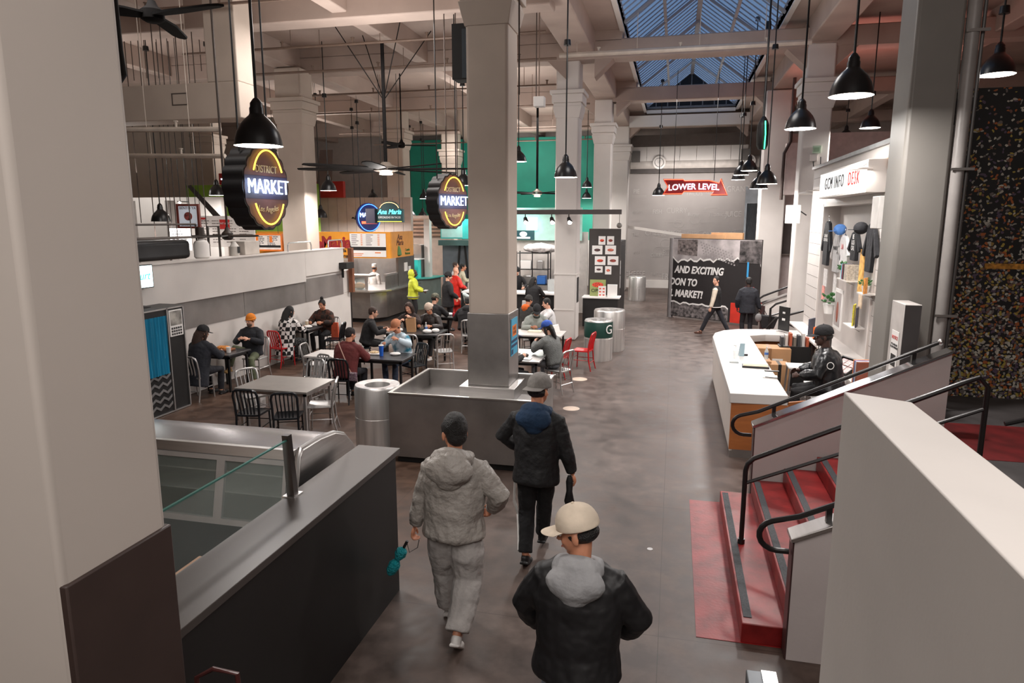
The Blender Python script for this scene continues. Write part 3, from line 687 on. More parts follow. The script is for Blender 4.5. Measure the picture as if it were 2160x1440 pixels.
# ================================================================ PIPES
pm = mat('sprinkler_red_brown', (112, 92, 80), .5); sprk = mat('sprinkler_white', (196, 184, 172), .5)
def pipe(Y, z, x0, x1, label, m=pm, r=.03, heads=5, dz=0):
    t = thing('sprinkler_pipe', label, 'pipe', ((x0+x1)/2, Y, z)); a = (x1-x0)/2
    MB().tube([(-a, 0, -dz/2), (a, 0, dz/2)], r, 8).build('pipe', m, t)
    for i in range(heads):
        x = -a+(i+.5)*2*a/heads; MB().cyl((x, 0, 0), (x, 0, .12), .02, .028, 8).cyl((x, 0, .12), (x, 0, .14), .045, n=10).build('sprinkler_head', m, t)
    hg = MB()
    for i in range(4):
        x = -a+(i+.3)*2*a/4; hg.cyl((x, 0, 0), (x, 0, ZC-z), .008, n=5)
    hg.build('hanger', m, t)
for Y, z, x0, x1, lb in ((12.2, 7.35, -11, -2.9, 'first thin brown sprinkler pipe across the ceiling behind the planter column'), (15.5, 7.35, -12, -2.9, 'second brown sprinkler pipe across the ceiling'), (16.9, 7.1, -12, -2.9, 'third brown sprinkler pipe crossing over the wide fan'), (20.6, 7.2, -12, -2.9, 'fourth sprinkler pipe past the second column row'),
                        (23.5, 7.1, -14, -2.9, 'fifth sprinkler pipe farther back'), (27.5, 6.9, -14, -2.9, 'sixth sprinkler pipe near the teal wall'), (31, 6.8, -14, -2.9, 'farthest sprinkler pipe before the teal wall')):
    pipe(Y, z, x0, x1, lb)
pipe(17.3, 7.25, -2.9, 2.8, 'pale pipe crossing the aisle beneath the skylight', sprk, .06, 3)
pipe(10.5, 7.4, -10.5, -7, 'pale pipe crossing at upper left under the black fan', sprk, .05, 2, .1)
pipe(12.0, 5.1, -12.5, -8.6, 'pale pipe hanging under the boxed beam at the left', sprk, .05, 2, -.1)
pipe(13.5, 4.75, -14, -9.6, 'second pale pipe under the boxed beam at the left', sprk, .05, 2, -.1)
dp = thing('drop_pipe', 'thick dark pipe with a curved end hanging beside the left foreground column', 'pipe', at(262, 170, Y=6.5))
MB().tube([(-.1, 0, .02), (-.06, 0, 0), (0, 0, .06), (-.02, 0, .3), (-.06, 0, 2.9)], .035, 10).build('pipe', blackm, dp)
ra = random.Random(5)
for i, (px, y0_, y1_, Y) in enumerate([(283, 90, 170, 16), (310, 95, 165, 16), (335, 95, 165, 17), (360, 85, 160, 17), (425, 95, 150, 17), (298, 255, 470, 15), (330, 250, 520, 15), (362, 250, 560, 13.5), (376, 240, 520, 13.5), (404, 240, 500, 14), (437, 240, 500, 14), (1045, 100, 300, 15), (1095, 20, 200, 9.5), (1131, 5, 205, 15), (965, 300, 380, 14), (942, 90, 376, 14)]):
    a = at(px, y0_, Y=Y); b_ = at(px, y1_, Y=Y)
    o = MB().cyl((b_.x, Y, b_.z), (b_.x, Y, ZC), .012, n=5).build('hanging_rod', mat('rod_brown', (70, 58, 52), .6))
    tag(o, 'thin dark hanging rod in the service runs under the ceiling', 'rod', 'thin hanging rods under the ceiling')
# ceiling cameras / misc
cbx = thing('speaker_box', 'black box speaker mounted high behind the planter column', 'speaker', at(983, 110, Y=10.6))
MB().box(-.18, .12, -.15, .15, -.42, .38).cyl((0, 0, .38), (0, 0, 2.1), .015, n=6).build('cabinet', blackm, cbx, bevel=.01); MB().box(-.02, .1, -.152, -.15, -.4, .3).build('front_grille', mat('slate_grille', (40, 50, 58), .6), cbx)
bp_ = thing('banner_pole', 'dark square boom beam with spotlights on the column right of the planter', 'beam', at(1200, 447, Y=17.8))
MB().box(-3.2, 1.35, -.05, .05, -.06, .06).box(-.6, -.5, .05, 1.0, -.04, .04).build('boom', mat('boom_brown', (74, 66, 64), .5), bp_)
for i, x in enumerate((-1.15, -.45, .0)):
    s_ = MB().cyl((x, 0, -.06), (x, 0, -.16), .015, n=6).cyl((x, .0, -.16), (x+.05, -.14, -.26), .05, .07, 12); so = s_.build('spotlight', black, bp_)
    MB().cyl((x+.051, -.141, -.262), (x+.053, -.145, -.264), .06, n=12).build('spotlight_lens', bulb, so)
MB().cyl((1.3, 0, -.06), (1.3, 0, -.3), .008, n=6).ell((1.3, 0, -.34), (.07, .07, .07)).build('hanging_ball', mat('ball_grey', (120, 116, 110), .4), bp_)
# ================================================================ NEON SIGNS
def neon(name, rgb, e): return mat(name, rgb, .4, var=0, emit=e)
yel, wht_n, blu_n, red_n, cyn_n, org_n, grn_n = neon('neon_yellow', (255, 214, 70), 3.2), neon('neon_white', (200, 225, 255), 7), neon('neon_blue', (70, 130, 255), 4), neon('neon_red', (255, 84, 54), 4), neon('neon_cyan', (90, 225, 235), 3.5), neon('neon_orange', (255, 120, 60), 3), neon('neon_green', (60, 240, 150), 5)
def market_sign(px, py, Y, label, rz, r=.5):
    c = at(px, py, Y=Y); t = thing('market_sign', label, 'sign', c, rz)
    n = 96; pts = []
    for i in range(n):
        a = 2*pi*i/n; q = (i % 6)/6*2-1; rr_ = r*(1.0+.055*abs(cos(a*9)))
        pts.append((cos(a)*rr_*.93, sin(a)*rr_*1.08))
    MB().prism(pts, 'x', -.16, .16).build('scalloped_cabinet', mat('sign_black_rim', (26, 24, 26), .5), t)
    for sd in (1, -1):
        f_ = MB().prism([(y*.95, z*.95) for y, z in pts], 'x', sd*.16, sd*.166)
        fo = f_.build('face', mat('sign_plum_face', (112, 74, 70), .5, var=.15), t)
        MB().box(sd*.166 if sd > 0 else sd*.17, sd*.17 if sd > 0 else sd*.166, -r*.9, r*.9, -r*.30, r*.30).build('band', mat('sign_band', (60, 54, 78), .5), fo)
        a1 = [(sd*.2, r*.66*cos(R_(a)), r*.97*sin(R_(a))) for a in range(26, 155, 8)]; a2 = [(sd*.2, r*.66*cos(R_(a)), r*.97*sin(R_(a))) for a in range(206, 335, 8)]
        MB().tube(a1, .011, 6).build('neon_arc', yel, t); MB().tube(a2, .011, 6).build('neon_arc', yel, t)
        rt = (pi/2, 0, pi/2 if sd > 0 else -pi/2)
        text('MARKET', r*.56, wht_n, t, (sd*.2, 0, 0), rt, ext=.008, name='neon_lettering', sx=.82, world=False, off=-.004)
        text('DISTRICT', r*.27, mat('cream_letter', (214, 190, 150), .5), t, (sd*.172, 0, r*.47), rt, ext=.004, sx=.8, world=False)
        text('Los Angeles', r*.22, mat('cream_letter', (214, 190, 150), .5), t, (sd*.172, 0, -r*.58), rt, ext=.004, sx=.8, world=False, bend=.5, shear=.25)
        light('POINT', 'neon_spill', (sd*.35, 0, 0), 3.5, (.75, .85, 1), .1, parent=t)
    top = ZC-c.z
    for y in (-.3, .3): MB().cyl((0, y, r*.9), (0, y, top), .012, n=6).build('hanger_rod', enam, t)
market_sign(541, 396, 8.4, 'nearer round scalloped neon sign reading district market with yellow ring', -4)
market_sign(943, 425, 13.8, 'farther smaller round scalloped neon market sign beside the planter column', -22)
# arrow sign
c = at(1466, 394, Y=24); t = thing('arrow_sign', 'red neon arrow sign reading lower level', 'sign', c)
W = 1.05; pts = [(-W, .27), (-.4, .27), (-.36, .22), (.45, .22), (.78, .12), (.83, .27), (1.06, -.29), (.52, -.29), (.62, -.16), (.45, -.17), (-.36, -.17), (-.42, -.25), (-W, -.25), (-.9, .01)]
MB().prism(pts, 'y', -.04, .06).build('cabinet', mat('sign_red', (120, 18, 16), .5), t, bevel=.004)
MB().tube([(x*.97, -.07, z*.9) for x, z in pts], .012, 6, closed=True).build('neon_outline', red_n, t)
text('LOWER LEVEL', .27, wht_n, t, (-.05, -.06, .0), '-y', ext=.008, name='neon_lettering', sx=.96, world=False, off=.002, bend=-.05)
for x in (-.7, .6): MB().cyl((x, 0, .2), (x, 0, ZC-c.z), .01, n=5).build('hanger_wire', enam, t)
light('POINT', 'neon_spill', (0, -.6, 0), 4, (1, .35, .3), .2, parent=t)
# small blue round sign and taco sign
c = at(777, 459, Y=21.5); t = thing('round_neon_sign', 'small round blue and red neon sign behind a column', 'sign', c, 60)
MB().cyl((0, .04, 0), (0, -.04, 0), .48, n=30).build('cabinet', mat('sign_navy', (34, 52, 110), .5), t)
MB().tube([(.44*cos(a*pi/14), -.07, .44*sin(a*pi/14)) for a in range(28)], .012, 6, closed=True).build('neon_ring', blu_n, t)
text('MARKET', .2, wht_n, t, (0, -.06, .08), '-y', ext=.006, name='neon_lettering', world=False)
text('OPEN', .15, red_n, t, (0, -.06, -.15), '-y', ext=.006, name='neon_lettering', world=False) if False else MB().box(-.3, .3, -.06, -.045, -.2, -.12).build('red_bar', red_n, t)
c = at(823, 447, Y=19.2); t = thing('taco_sign', 'hanging arched neon sign reading Ana Maria especialidad en tacos', 'sign', c, 0)
arc = [(-.42, -.3), (.42, -.3), (.42, .08)]+[(.3*cos(R_(a)), .1+.22*sin(R_(a))) for a in range(0, 181, 20)]+[(-.42, .08)]
MB().prism(arc, 'y', -.06, .06).build('cabinet', mat('sign_dark_green', (28, 60, 62), .5), t)
MB().box(-.72, -.43, -.15, .1, -.34, .1).build('side_box', mat('sign_purple_side', (40, 34, 52), .5), t)
text('Ana Maria', .2, cyn_n, t, (0, -.07, .0), '-y', ext=.006, name='neon_lettering', sx=.9, world=False, shear=.3)
text('ESPECIALIDAD EN TACOS', .085, whitep, t, (0, -.066, -.16), '-y', ext=.003, sx=.72, world=False)
text('COMIDA MEXICANA', .05, whitep, t, (0, -.066, .2), '-y', ext=.003, sx=.7, world=False) if False else None
MB().box(-.38, .38, -.07, -.055, -.285, -.27).build('neon_underline', yel, t)
MB().tube([(.3*cos(R_(a)), -.07, .08+.2*sin(R_(a))) for a in range(10, 171, 16)], .008, 5).build('neon_arch', neon('neon_amber', (255, 190, 130), 3), t)
for x in (-.25, .3): MB().cyl((x, 0, .2), (x, 0, ZC-c.z), .008, n=5).build('hanger_wire', enam, t)
# green neon barrel sign and orange neon post
c = at(1609, 285, Y=15); t = thing('green_neon_sign', 'edge on hanging sign with a vertical green neon tube', 'sign', c)
MB().lathe([(.07, -.28), (.11, -.2), (.12, 0), (.11, .2), (.07, .3), (.03, .36)], n=16).build('cabinet', black, t)
MB().tube([(.03, -.13, -.28), (.035, -.14, 0), (.02, -.12, .26)], .012, 6).build('neon_tube', grn_n, t)
MB().cyl((0, 0, .3), (0, 0, 3.3), .02, n=6).build('stem', enam, t)
c = at(661, 455, Y=22); t = thing('neon_post', 'orange neon outlined post beside the white stall wall', 'sign', c)
MB().box(-.13, .13, -.05, .05, -.55, .25).build('board', mat('rust_board', (110, 62, 40), .6), t)
for x in (-.16, .16): MB().cyl((x, -.06, -.5), (x, -.06, .25), .014, n=6).build('neon_tube', org_n, t)
for (x, y, z, P_) in CEIL_FILL:
    light('AREA', 'ceiling_fill', (x, y, z-1.7), P_*.95, WARM, 3.0, (pi, 0, 0))  # unseen upward fill to lighten the ceiling, no fixture hangs here
# added fill without fixtures, brightens the far walls and the bays
light('AREA', 'wall_fill', (.6, 32.7, 5.3), 110, WARM, 4, (R_(55), 0, 0), sy=.3)
light('AREA', 'wall_fill', (-8, 31.6, 7.0), 150, WARM, 6, (R_(35), 0, 0), sy=.4)
light('AREA', 'down_fill', (-6, 27, 7.2), 160, WARM, 3)  # unseen downward fill over the hall, from here on
light('AREA', 'down_fill', (.4, 24, 7.2), 160, WARM, 2)
light('AREA', 'down_fill', (-6.5, 14, 7.2), 200, WARM, 3)
light('AREA', 'down_fill', (-.2, 11.5, 7.2), 90, WARM, 2)
# ================================================================ LEFT SIDE: PLANTER, CANS, COUNTER, CASE, BOOTH, HALF WALL, STALLS
t = thing('planter', 'large empty stainless steel planter box around the thick white column', 'planter', (-2.7, 9.2, 0))
px0, px1, py0, py1, zt = -3.74, -1.72, 8.47, 10.05, .99
b = MB().box(px0, px1, py0, py0+.03, .1, zt).box(px0, px1, py1-.03, py1, .1, zt).box(px0, px0+.03, py0+.03, py1-.03, .1, zt).box(px1-.03, px1, py0+.03, py1-.03, .1, zt)
b.build('box', steelh, t, world=True, bevel=.004)
b = MB().box(px0-.012, px1+.012, py0-.012, py0+.035, zt, zt+.02).box(px0-.012, px1+.012, py1-.035, py1+.012, zt, zt+.02).box(px0-.012, px0+.035, py0+.035, py1-.035, zt, zt+.02).box(px1-.035, px1+.012, py0+.035, py1-.035, zt, zt+.02)
b.build('rim', steel, t, world=True)
MB().box(px0+.03, px1-.03, py0+.03, py1-.03, .72, .76).build('tray', steel, t, world=True)
MB().box(px0+.08, px1-.08, py0+.08, py1-.08, 0, .1).build('plinth', blackm, t, world=True)
MB().box(-2.98, -2.15, 9.26, 10.03, .76, .95).build('inner_collar', steel, t, world=True, bevel=.004)
def can(x, y, r, h, label, band=None):
    t = thing('trash_can', label, 'trash can', (x, y, 0))
    MB().lathe([(r*.97, 0), (r*.97, .03), (r, .03), (r, h*.55), (r*.985, h*.555), (r, h*.56), (r, h-.04), (r*.97, h-.01), (r*.95, h), (r*.55, h-.012), (r*.53, h-.06), (r*.53, h-.3)], n=40, cap=False).build('body', mat('can_steel', (216, 214, 212), .34, .8, var=.22, scale=2, stretch=(5, 5, .3)), t)
    MB().cyl((0, 0, h-.31), (0, 0, h-.3), r*.55, n=24).build('liner', blackm, t)
    if band:
        MB().lathe([(r*1.004, h*.58), (r*1.012, h*.6), (r*1.012, h*.95), (r*1.0, h*.96)], n=40, cap=False).build('green_band', mat('dark_green_band', (18, 58, 50), .4), t)
        text('G', .3, whitep, t, (x+r*.8, y-r*.66, h*.78), (pi/2, 0, R_(50)), ext=.004)
    return t
can(-4.08, 8.86, .33, 1.02, 'brushed steel trash can against the left end of the planter')
can(-1.70, 16.3, .34, .98, 'steel trash can with a dark green band, nearer of the pair by the black kiosk', True)
can(-1.56, 17.6, .40, 1.06, 'wider plain steel trash can directly behind the one with a green band')
can(-1.45, 28.9, .36, 1.0, 'lone steel trash can far away before the chalk wall')
# tall dark service counter
t = thing('service_counter', 'long dark brown service counter with a taller top running from the left foreground', 'counter', (-2.5, 4, 0))
MB().box(-2.66, -2.33, 2.56, 5.38, 0, 1.30).build('front_panel', blackc, t, world=True)
MB().box(-2.70, -2.30, 2.54, 5.42, 1.30, 1.35).build('worktop', darkc, t, world=True, bevel=.004)
MB().box(-2.78, -2.70, 2.56, 5.0, 1.12, 1.22).build('inner_ledge', mat('counter_ledge', (74, 68, 66), .3, .3), t, world=True)
MB().box(-3.3, -2.72, 2.6, 4.0, .88, .92).build('wood_shelf', mat('tan_board', (168, 128, 98), .6, var=.1), t, world=True)
g = thing('glass_guard', 'clear glass sneeze guard on a dark steel post on the brown counter', 'screen', (-2.66, 4.25, 1.35))
pp = at(612, 1075, z=1.35); 
MB().hexa([(-.03, -.03, 0), (.03, -.03, 0), (.03, .03, 0), (-.03, .03, 0), (-.05, -.02, .46), (0, -.02, .46), (0, .03, .46), (-.05, .03, .46)]).build('post', mat('dark_bronze', (78, 72, 70), .3, .8), g)
MB().box(-.05, .05, -.06, .06, 0, .012).build('foot_plate', steel, g)
MB().hexa([(-.012, -1.65, .02), (0, -1.65, .02), (0, -.02, .02), (-.012, -.02, .02), (-.022, -1.65, .42), (-.01, -1.65, .42), (-.01, -.02, .42), (-.022, -.02, .42)]).build('glass', mat('guard_glass', (225, 240, 236), .03, var=0, alpha=.07), g)
MB().hexa([(-.024, -1.65, .42), (-.008, -1.65, .42), (-.008, -.02, .42), (-.024, -.02, .42), (-.024, -1.65, .43), (-.008, -1.65, .43), (-.008, -.02, .43), (-.024, -.02, .43)]).build('glass_edge', mat('green_glass_edge', (70, 120, 112), .2), g)
# display case (runs along x; doors face the camera)
t = thing('display_case', 'stainless refrigerated display case with two sliding glass doors and rounded end', 'display case', (-4, 4.9, 0))
xe = -2.80; xs = -6.2
end = [(4.52, .0), (5.62, .0), (5.62, 1.0), (5.60, 1.15), (5.52, 1.32), (5.38, 1.45), (5.2, 1.52), (4.95, 1.55), (4.66, 1.55), (4.62, 1.50), (4.48, .95), (4.48, .88), (4.52, .85)]
MB().prism(end, 'x', xe-.06, xe).build('end_panel', steel, t, world=True, bevel=.006)
MB().tube([(xe-.03, y, z) for y, z in end[2:11]], .022, 8).build('end_trim', alu, t, world=True)
arc = end[2:9]
vs = [(x, y, z) for x in (xs, xe-.06) for y, z in arc]; n = len(arc)
MB().add(vs, [(i, i+1, n+i+1, n+i) for i in range(n-1)]).build('curved_top', mat('case_top_steel', (170, 168, 170), .25, .9, var=.12, scale=2), t, world=True, mods=[('SOLIDIFY', dict(thickness=.015))])
MB().box(xs, xe-.06, 4.56, 4.60, .0, .90).box(xs, xe-.06, 4.60, 5.6, .86, .92).build('lower_body', mat('case_dark_body', (52, 50, 50), .5), t, world=True)
def slx(z): return 4.49+(z-.95)/(1.5-.95)*(4.62-4.49)
def slab_(x0, x1, z0, z1, d0=0, d1=.03): return MB().hexa([(x0, slx(z0)+d0, z0), (x1, slx(z0)+d0, z0), (x1, slx(z0)+d1, z0), (x0, slx(z0)+d1, z0), (x0, slx(z1)+d0, z1), (x1, slx(z1)+d0, z1), (x1, slx(z1)+d1, z1), (x0, slx(z1)+d1, z1)])
slab_(xs, xe-.06, 1.475, 1.55, -.015, .03).build('header_rail', steel, t, world=True)
slab_(-4.62, -4.16, .93, 1.475, 0, .03).build('side_panel', steelh, t, world=True)
for (a, c_) in ((-4.14, -3.50), (-3.50, -2.9)):
    fr = MB()
    for q in (slab_(a, c_, 1.435, 1.472, -.03, 0), slab_(a, c_, .94, .985, -.03, 0), slab_(a, a+.045, .985, 1.435, -.03, 0), slab_(c_-.03, c_, .985, 1.435, -.03, 0)): fr.add(q.v, q.f)
    d_ = fr.build('door', mat('door_frame_grey', (196, 196, 196), .4, .2), t, world=True); slab_(a+.045, c_-.03, .985, 1.435, -.018, -.012).build('door_glass', pane, d_, world=True)
for z in (1.08, 1.26): MB().box(xs+.1, xe-.1, 4.75, 5.4, z, z+.012).build('shelf', mat('shelf_green_white', (205, 214, 210), .3), t, world=True)
MB().box(xs+.05, xe-.07, 5.5, 5.52, .95, 1.4).build('front_glass', mat('case_backing', (190, 200, 197), .4), t, world=True)
o = slab_(-4.27, -4.17, 1.40, 1.50, -.035, -.02).build('power_outlet', paper, None); tag(o, 'white wall outlet plate on the steel side of the display case', 'outlet')
# photo booth
t = thing('photo_booth', 'black photo booth with teal curtain and zigzag panels at the left', 'photo booth', (-9.0, 9.9, 0))
MB().box(-9.4, -8.49, 8.6, 10.42, 0, 1.86).build('cabinet', black, t, world=True, bevel=.01)
tr_ = MB()
for y in (8.75, 10.0, 10.40): tr_.box(-8.49, -8.47, y-.012, y+.012, .02, 1.84)
tr_.box(-8.49, -8.47, 8.75, 10.4, 1.82, 1.845).box(-8.49, -8.47, 8.75, 10.4, .01, .03); tr_.build('edge_trim', alu, t, world=True)
cur = mat('teal_curtain', (22, 128, 164), .5, var=.3, scale=2, stretch=(1, 16, .3))
vs = []; n = 60
for zz in (.72, 1.0, 1.4, 1.72):
    for i in range(n): y = 9.2+.72*i/(n-1); vs.append((-8.44+.025*sin(i*1.15+zz), y, zz))
MB().add(vs, [(a*n+i, a*n+i+1, (a+1)*n+i+1, (a+1)*n+i) for a in range(3) for i in range(n-1)]).build('curtain', cur, t, world=True, mods=[('SOLIDIFY', dict(thickness=.006))])
zz_ = MB()
for r_ in range(13):
    z0_ = .1+r_*.13; 
    for i in range(3 if z0_ > .7 else 11):
        y = 8.86+i*.1; up = .06 if i % 2 else 0; dn = .06-up
        zz_.hexa([(-8.485, y, z0_+up), (-8.475, y, z0_+up), (-8.475, y+.1, z0_+dn), (-8.485, y+.1, z0_+dn), (-8.485, y, z0_+up+.045), (-8.475, y, z0_+up+.045), (-8.475, y+.1, z0_+dn+.045), (-8.485, y+.1, z0_+dn+.045)])
zz_.build('zigzag_pattern', mat('zigzag_grey', (112, 110, 110), .6), t, world=True)
ph = MB().box(-8.49, -8.47, 10.04, 10.36, 1.33, 1.79).build('photo_frame', paper, t, world=True)
MB().box(-8.47, -8.467, 10.06, 10.34, 1.52, 1.77).build('portrait_photo', mat('grey_photo', (140, 136, 130), .6, var=.8, scale=5), ph, world=True)
sg = MB()
for i in range(5):
    for j in range(3): sg.box(-8.47, -8.467, 10.07+i*.054, 10.11+i*.054, 1.35+j*.05, 1.385+j*.05)
sg.build('photo_strip', mat('dark_photo', (50, 48, 48), .6), ph, world=True)
# monitor on top
t = thing('monitor_sign', 'lit white screen with cyan script on a pole stand above the photo booth', 'screen', (-8.85, 9.86, 1.86))
MB().lathe([(.14, 0), (.14, .012), (.03, .03)]).cyl((0, 0, .02), (0, 0, .32), .02).build('stand', black, t)
MB().box(-.03, .03, -.40, .30, .32, .72).build('frame', black, t, bevel=.005)
MB().box(.03, .034, -.38, .28, .335, .705).build('screen', mat('screen_glow', (225, 250, 250), .4, var=0, emit=2.2), t)
text('yogurt', .2, neon('screen_cyan', (40, 200, 200), 1.5), t, (.036, -.05, .53), '+x', ext=.001, world=False, shear=.3)
# half wall
X0 = -9.02
t = thing('stall_wall', 'long white stall side wall with a brushed metal band running past the diners', 'partition', (X0, 14, 0))
MB().box(X0-.12, X0, 10.4, 18.0, 0, 1.30).box(X0-.3, X0+.06, 9.3, 15.5, 1.8, 2.55).box(X0-.3, X0+.06, 15.5, 17.55, 1.93, 2.55).box(X0-.12, X0, 10.4, 18.0, 1.30, 1.93).build('wall_panel', white, t, world=True, bevel=.01)
MB().box(X0-.32, X0+.08, 9.3, 17.6, 2.55, 2.57).build('cap', white, t, world=True)
for a, c_ in ((10.42, 12.95), (12.97, 15.5), (15.52, 17.55)):
    MB().box(X0+.001, X0+.012, a, c_, 1.28, 1.86).build('metal_band', mat('dull_band_steel', (142, 137, 134), .4, .35, var=.2, scale=1.2), t, world=True)
MB().box(X0-.12, X0+.02, 17.98, 18.02, 0, 1.9).build('end_trim', black, t, world=True)
# stuff standing on top of / behind the half wall
t = thing('grill_canopy', 'long dark tarp covered grill top above the stall wall', 'equipment', (-9.75, 11, 2.57))
MB().box(-10.6, -9.38, 9.2, 11.9, 2.58, 2.95).build('dark_cover', mat('grill_dark', (40, 40, 42), .5, .3, var=.3), t, world=True, bevel=.08)
gp = MB(); gp.tube([(-9.4, 9.9, 2.7), (-9.4, 9.9, 3.25), (-9.4, 12.1, 3.25), (-9.4, 12.1, 2.65)], .02, 6); gp.tube([(-9.3, 9.5, 3.0), (-9.3, 13.2, 3.0)], .025, 6).tube([(-9.35, 12.4, 2.6), (-9.35, 12.4, 3.2), (-9.35, 12.75, 3.2), (-9.35, 12.75, 2.55)], .025, 6)
gp.build('gas_pipe', mat('gas_pipe_brown', (86, 78, 74), .4, .4), t, world=True)
tk = thing('propane_tank', 'white squat gas cylinder standing on the stall wall', 'tank', (-9.3, 12.1, 2.57))
MB().lathe([(.12, 0), (.15, .03), (.15, .28), (.12, .34), (.06, .37), (.05, .42)], n=24).build('tank_body', paper, tk); MB().cyl((0, 0, .4), (0, 0, .62), .09, .075, 12).build('valve', mat('valve_dark', (70, 62, 58), .5, .5), tk)
tk = thing('jug', 'smaller white jug beside the gas cylinder on the stall wall', 'jug', (-9.25, 13.1, 2.57))
MB().lathe([(.09, 0), (.1, .02), (.1, .2), (.05, .27), (.03, .3)], n=16).build('jug_body', mat('translucent_white', (206, 202, 196), .5), tk); MB().box(.1, .105, -.04, .04, .06, .2).build('sticker', blackp, tk)
tk = thing('bottle_box', 'pale box unit beside the jug on the stall wall', 'box', (-9.35, 13.6, 2.57)); MB().box(-.2, .15, -.2, .35, 0, .3).build('box', mat('box_beige', (196, 188, 180), .6), tk, bevel=.01)
for i, (y, a) in enumerate(((15.0, 1.1), (17.0, .8))):
    o = MB().tube([(X0-.1, y, 2.57), (X0-.1, y, 2.74), (X0-.1, y+.05, 2.78), (X0-.1, y+a-.05, 2.78), (X0-.1, y+a, 2.7), (X0-.1, y+a, 2.57)], .018, 8).build('rail_loop', alu)
    tag(o, ('nearer' if i == 0 else 'farther')+' small bent metal rail loop on top of the stall wall', 'rail')
fx = thing('wall_fixture', 'black lamp bracket at the end of the metal band on the stall wall', 'fixture', (-8.95, 17.4, 1.95))
MB().box(0, .22, -.15, .3, .05, .22).box(.0, .06, -.03, .0, -.2, .05).build('bracket', black, fx); 
pb = MB().box(-8.97, -8.85, 17.82, 17.95, 1.3, 2.55).build('wood_post', mat('brown_post', (128, 78, 54), .6)); tag(pb, 'short brown wooden post at the end of the stall wall', 'post')
# ---------------------------------------------------------------- menus and stalls beyond the half wall
def board(name, label, px, py, Y, w_, h_, m, face='-y', rz=0, frame=None, cat='sign'):
    c = at(px, py, Y=Y); t = thing(name, label, cat, c, rz)
    MB().box(-w_/2, w_/2, 0, .05, -h_/2, h_/2).build('panel', m, t, bevel=.004)
    for x in (-w_*.4, w_*.4): MB().cyl((x, .03, h_/2), (x, .03, ZC-c.z), .008, n=5).build('hanging_wire', enam, t)
    if frame:
        f = MB(); e = .05
        f.box(-w_/2-e, w_/2+e, -.02, .06, h_/2, h_/2+e).box(-w_/2-e, w_/2+e, -.02, .06, -h_/2-e, -h_/2).box(-w_/2-e, -w_/2, -.02, .06, -h_/2, h_/2).box(w_/2, w_/2+e, -.02, .06, -h_/2, h_/2)
        f.build('frame', frame, t)
    return t
def lines(t, w_, h_, rows, cols, m, name='menu_lettering', seed=1, x0=0, z0=0, th=.02):
    r_ = random.Random(seed); b = MB()
    for c_ in range(cols):
        for i in range(rows):
            xa = x0-w_/2+c_*w_/cols+.02; L2 = w_/cols*(.45+.4*r_.random()); z = z0+h_/2-(i+.5)*h_/rows
            nseg = 4
            for k_ in range(nseg):
                s0 = xa+L2*k_/nseg; b.box(s0, s0+L2/nseg*(.65+.25*r_.random()), -.004, 0, z-th/2, z+th/2)
    b.build(name, m, t)
glow = mat('backlit_panel', (236, 228, 220), .5, var=.03, emit=.9)
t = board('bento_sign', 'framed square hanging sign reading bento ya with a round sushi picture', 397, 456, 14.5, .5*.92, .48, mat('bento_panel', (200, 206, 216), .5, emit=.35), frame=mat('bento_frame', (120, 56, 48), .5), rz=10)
text('BENTO YA', .085, mat('plum_print', (92, 58, 60), .6), t, (0, -.004, .19), '-y', world=False); text('JAPANESE CUISINE', .048, blackp, t, (.02, -.004, -.21), '-y', world=False)
MB().cyl((0, 0, 0), (0, -.008, 0), .10, n=20).build('sushi_picture', mat('sushi_picture', (150, 76, 72), .6, var=.8, scale=14), t)
MB().box(-.05, .05, -.35, 0, .33, .35).build('lamp_arm', black, t); MB().ell((0, -.33, .32), (.03, .03, .03)).build('sign_spot', bulb, t)
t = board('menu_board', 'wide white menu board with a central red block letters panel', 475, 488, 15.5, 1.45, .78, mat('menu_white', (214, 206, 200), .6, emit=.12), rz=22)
lines(t, 1.3, .6, 9, 4, mat('menu_grey_print', (120, 108, 104), .6), seed=2); MB().box(-.12, .12, -.008, -.004, .06, .3).build('red_panel', redp, t)
text('FAST & GO', .07, paper, t, (0, -.012, .2), '-y', world=False, sx=.7); MB().box(-.62, -.45, -.008, -.004, .3, .35).box(.4, .6, -.008, -.004, .3, .35).build('red_heading', redp, t)
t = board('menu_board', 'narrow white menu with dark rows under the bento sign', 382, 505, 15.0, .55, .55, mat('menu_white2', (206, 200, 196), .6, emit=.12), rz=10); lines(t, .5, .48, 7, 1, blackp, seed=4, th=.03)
t = board('menu_board', 'orange framed menu board left of the orange stall sign', 563, 511, 19.5, 1.0, .45, mat('menu_white', (214, 206, 200), .6), frame=orangep); lines(t, .95, .3, 6, 2, blackp, seed=5, z0=.05); MB().box(-.48, .48, -.006, -.002, -.16, -.09).build('dark_strip', blackp, t); MB().box(-.42, -.3, -.007, -.003, 0, .2).box(.1, .2, -.007, -.003, 0, .2).build('price_patch', orangep, t)
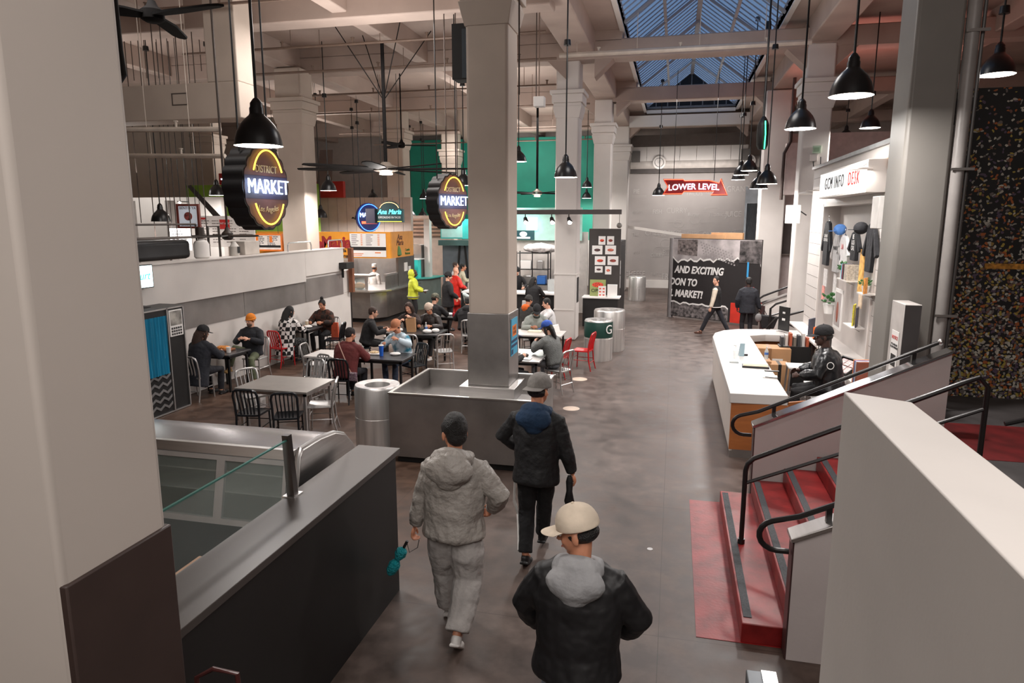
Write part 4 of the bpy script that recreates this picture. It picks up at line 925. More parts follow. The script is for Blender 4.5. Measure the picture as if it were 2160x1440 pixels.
# stall bodies far left: white lit interiors
lw_ = thing('lit_stall', 'brightly lit white stall interior at far left behind the grill', 'stall', (-15, 18, 0))
MB().box(-17.5, -13.2, 18.2, 18.4, 0, 4.0).build('back_panel', white, lw_, world=True)
MB().box(-16.3, -16.2, 17.9, 18.2, 1, 3.9).box(-14.9, -14.8, 17.9, 18.2, 1, 3.9).build('post', mat('post_grey', (140, 134, 130), .6), lw_, world=True)
light('AREA', 'stall_light', (-15.5, 16.8, 5.0), 60, (1, .97, .93), 1.5)
gs = thing('green_stall', 'green walled stall with a red fascia behind the nearer market sign', 'stall', (-16, 23, 0))
MB().box(-18, -12.6, 22.8, 23, 2.6, 4.6).build('green_wall', mat('lime_wall', (128, 168, 60), .6, var=.1), gs, world=True); MB().box(-16.4, -13.8, 22.6, 22.75, 4.6, 5.0).build('red_fascia', mat('fascia_red', (168, 40, 34), .6), gs, world=True)
light('AREA', 'stall_light', (-15, 21.0, 4.4), 30, (1, 1, .9), 1.2)
r2 = thing('red_stall', 'stall with red fascia and white tiled wall behind the taco stall', 'stall', (-12.5, 25, 0))
MB().box(-14.2, -9.6, 24.3, 24.5, 2.2, 4.15).build('tiled_wall', mat('tile_white', (200, 186, 178), .5, var=.05), r2, world=True); MB().box(-14.2, -12.2, 24.1, 24.28, 4.15, 4.75).build('red_fascia', mat('fascia_red', (168, 40, 34), .6), r2, world=True)
jt = MB()
for i in range(12): jt.box(-14.1+i*.38, -14.09+i*.38, 24.29, 24.3, 2.2, 4.15)
jt.build('tile_joint', mat('joint_grey', (150, 140, 134), .7), r2, world=True)
o = MB().hexa([at(394, 392, Y=16), at(403, 390, Y=16), at(403, 390, Y=16.4), at(394, 392, Y=16.4), at(455, 462, Y=16), at(472, 462, Y=16), at(472, 462, Y=16.4), at(455, 462, Y=16.4)]).build('sloping_duct', mat('duct_dark', (58, 54, 52), .6)); tag(o, 'dark sloping duct running down past the bento sign', 'duct')
o = MB().hexa([at(667, 400, Y=23), at(700, 400, Y=23), at(700, 400, Y=23.5), at(667, 400, Y=23.5), at(675, 316, Y=23), at(702, 316, Y=23), at(702, 316, Y=23.5), at(675, 316, Y=23.5)]).build('exhaust_duct', mat('duct_brown', (92, 80, 76), .6)); tag(o, 'grey brown upright exhaust duct beside a far column', 'duct')
dc = thing('ceiling_duct', 'pale bent duct with a round cover near the farther market sign', 'duct', (-8, 26, 6.5))
MB().tube([(0, 0, 1.4), (0, 0, .4), (.2, 0, 0), (.8, 0, -.25), (1.7, 0, -.5)], [(.3, .3)]*5, 16).build('duct', cream, dc)
# ---------------------------------------------------------------- taco stall (Ana Maria)
yf = 20.45; xc = -9.2
t = thing('taco_stall', 'corner taco stall with stainless counter and orange painted sign canopy', 'stall', (-10.5, 21.5, 0))
base = [(-13.5, yf), (xc-.35, yf), (xc, yf+.5), (xc, 23.6), (-13.5, 23.6)]
MB().prism([(x, y) for x, y in base], 'z', .14, 1.02).build('counter_body', steelh, t, world=True, bevel=.01)
MB().prism([(x+(-.08 if x > -13 else 0), y+(.1 if y < 21 else 0)) for x, y in base], 'z', 0, .14).build('toe_kick', blackm, t, world=True)
MB().prism([(-13.5, yf-.22), (xc-.28, yf-.22), (xc+.2, yf+.45), (xc+.2, 23.6), (-13.5, 23.6)], 'z', 1.02, 1.07).build('worktop', steel, t, world=True, bevel=.004)
gl = MB().box(-12.5, xc-.5, yf+.1, yf+.13, 1.07, 1.5); gl.build('display_glass', pane, t, world=True)
MB().box(-12.5, xc-.35, yf+.02, yf+.5, 1.5, 1.56).box(xc-.55, xc-.48, yf+.05, yf+.12, 1.07, 1.5).box(xc-.12, xc-.02, yf+.6, 22.4, 1.5, 1.56).build('display_top', steel, t, world=True)
MB().box(xc-.06, xc-.02, yf+.55, 22.4, 1.07, 1.5).box(xc-.08, xc, 22.0, 23.5, 1.07, 2.1).build('side_screen', mat('screen_steel', (128, 124, 122), .4, .7), t, world=True)
org = mat('taco_sign_orange', (226, 150, 40), .6, var=.06)
MB().box(-13.5, xc+.45, yf-.1, yf, 2.12, 2.95).build('front_canopy', org, t, world=True)
MB().box(xc+.37, xc+.45, yf, 22.3, 2.12, 2.95).build('side_canopy', mat('taco_sign_light_orange', (206, 140, 62), .6, var=.06), t, world=True)
MB().box(-13.5, xc-.1, 23.4, 23.6, 1.0, 2.12).build('back_wall', mat('kitchen_steel', (120, 116, 114), .4, .7, var=.1), t, world=True)
MB().box(-12.6, -11.4, 23.0, 23.4, 1.2, 1.9).build('oven', steel, t, world=True)
mr_ = mat('maroon_lettering', (150, 30, 34), .6)
yl = yf-.11
text('Ana', .5, mr_, t, (-11.53, yl, 2.55), '-y', ext=.01, shear=.2, off=.02); text('Maria', .50, mr_, t, (-10.62, yl, 2.60), '-y', ext=.01, off=.02, sx=.92)
text('Comida\nMexicana', .17, blackp, t, (-10.55, yl, 2.27), '-y', ext=.004, off=.002)
mn = MB().box(-10.14, -8.90, yl-.01, yl, 2.16, 2.90).build('menu_panel', paper, t, world=True)
r_ = random.Random(9); ml = MB(); mo = MB()
for c_ in (-10.08, -9.58):
    for i in range(6):
        z = 2.86-i*.062; ml.box(c_, c_+.16+.1*r_.random(), yl-.014, yl-.01, z-.016, z); mo.box(c_+.32 if c_ < -9.8 else c_+.4, c_+.38 if c_ < -9.8 else c_+.47, yl-.014, yl-.01, z-.02, z+.004)
ml.box(-10.14, -8.9, yl-.016, yl-.011, 2.37, 2.48); mo.box(-10.03, -9.68, yl-.014, yl-.01, 2.25, 2.27).box(-10.03, -9.73, yl-.014, yl-.01, 2.20, 2.22).box(-9.28, -9.08, yl-.014, yl-.01, 2.28, 2.31)
ml.build('menu_lettering', blackp, mn, world=True); mo.build('menu_price', orangep, mn, world=True)
text('Ana\nMaria', .26, mat('brown_script', (80, 34, 26), .6), t, (xc+.455, 21.1, 2.68), '+x', ext=.004, shear=.3, lsp=.7); text('Comida\nMexicana', .12, mat('green_script', (60, 110, 50), .6), t, (xc+.455, 21.75, 2.28), '+x', ext=.004)
MB().lathe([(.01, 0), (.12, .05), (.1, .2), (.06, .32), (.01, .36)], (xc+.43, 21.0, 2.15), 10).build('painted_cactus', mat('cactus_green', (78, 120, 70), .7), t, world=True)
MB().box(xc, xc+.02, 22.5, 22.8, 1.55, 1.85).box(xc, xc+.02, 22.9, 23.1, 1.5, 1.7).build('notice', paper, t, world=True)
light('AREA', 'stall_light', (-11, 21.3, 2.1), 55, (1, .93, .85), 1.5, sy=.4)
o = thing('salsa_tray', 'mound of white napkins and food behind the taco stall glass', 'food', (-11.3, yf+.4, 1.07))
MB().ell((-.1, 0, .08), (.45, .18, .1)).build('white_heap', paper, o, mods=rem(.03, 1, .03)); MB().ell((1.2, 0, .1), (.2, .14, .12)).build('orange_heap', mat('cheese_orange', (214, 150, 80), .7), o, mods=rem(.03, 1, .03))
# ---------------------------------------------------------------- turquoise lit stall
t = thing('turquoise_stall', 'stall with turquoise lit fascia, slanted grey shutter and curved counter', 'stall', (-8, 25, 0))
MB().box(-9.2, -8.98, 24.55, 24.8, 0, 3.35).build('white_post', white, t, world=True)
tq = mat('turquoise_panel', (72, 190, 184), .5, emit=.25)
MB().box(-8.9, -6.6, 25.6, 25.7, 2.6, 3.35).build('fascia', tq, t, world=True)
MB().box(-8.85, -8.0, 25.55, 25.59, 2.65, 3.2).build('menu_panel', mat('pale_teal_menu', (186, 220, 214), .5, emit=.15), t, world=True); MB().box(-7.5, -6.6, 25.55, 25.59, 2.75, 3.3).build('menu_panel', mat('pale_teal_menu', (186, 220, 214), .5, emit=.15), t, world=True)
MB().box(-8.9, -6.3, 25.3, 25.6, 2.35, 2.55).build('dark_rail', mat('teal_grey_rail', (80, 112, 112), .4, .4), t, world=True)
MB().box(-8.9, -7.4, 25.8, 25.9, 0, 2.35).build('shutter', mat('blue_grey_shutter', (116, 122, 130), .6, var=.1), t, world=True)
MB().hexa([(-8.4, 25.7, 0), (-8.33, 25.7, 0), (-8.33, 25.75, 0), (-8.4, 25.75, 0), (-8.2, 25.7, 2.35), (-8.13, 25.7, 2.35), (-8.13, 25.75, 2.35), (-8.2, 25.75, 2.35)]).hexa([(-7.75, 25.7, 0), (-7.68, 25.7, 0), (-7.68, 25.75, 0), (-7.75, 25.75, 0), (-8.0, 25.7, 2.35), (-7.93, 25.7, 2.35), (-7.93, 25.75, 2.35), (-8.0, 25.75, 2.35)]).build('shutter_bar', blackp, t, world=True)
MB().box(-7.35, -7.0, 26.0, 26.1, 0, 2.35).build('white_panel', white, t, world=True); MB().box(-7.0, -6.7, 25.95, 26.05, 0, 2.35).build('orange_panel', orangep, t, world=True); MB().box(-6.7, -5.2, 26.0, 26.1, 0, 2.6).build('pale_panel', mat('pale_green_panel', (190, 200, 190), .6), t, world=True)
light('AREA', 'stall_light', (-7.8, 25.2, 3.6), 14, (.5, 1, .95), .8)
sl_ = MB()
for i in range(5): sl_.box(-11.2, -9.3, 27.9, 28, 2.65+i*.16, 2.73+i*.16)
o = sl_.build('slatted_screen', mat('slat_tan', (176, 138, 116), .6)); tag(o, 'dark and tan slatted screen behind the white stall post', 'screen')
o = MB().box(-11.3, -9.2, 28.05, 28.2, 0, 3.5).build('stall_backing', mat('backing_cream', (200, 178, 164), .6)); tag(o, 'pale stall backing wall under the slatted screen', 'panel')
t = thing('curved_counter', 'green grey counter with a turquoise lit ledge and steel unit right of the taco stall', 'counter', (-9.2, 24.2, 0))
MB().prism([(-10.0, 23.7), (-9.4, 23.75), (-8.95, 24.3), (-8.85, 25.4), (-10, 25.4)], 'z', 0, 1.15).build('counter_body', mat('green_grey_panel', (118, 128, 122), .5), t, world=True)
MB().prism([(-10.0, 23.6), (-9.35, 23.65), (-8.82, 24.25), (-8.7, 25.4), (-10, 25.4)], 'z', 1.15, 1.19).build('ledge', mat('turquoise_ledge', (86, 180, 170), .4), t, world=True)
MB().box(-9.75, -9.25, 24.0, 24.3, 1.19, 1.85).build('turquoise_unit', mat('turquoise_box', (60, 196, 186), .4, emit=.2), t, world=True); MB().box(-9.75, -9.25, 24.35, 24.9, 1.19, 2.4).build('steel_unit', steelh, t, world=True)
MB().box(-9.85, -9.2, 24.0, 24.9, 1.86, 1.9).build('unit_shelf', paper, t, world=True)
# ---------------------------------------------------------------- sushi stall
t = thing('sushi_stall', 'sushi stall with charcoal counter front and white top', 'stall', (-4.5, 22, 0))
MB().box(-6.6, -2.95, 21.0, 21.4, 0, 1.02).build('counter_front', blackc, t, world=True); MB().box(-6.6, -2.95, 20.9, 21.7, 1.02, 1.07).build('countertop', paper, t, world=True)
MB().box(-7.0, -3.0, 24.5, 24.6, 0, 2.9).build('back_panel', mat('stall_white', (216, 208, 202), .6), t, world=True)
MB().box(-5.6, -3.2, 24.3, 24.4, 2.6, 3.75).build('mint_panel', mat('mint_panel', (176, 216, 204), .6, emit=.1), t, world=True)
MB().box(-5.65, -4.9, 24.25, 24.29, 2.62, 2.95).build('screen', mat('sushi_screen', (30, 70, 76), .4, emit=.4), t, world=True); MB().ell((-5.3, 24.24, 2.82), (.14, .02, .09)).box(-5.55, -5.05, 24.23, 24.25, 2.66, 2.72).build('screen_logo', mat('screen_logo_white', (240, 240, 240), .5, emit=1), t, world=True)
light('AREA', 'stall_light', (-4.8, 22.7, 3.6), 60, (1, .97, .94), 1.5)
light('AREA', 'teal_spill', (-5.6, 24.0, 4.2), 22, (.6, 1, .95), .8, (R_(60), 0, 0))
ws = thing('window_glow', 'small square backlit panel glowing white before the teal wall', 'panel', at(1122, 472, Y=24.2)); MB().box(-.2, .2, -.02, .02, -.22, .22).build('panel', mat('white_glow', (200, 255, 250), .4, var=0, emit=3), ws)
t = thing('wire_shelf', 'black wire shelving rack loaded with containers in the sushi stall', 'shelf', (-4.55, 23.2, 0))
rk = MB()
for x in (-.75, -.2, .35): rk.cyl((x, 0, .9), (x, 0, 2.25), .02, n=6)
for x in (-.75, .35): rk.cyl((x, .5, .9), (x, .5, 2.25), .02, n=6)
for z in (1.1, 1.62, 2.18): rk.box(-.75, .35, -.01, .5, z, z+.02)
rk.build('rack_frame', black, t)
for i, (x, z, w_, c_) in enumerate(((-.45, 1.64, .38, paper), (.05, 1.64, .22, steel), (-.4, 1.12, .3, steel), (.1, 1.12, .3, mat('blue_tub', (50, 110, 190), .5)))):
    o = MB().box(-4.55+x-w_/2, -4.55+x+w_/2, 23.25, 23.6, z, z+.3).build('storage_tub', c_, bevel=.02); tag(o, ('white tub on the middle shelf', 'steel tub on the middle shelf', 'steel tub on the lowest shelf', 'blue tub on the lowest shelf')[i]+' of the black wire rack', 'container')
o = MB().ell((-4.5, 23.4, 2.36), (.62, .28, .17)).build('plastic_bag', mat('bag_white', (220, 214, 212), .4), mods=rem(.03, 1, .08)); tag(o, 'puffy white plastic bag of goods on top of the wire rack', 'bag')
o = MB().box(-3.9, -3.6, 21.5, 21.8, 1.07, 1.45).build('drink_dispenser', mat('acrylic', (210, 214, 214), .1, alpha=.5)); tag(o, 'clear acrylic dispenser on the sushi counter beside the white column', 'dispenser')
for i, (x, l) in enumerate(((-5.0, 'white napkin box standing on the sushi counter left of the dark haired customer'), (-5.25, 'open white paper menu at the left of the sushi counter'))):
    o = MB().box(x-.13, x+.13, 21.0, 21.2, 1.07, 1.3 if i == 0 else 1.12).build('counter_box', paper); tag(o, l, 'box')
o = MB().hexa([(-4.55, 20.55, .45), (-4.1, 20.55, .45), (-4.1, 20.6, .45), (-4.55, 20.6, .45), (-4.5, 20.45, .88), (-4.2, 20.45, .88), (-4.2, 20.5, .88), (-4.5, 20.5, .88)]).box(-4.55, -4.1, 20.5, 20.9, .42, .46).box(-4.5, -4.46, 20.55, 20.6, 0, .42).box(-4.19, -4.15, 20.55, 20.6, 0, .42).box(-4.5, -4.46, 20.84, 20.88, 0, .42).box(-4.19, -4.15, 20.84, 20.88, 0, .42).build('white_chair', paper, bevel=.01); tag(o, 'white plastic chair under the sushi counter', 'chair')
# kiosk with pictures
t = thing('menu_kiosk', 'tall charcoal kiosk wall with eight framed food pictures and a white ledge', 'kiosk', (-2.2, 22.3, 0))
MB().box(-2.62, -1.72, 22.15, 25.25, 0, 2.62).build('side_wall', blackc, t, world=True); MB().box(-2.66, -1.66, 22.0, 22.15, 0, 3.05).build('front_wall', mat('kiosk_charcoal', (62, 57, 55), .4, var=.08), t, world=True)
MB().box(-2.75, -1.66, 21.4, 22.0, 0, .9).build('lower_cabinet', blackc, t, world=True); MB().box(-2.78, -1.6, 21.35, 22.0, .9, .94).build('ledge', paper, t, world=True)
fd = [mat('food_%d' % i, c_, .6, var=.6, scale=25) for i, c_ in enumerate(((206, 70, 50), (150, 70, 60), (90, 60, 60), (214, 110, 90)))]
for i, (px, py, w_, h_) in enumerate(((1270, 507, .22, .27), (1288, 507, .22, .27), (1260, 527, .33, .28), (1288, 527, .34, .28), (1266, 549.5, .34, .28), (1293, 549.5, .34, .28), (1263, 568, .25, .2), (1283, 570, .2, .26))):
    c_ = at(px, py, Y=22.0); f_ = MB().box(c_.x-w_/2, c_.x+w_/2, 21.98, 22.0, c_.z-h_/2, c_.z+h_/2).build('food_poster', paper)
    rows = ('top', 'second', 'third', 'lowest'); f_.data.name = 'food_poster'
    tag(f_, 'small square food picture on the charcoal kiosk, %s row, %s side' % (rows[i//2], 'left' if i % 2 == 0 else 'right'), 'picture', 'food pictures on the kiosk')
    MB().ell((c_.x, 21.975, c_.z), (w_*.3, .008, h_*.16)).build('food_print', fd[i % 4], f_)
o = thing('open_sign', 'green edged poster reading OP behind a menu card on the kiosk ledge', 'sign', (-2.32, 21.7, .94)); MB().box(-.25, .25, 0, .03, 0, .52).build('panel', mat('olive_print', (150, 160, 100), .6), o)
text('OPEN', .16, blackp, o, (0, -.006, .17), '-y', world=False); MB().ell((0, -.006, .36), (.18, .006, .08)).build('red_picture', fd[0], o)
o = MB().box(-2.28, -2.04, 21.5, 21.52, .94, 1.28).build('menu_card', paper); tag(o, 'white menu card with small pictures standing on the kiosk ledge', 'card')
pr = MB()
for i in range(2):
    for j in range(3): pr.box(-2.25+i*.11, -2.19+i*.11, 21.495, 21.5, .98+j*.1, 1.02+j*.1)
pr.build('card_print', fd[0], o)
o = MB().box(-2.0, -1.7, 21.55, 21.7, .94, 1.32).build('paper_stack', paper); tag(o, 'white block of stacked paper boxes on the right of the kiosk ledge', 'box')
o = thing('price_list', 'pair of white vertical notices on the dark side of the kiosk', 'notice', (-1.715, 22.7, 1.4)); MB().box(0, .01, -.15, .2, -.3, .1).box(0, .01, -.15, .2, .15, .6).build('sheets', paper, o)
# white boxed back panel right of kiosk
q0 = at(415, 1428, Y=2.52); q1 = at(450, 1410, Y=2.52); q2 = at(500, 1420, Y=2.52)
o = MB().tube([q0-V((0, 0, .3)), q0, q1, q2, q2-V((-.02, 0, .3))], .012, 8).build('bent_pipe', mat('dull_red_pipe', (70, 34, 32), .4)); tag(o, 'dull red bent pipe at the foot of the counter by the left column', 'pipe')
# ================================================================ RIGHT SIDE
# red painted stairs
redpaint = mat('red_stair_paint', (122, 15, 17), .42, var=.25, scale=5, bump=.08, bscale=30, rgb2=(142, 30, 30))
struct('floor_red_paint', MB().box(.30, 2.0, 5.26, 8.1, 0, .004), redpaint)
R0, TR, RI, YS0, YS1 = .647, .345, .17, 5.27, 8.05
NL = 6
t = thing('stairs', 'short flight of red painted steps with dark grip strips climbing to the right', 'stairs', (1.5, 6.6, 0))
for i in range(NL):
    x0 = R0+TR*i; x1 = x0+TR+.01 if i < NL-1 else x0+.5
    y0_ = YS0+(.0 if i else .0)
    s_ = MB().box(x0, x1, y0_, YS1, 0 if i == 0 else RI*i-.0, RI*(i+1)).build('step', redpaint, t, world=True, bevel=.008)
    MB().box(x0+.02, x0+.085, 5.36, YS1-.06, RI*(i+1), RI*(i+1)+.006).build('grip_strip', mat('grip_grey', (58, 60, 64), .7, var=.3, scale=60), s_, world=True)
    if i: MB().box(x0, R0+TR*NL+.4, YS0, YS1, RI*(i-1)+.001 if i > 1 else .001, RI*i).build('step_core', redpaint, t, world=True) if False else None
ZL = RI*NL
struct('floor_landing', MB().box(R0+TR*(NL-1)+.4, 9, 2.2, 10.0, ZL-.12, ZL), mat('dark_concrete', (74, 70, 70), .7, var=.2, scale=3))
struct('floor_landing_red', MB().box(2.9, 4.2, 7.3, 8.6, ZL, ZL+.004), mat('dark_red_landing', (104, 24, 26), .6, var=.35, scale=4))  # darker, more mottled red than the steps
wallm = mat('stair_wall_paint', (186, 176, 174), .55, var=.05, scale=2.5, bump=.05)
sl = RI/TR
def stair_wall(x0, x1, y0, y1, z0, label, n):
    t = thing('stair_parapet', label, 'parapet', (x0, (y0+y1)/2, 0))
    z1 = z0+(x1-x0)*sl
    MB().hexa([(x0, y0, 0), (x1, y0, 0), (x1, y1, 0), (x0, y1, 0), (x0, y0, z0), (x1, y0, z1), (x1, y1, z1), (x0, y1, z0)]).build('wall_panel', wallm, t, world=True)
    e = .03
    MB().hexa([(x0-.03, y0-e, z0-.01), (x1, y0-e, z1), (x1, y1+e, z1), (x0-.03, y1+e, z0-.01), (x0-.03, y0-e, z0+.025), (x1, y0-e, z1+.035), (x1, y1+e, z1+.035), (x0-.03, y1+e, z0+.025)]).build('steel_cap', chrome if n else steel, t, world=True, bevel=.005)
    MB().box(x0-.012, x0, y0-.002, y1+.002, .0, z0-.02).build('end_plate', mat('maroon_plate', (62, 40, 40), .4), t, world=True)
    return t, z0, z1
stair_wall(1.0, 2.95, 8.08, 8.22, .97, 'far white stair parapet with a shiny steel cap before the info desk', 1)
stair_wall(.965, 2.2, 5.12, 5.26, .98, 'near white stair parapet behind the big foreground parapet', 0)
rail = mat('rail_black', (34, 30, 30), .3, .2, var=.1)
def rail_curve(x0, x1, y, z0, h, label, name='handrail', loop=True, bx=()):
    t = thing(name, label, 'handrail', (x0, y, 0)); pts = []
    if loop:
        pts += [(x0-.01, y, z0-.14), (x0-.1, y, z0-.14)]+[(x0-.1-.13*sin(R_(a)), y, z0-.02-.12*cos(R_(a))) for a in range(20, 161, 20)]
    pts += [(x0+.05, y, z0+h+.02), (x1, y, z0+h+(x1-x0)*sl)]
    MB().tube(pts, .022, 10).build('rail', rail, t, world=True)
    MB().ell(pts[-1], (.035, .035, .035)).build('end_knob', steel, t, world=True) if loop else None
    for x in bx: MB().box(x-.02, x+.02, y-.02, y+.02, z0+(x-x0)*sl, z0+h+(x-x0)*sl).build('bracket', rail, t, world=True)
    return t
rail_curve(.98, 2.85, 8.15, .99, .13, 'upper black handrail with a looped end on the far stair parapet', bx=(1.2, 2.6))
rail_curve(.95, 2.1, 5.19, 1.0, .13, 'nearest black handrail with a looped end on the near stair parapet', bx=(1.2,))
pb_ = at(1563, 1145, z=RI)
t = thing('stair_rail', 'black double pipe railing standing in the middle of the red steps', 'handrail', (pb_.x, pb_.y, 0)); X_, Y_ = pb_.x, pb_.y
xe_ = 2.56
MB().tube([(X_, Y_, RI), (X_, Y_, .93), (X_+.015, Y_, 1.0), (X_+.07, Y_, 1.06), (xe_, Y_, 1.06+(xe_-X_-.07)*sl), (xe_+.12, Y_, 1.08+(xe_-X_-.0)*sl), (xe_+.2, Y_, 1.0+(xe_-X_)*sl), (xe_+.2, Y_, ZL)], .024, 10).build('top_rail', rail, t, world=True)
MB().tube([(X_, Y_, .80), (xe_+.2, Y_, .80+(xe_-X_)*sl)], .018, 8).build('lower_rail', rail, t, world=True)
MB().cyl((X_, Y_, RI), (X_, Y_, RI+.05), .035, n=12).build('post_collar', rail, t, world=True)
t = thing('landing_rail', 'black pipe railing on the landing at the far right edge', 'handrail', (3.8, 5.6, ZL)); 
MB().tube([(3.1, 7.1, 1.45), (4.6, 7.1, 1.95)], .024, 8).tube([(4.35, 7.1, ZL), (4.35, 7.1, 2.2)], .03, 8).build('rail', rail, t, world=True)
o = MB().hexa([(3.0, 5.9, 1.55), (3.6, 5.9, 1.8), (3.6, 6.05, 1.8), (3.0, 6.05, 1.55), (3.0, 5.9, 1.58), (3.6, 5.9, 1.83), (3.6, 6.05, 1.83), (3.0, 6.05, 1.58)]).build('steel_ledge', steel); tag(o, 'short bright steel capped ledge at the far right edge', 'ledge')
sd_ = at(1605, 1415, z=1.0)
t = thing('metal_pedestal', 'small grey metal pedestal top at the bottom edge before the big parapet', 'pedestal', (sd_.x, sd_.y-.1, 0)); MB().box(-.075, .075, -.12, .1, 0, 1.0).build('body', mat('pedestal_grey', (96, 100, 104), .4, .5), t, bevel=.006); MB().box(0, .074, -.119, .099, 1.0, 1.008).build('bright_plate', steel, t)
# confetti mural
m = bpy.data.materials.new('confetti_mural'); m.use_nodes = True; N = m.node_tree.nodes; L = m.node_tree.links; b = N['Principled BSDF']; b.inputs['Roughness'].default_value = .6
tc = N.new('ShaderNodeTexCoord'); mp = N.new('ShaderNodeMapping'); mp.inputs['Scale'].default_value = (1, .01, 1.25); L.new(tc.outputs['Object'], mp.inputs[0])
nz = N.new('ShaderNodeTexNoise'); nz.inputs['Scale'].default_value = 9; cb = N.new('ShaderNodeCombineXYZ'); s0 = N.new('ShaderNodeSeparateXYZ'); L.new(tc.outputs['Object'], s0.inputs[0]); L.new(s0.outputs[0], cb.inputs[0]); L.new(s0.outputs[2], cb.inputs[1]); mp = cb
L.new(mp.outputs[0], nz.inputs[0])
mix = N.new('ShaderNodeMix'); mix.data_type = 'VECTOR'; mix.inputs[0].default_value = .09; L.new(mp.outputs[0], mix.inputs['A']); L.new(nz.outputs['Color'], mix.inputs['B'])
vo = N.new('ShaderNodeTexVoronoi'); vo.voronoi_dimensions = '2D'; vo.inputs['Scale'].default_value = 33; L.new(mix.outputs['Result'], vo.inputs['Vector'])
vo.inputs['Randomness'].default_value = 1
sx = N.new('ShaderNodeSeparateXYZ'); L.new(tc.outputs['Object'], sx.inputs[0])
mr = N.new('ShaderNodeMapRange'); mr.inputs['From Min'].default_value = 1.0; mr.inputs['From Max'].default_value = 4.9; mr.inputs['To Min'].default_value = 1.0; mr.inputs['To Max'].default_value = .16; L.new(sx.outputs[2], mr.inputs[0])
sc_ = N.new('ShaderNodeSeparateColor'); L.new(vo.outputs['Color'], sc_.inputs[0])
lt = N.new('ShaderNodeMath'); lt.operation = 'LESS_THAN'; L.new(sc_.outputs[0], lt.inputs[0]); L.new(mr.outputs[0], lt.inputs[1])
d2 = N.new('ShaderNodeMath'); d2.operation = 'LESS_THAN'; L.new(vo.outputs['Distance'], d2.inputs[0]); d2.inputs[1].default_value = .52
an_ = N.new('ShaderNodeMath'); an_.operation = 'MULTIPLY'; L.new(lt.outputs[0], an_.inputs[0]); L.new(d2.outputs[0], an_.inputs[1])
cr = N.new('ShaderNodeValToRGB'); cr.color_ramp.interpolation = 'CONSTANT'; L.new(sc_.outputs[1], cr.inputs[0]); e = cr.color_ramp.elements
cols = [(150, 146, 138), (196, 190, 176), (170, 150, 70), (110, 100, 96), (168, 92, 46), (120, 84, 72), (176, 168, 156), (90, 74, 92), (150, 120, 60)]
e[0].color = lin([v/255 for v in cols[0]]); e[1].position = .9; e[1].color = lin([v/255 for v in cols[8]])
for i in range(1, 8): q = e.new(i*.11); q.color = lin([v/255 for v in cols[i]])
mc = N.new('ShaderNodeMix'); mc.data_type = 'RGBA'; L.new(an_.outputs[0], mc.inputs[0]); mc.inputs['A'].default_value = lin((.11, .10, .10)); L.new(cr.outputs[0], mc.inputs['B']); L.new(mc.outputs['Result'], b.inputs['Base Color'])
mu = MB().box(3.36, 9, 10.0, 10.1, ZL, 4.95).build('confetti_mural', m); tag(mu, 'huge confetti speckled crowd mural on black at the right edge', 'mural')
struct('wall_right_stair', MB().box(3.36, 9, 10.1, 10.3, 0, 4.95), mat('stair_back_wall', (60, 56, 56), .7))
for i, (z, x0, x1, c_) in enumerate(((2.72, 3.9, 4.7, 'mural_orange'), (2.3, 4.35, 4.75, 'mural_red'))):
    MB().box(x0, x1, 9.985, 10.0, z, z+.07).build('painted_streak', mat(c_, (190, 130, 50) if i == 0 else (190, 80, 60), .6, var=.5, scale=20), mu)
# ---------------------------------------------------------------- info wall
XI = 3.0
ship = mat('shiplap_white', (196, 190, 186), .5, var=.02)
t = thing('info_wall', 'white shiplap boarded wall unit with an open merchandise recess', 'partition', (XI, 13, 0))
MB().box(XI, XI+.35, 9.85, 11.5, 0, 4.44).box(XI, XI+.35, 15.45, 16.95, 0, 4.44).box(XI, XI+.35, 11.5, 15.45, 3.6, 4.44).box(XI, XI+.35, 11.5, 15.45, 0, .95).box(XI+.3, XI+.35, 11.5, 15.45, .95, 3.6).build('boarded_body', ship, t, world=True)
gv = MB()
for i in range(1, 19):
    z = i*.235; gv.box(XI-.002, XI+.001, 9.9, 11.48, z, z+.008) if z > 0 else None
    gv.box(XI-.002, XI+.001, 15.47, 16.9, z, z+.008)
gv.box(XI-.002, XI+.001, 11.5, 15.45, 3.95, 3.958).build('groove', mat('groove_grey', (120, 114, 110), .7), t, world=True)
MB().box(XI-.05, XI+.37, 9.85, 16.97, 4.44, 4.5).build('top_cap', mat('cap_steel_white', (190, 190, 192), .35, .5), t, world=True)
MB().box(XI-.03, XI, 11.44, 11.5, .95, 3.66).box(XI-.03, XI, 15.45, 15.51, .95, 3.66).box(XI-.03, XI, 11.44, 15.51, 3.6, 3.66).build('recess_trim', white, t, world=True)
a = at(1730, 385, X=2.72); b_ = at(1832, 336, X=2.72)
q = thing('info_sign', 'white box sign reading GCM info desk on the shiplap wall', 'sign', (2.86, (a.y+b_.y)/2, 3.98))
ya, yb = sorted((a.y, b_.y)); hh = .24
MB().box(-.14, .14, (ya-yb)/2, (yb-ya)/2, -hh, hh).build('box', white, q, bevel=.006)
MB().box(-.145, -.14, (ya-yb)/2+.03, (yb-ya)/2-.03, -hh+.03, hh-.03).build('lit_face', mat('sign_face_lit', (240, 238, 236), .5, var=0, emit=1.2), q)
s1 = text('GCM INFO', .30, mat('sign_grey_letter', (60, 60, 64), .5), q, (-.15, .46, 0), '-x', ext=.004, world=False, shear=.12, sx=.85, spacing=1.3); text('DESK', .30, redp, q, (-.15, -.95, 0), '-x', ext=.004, world=False, shear=.12, sx=.85, spacing=1.3)
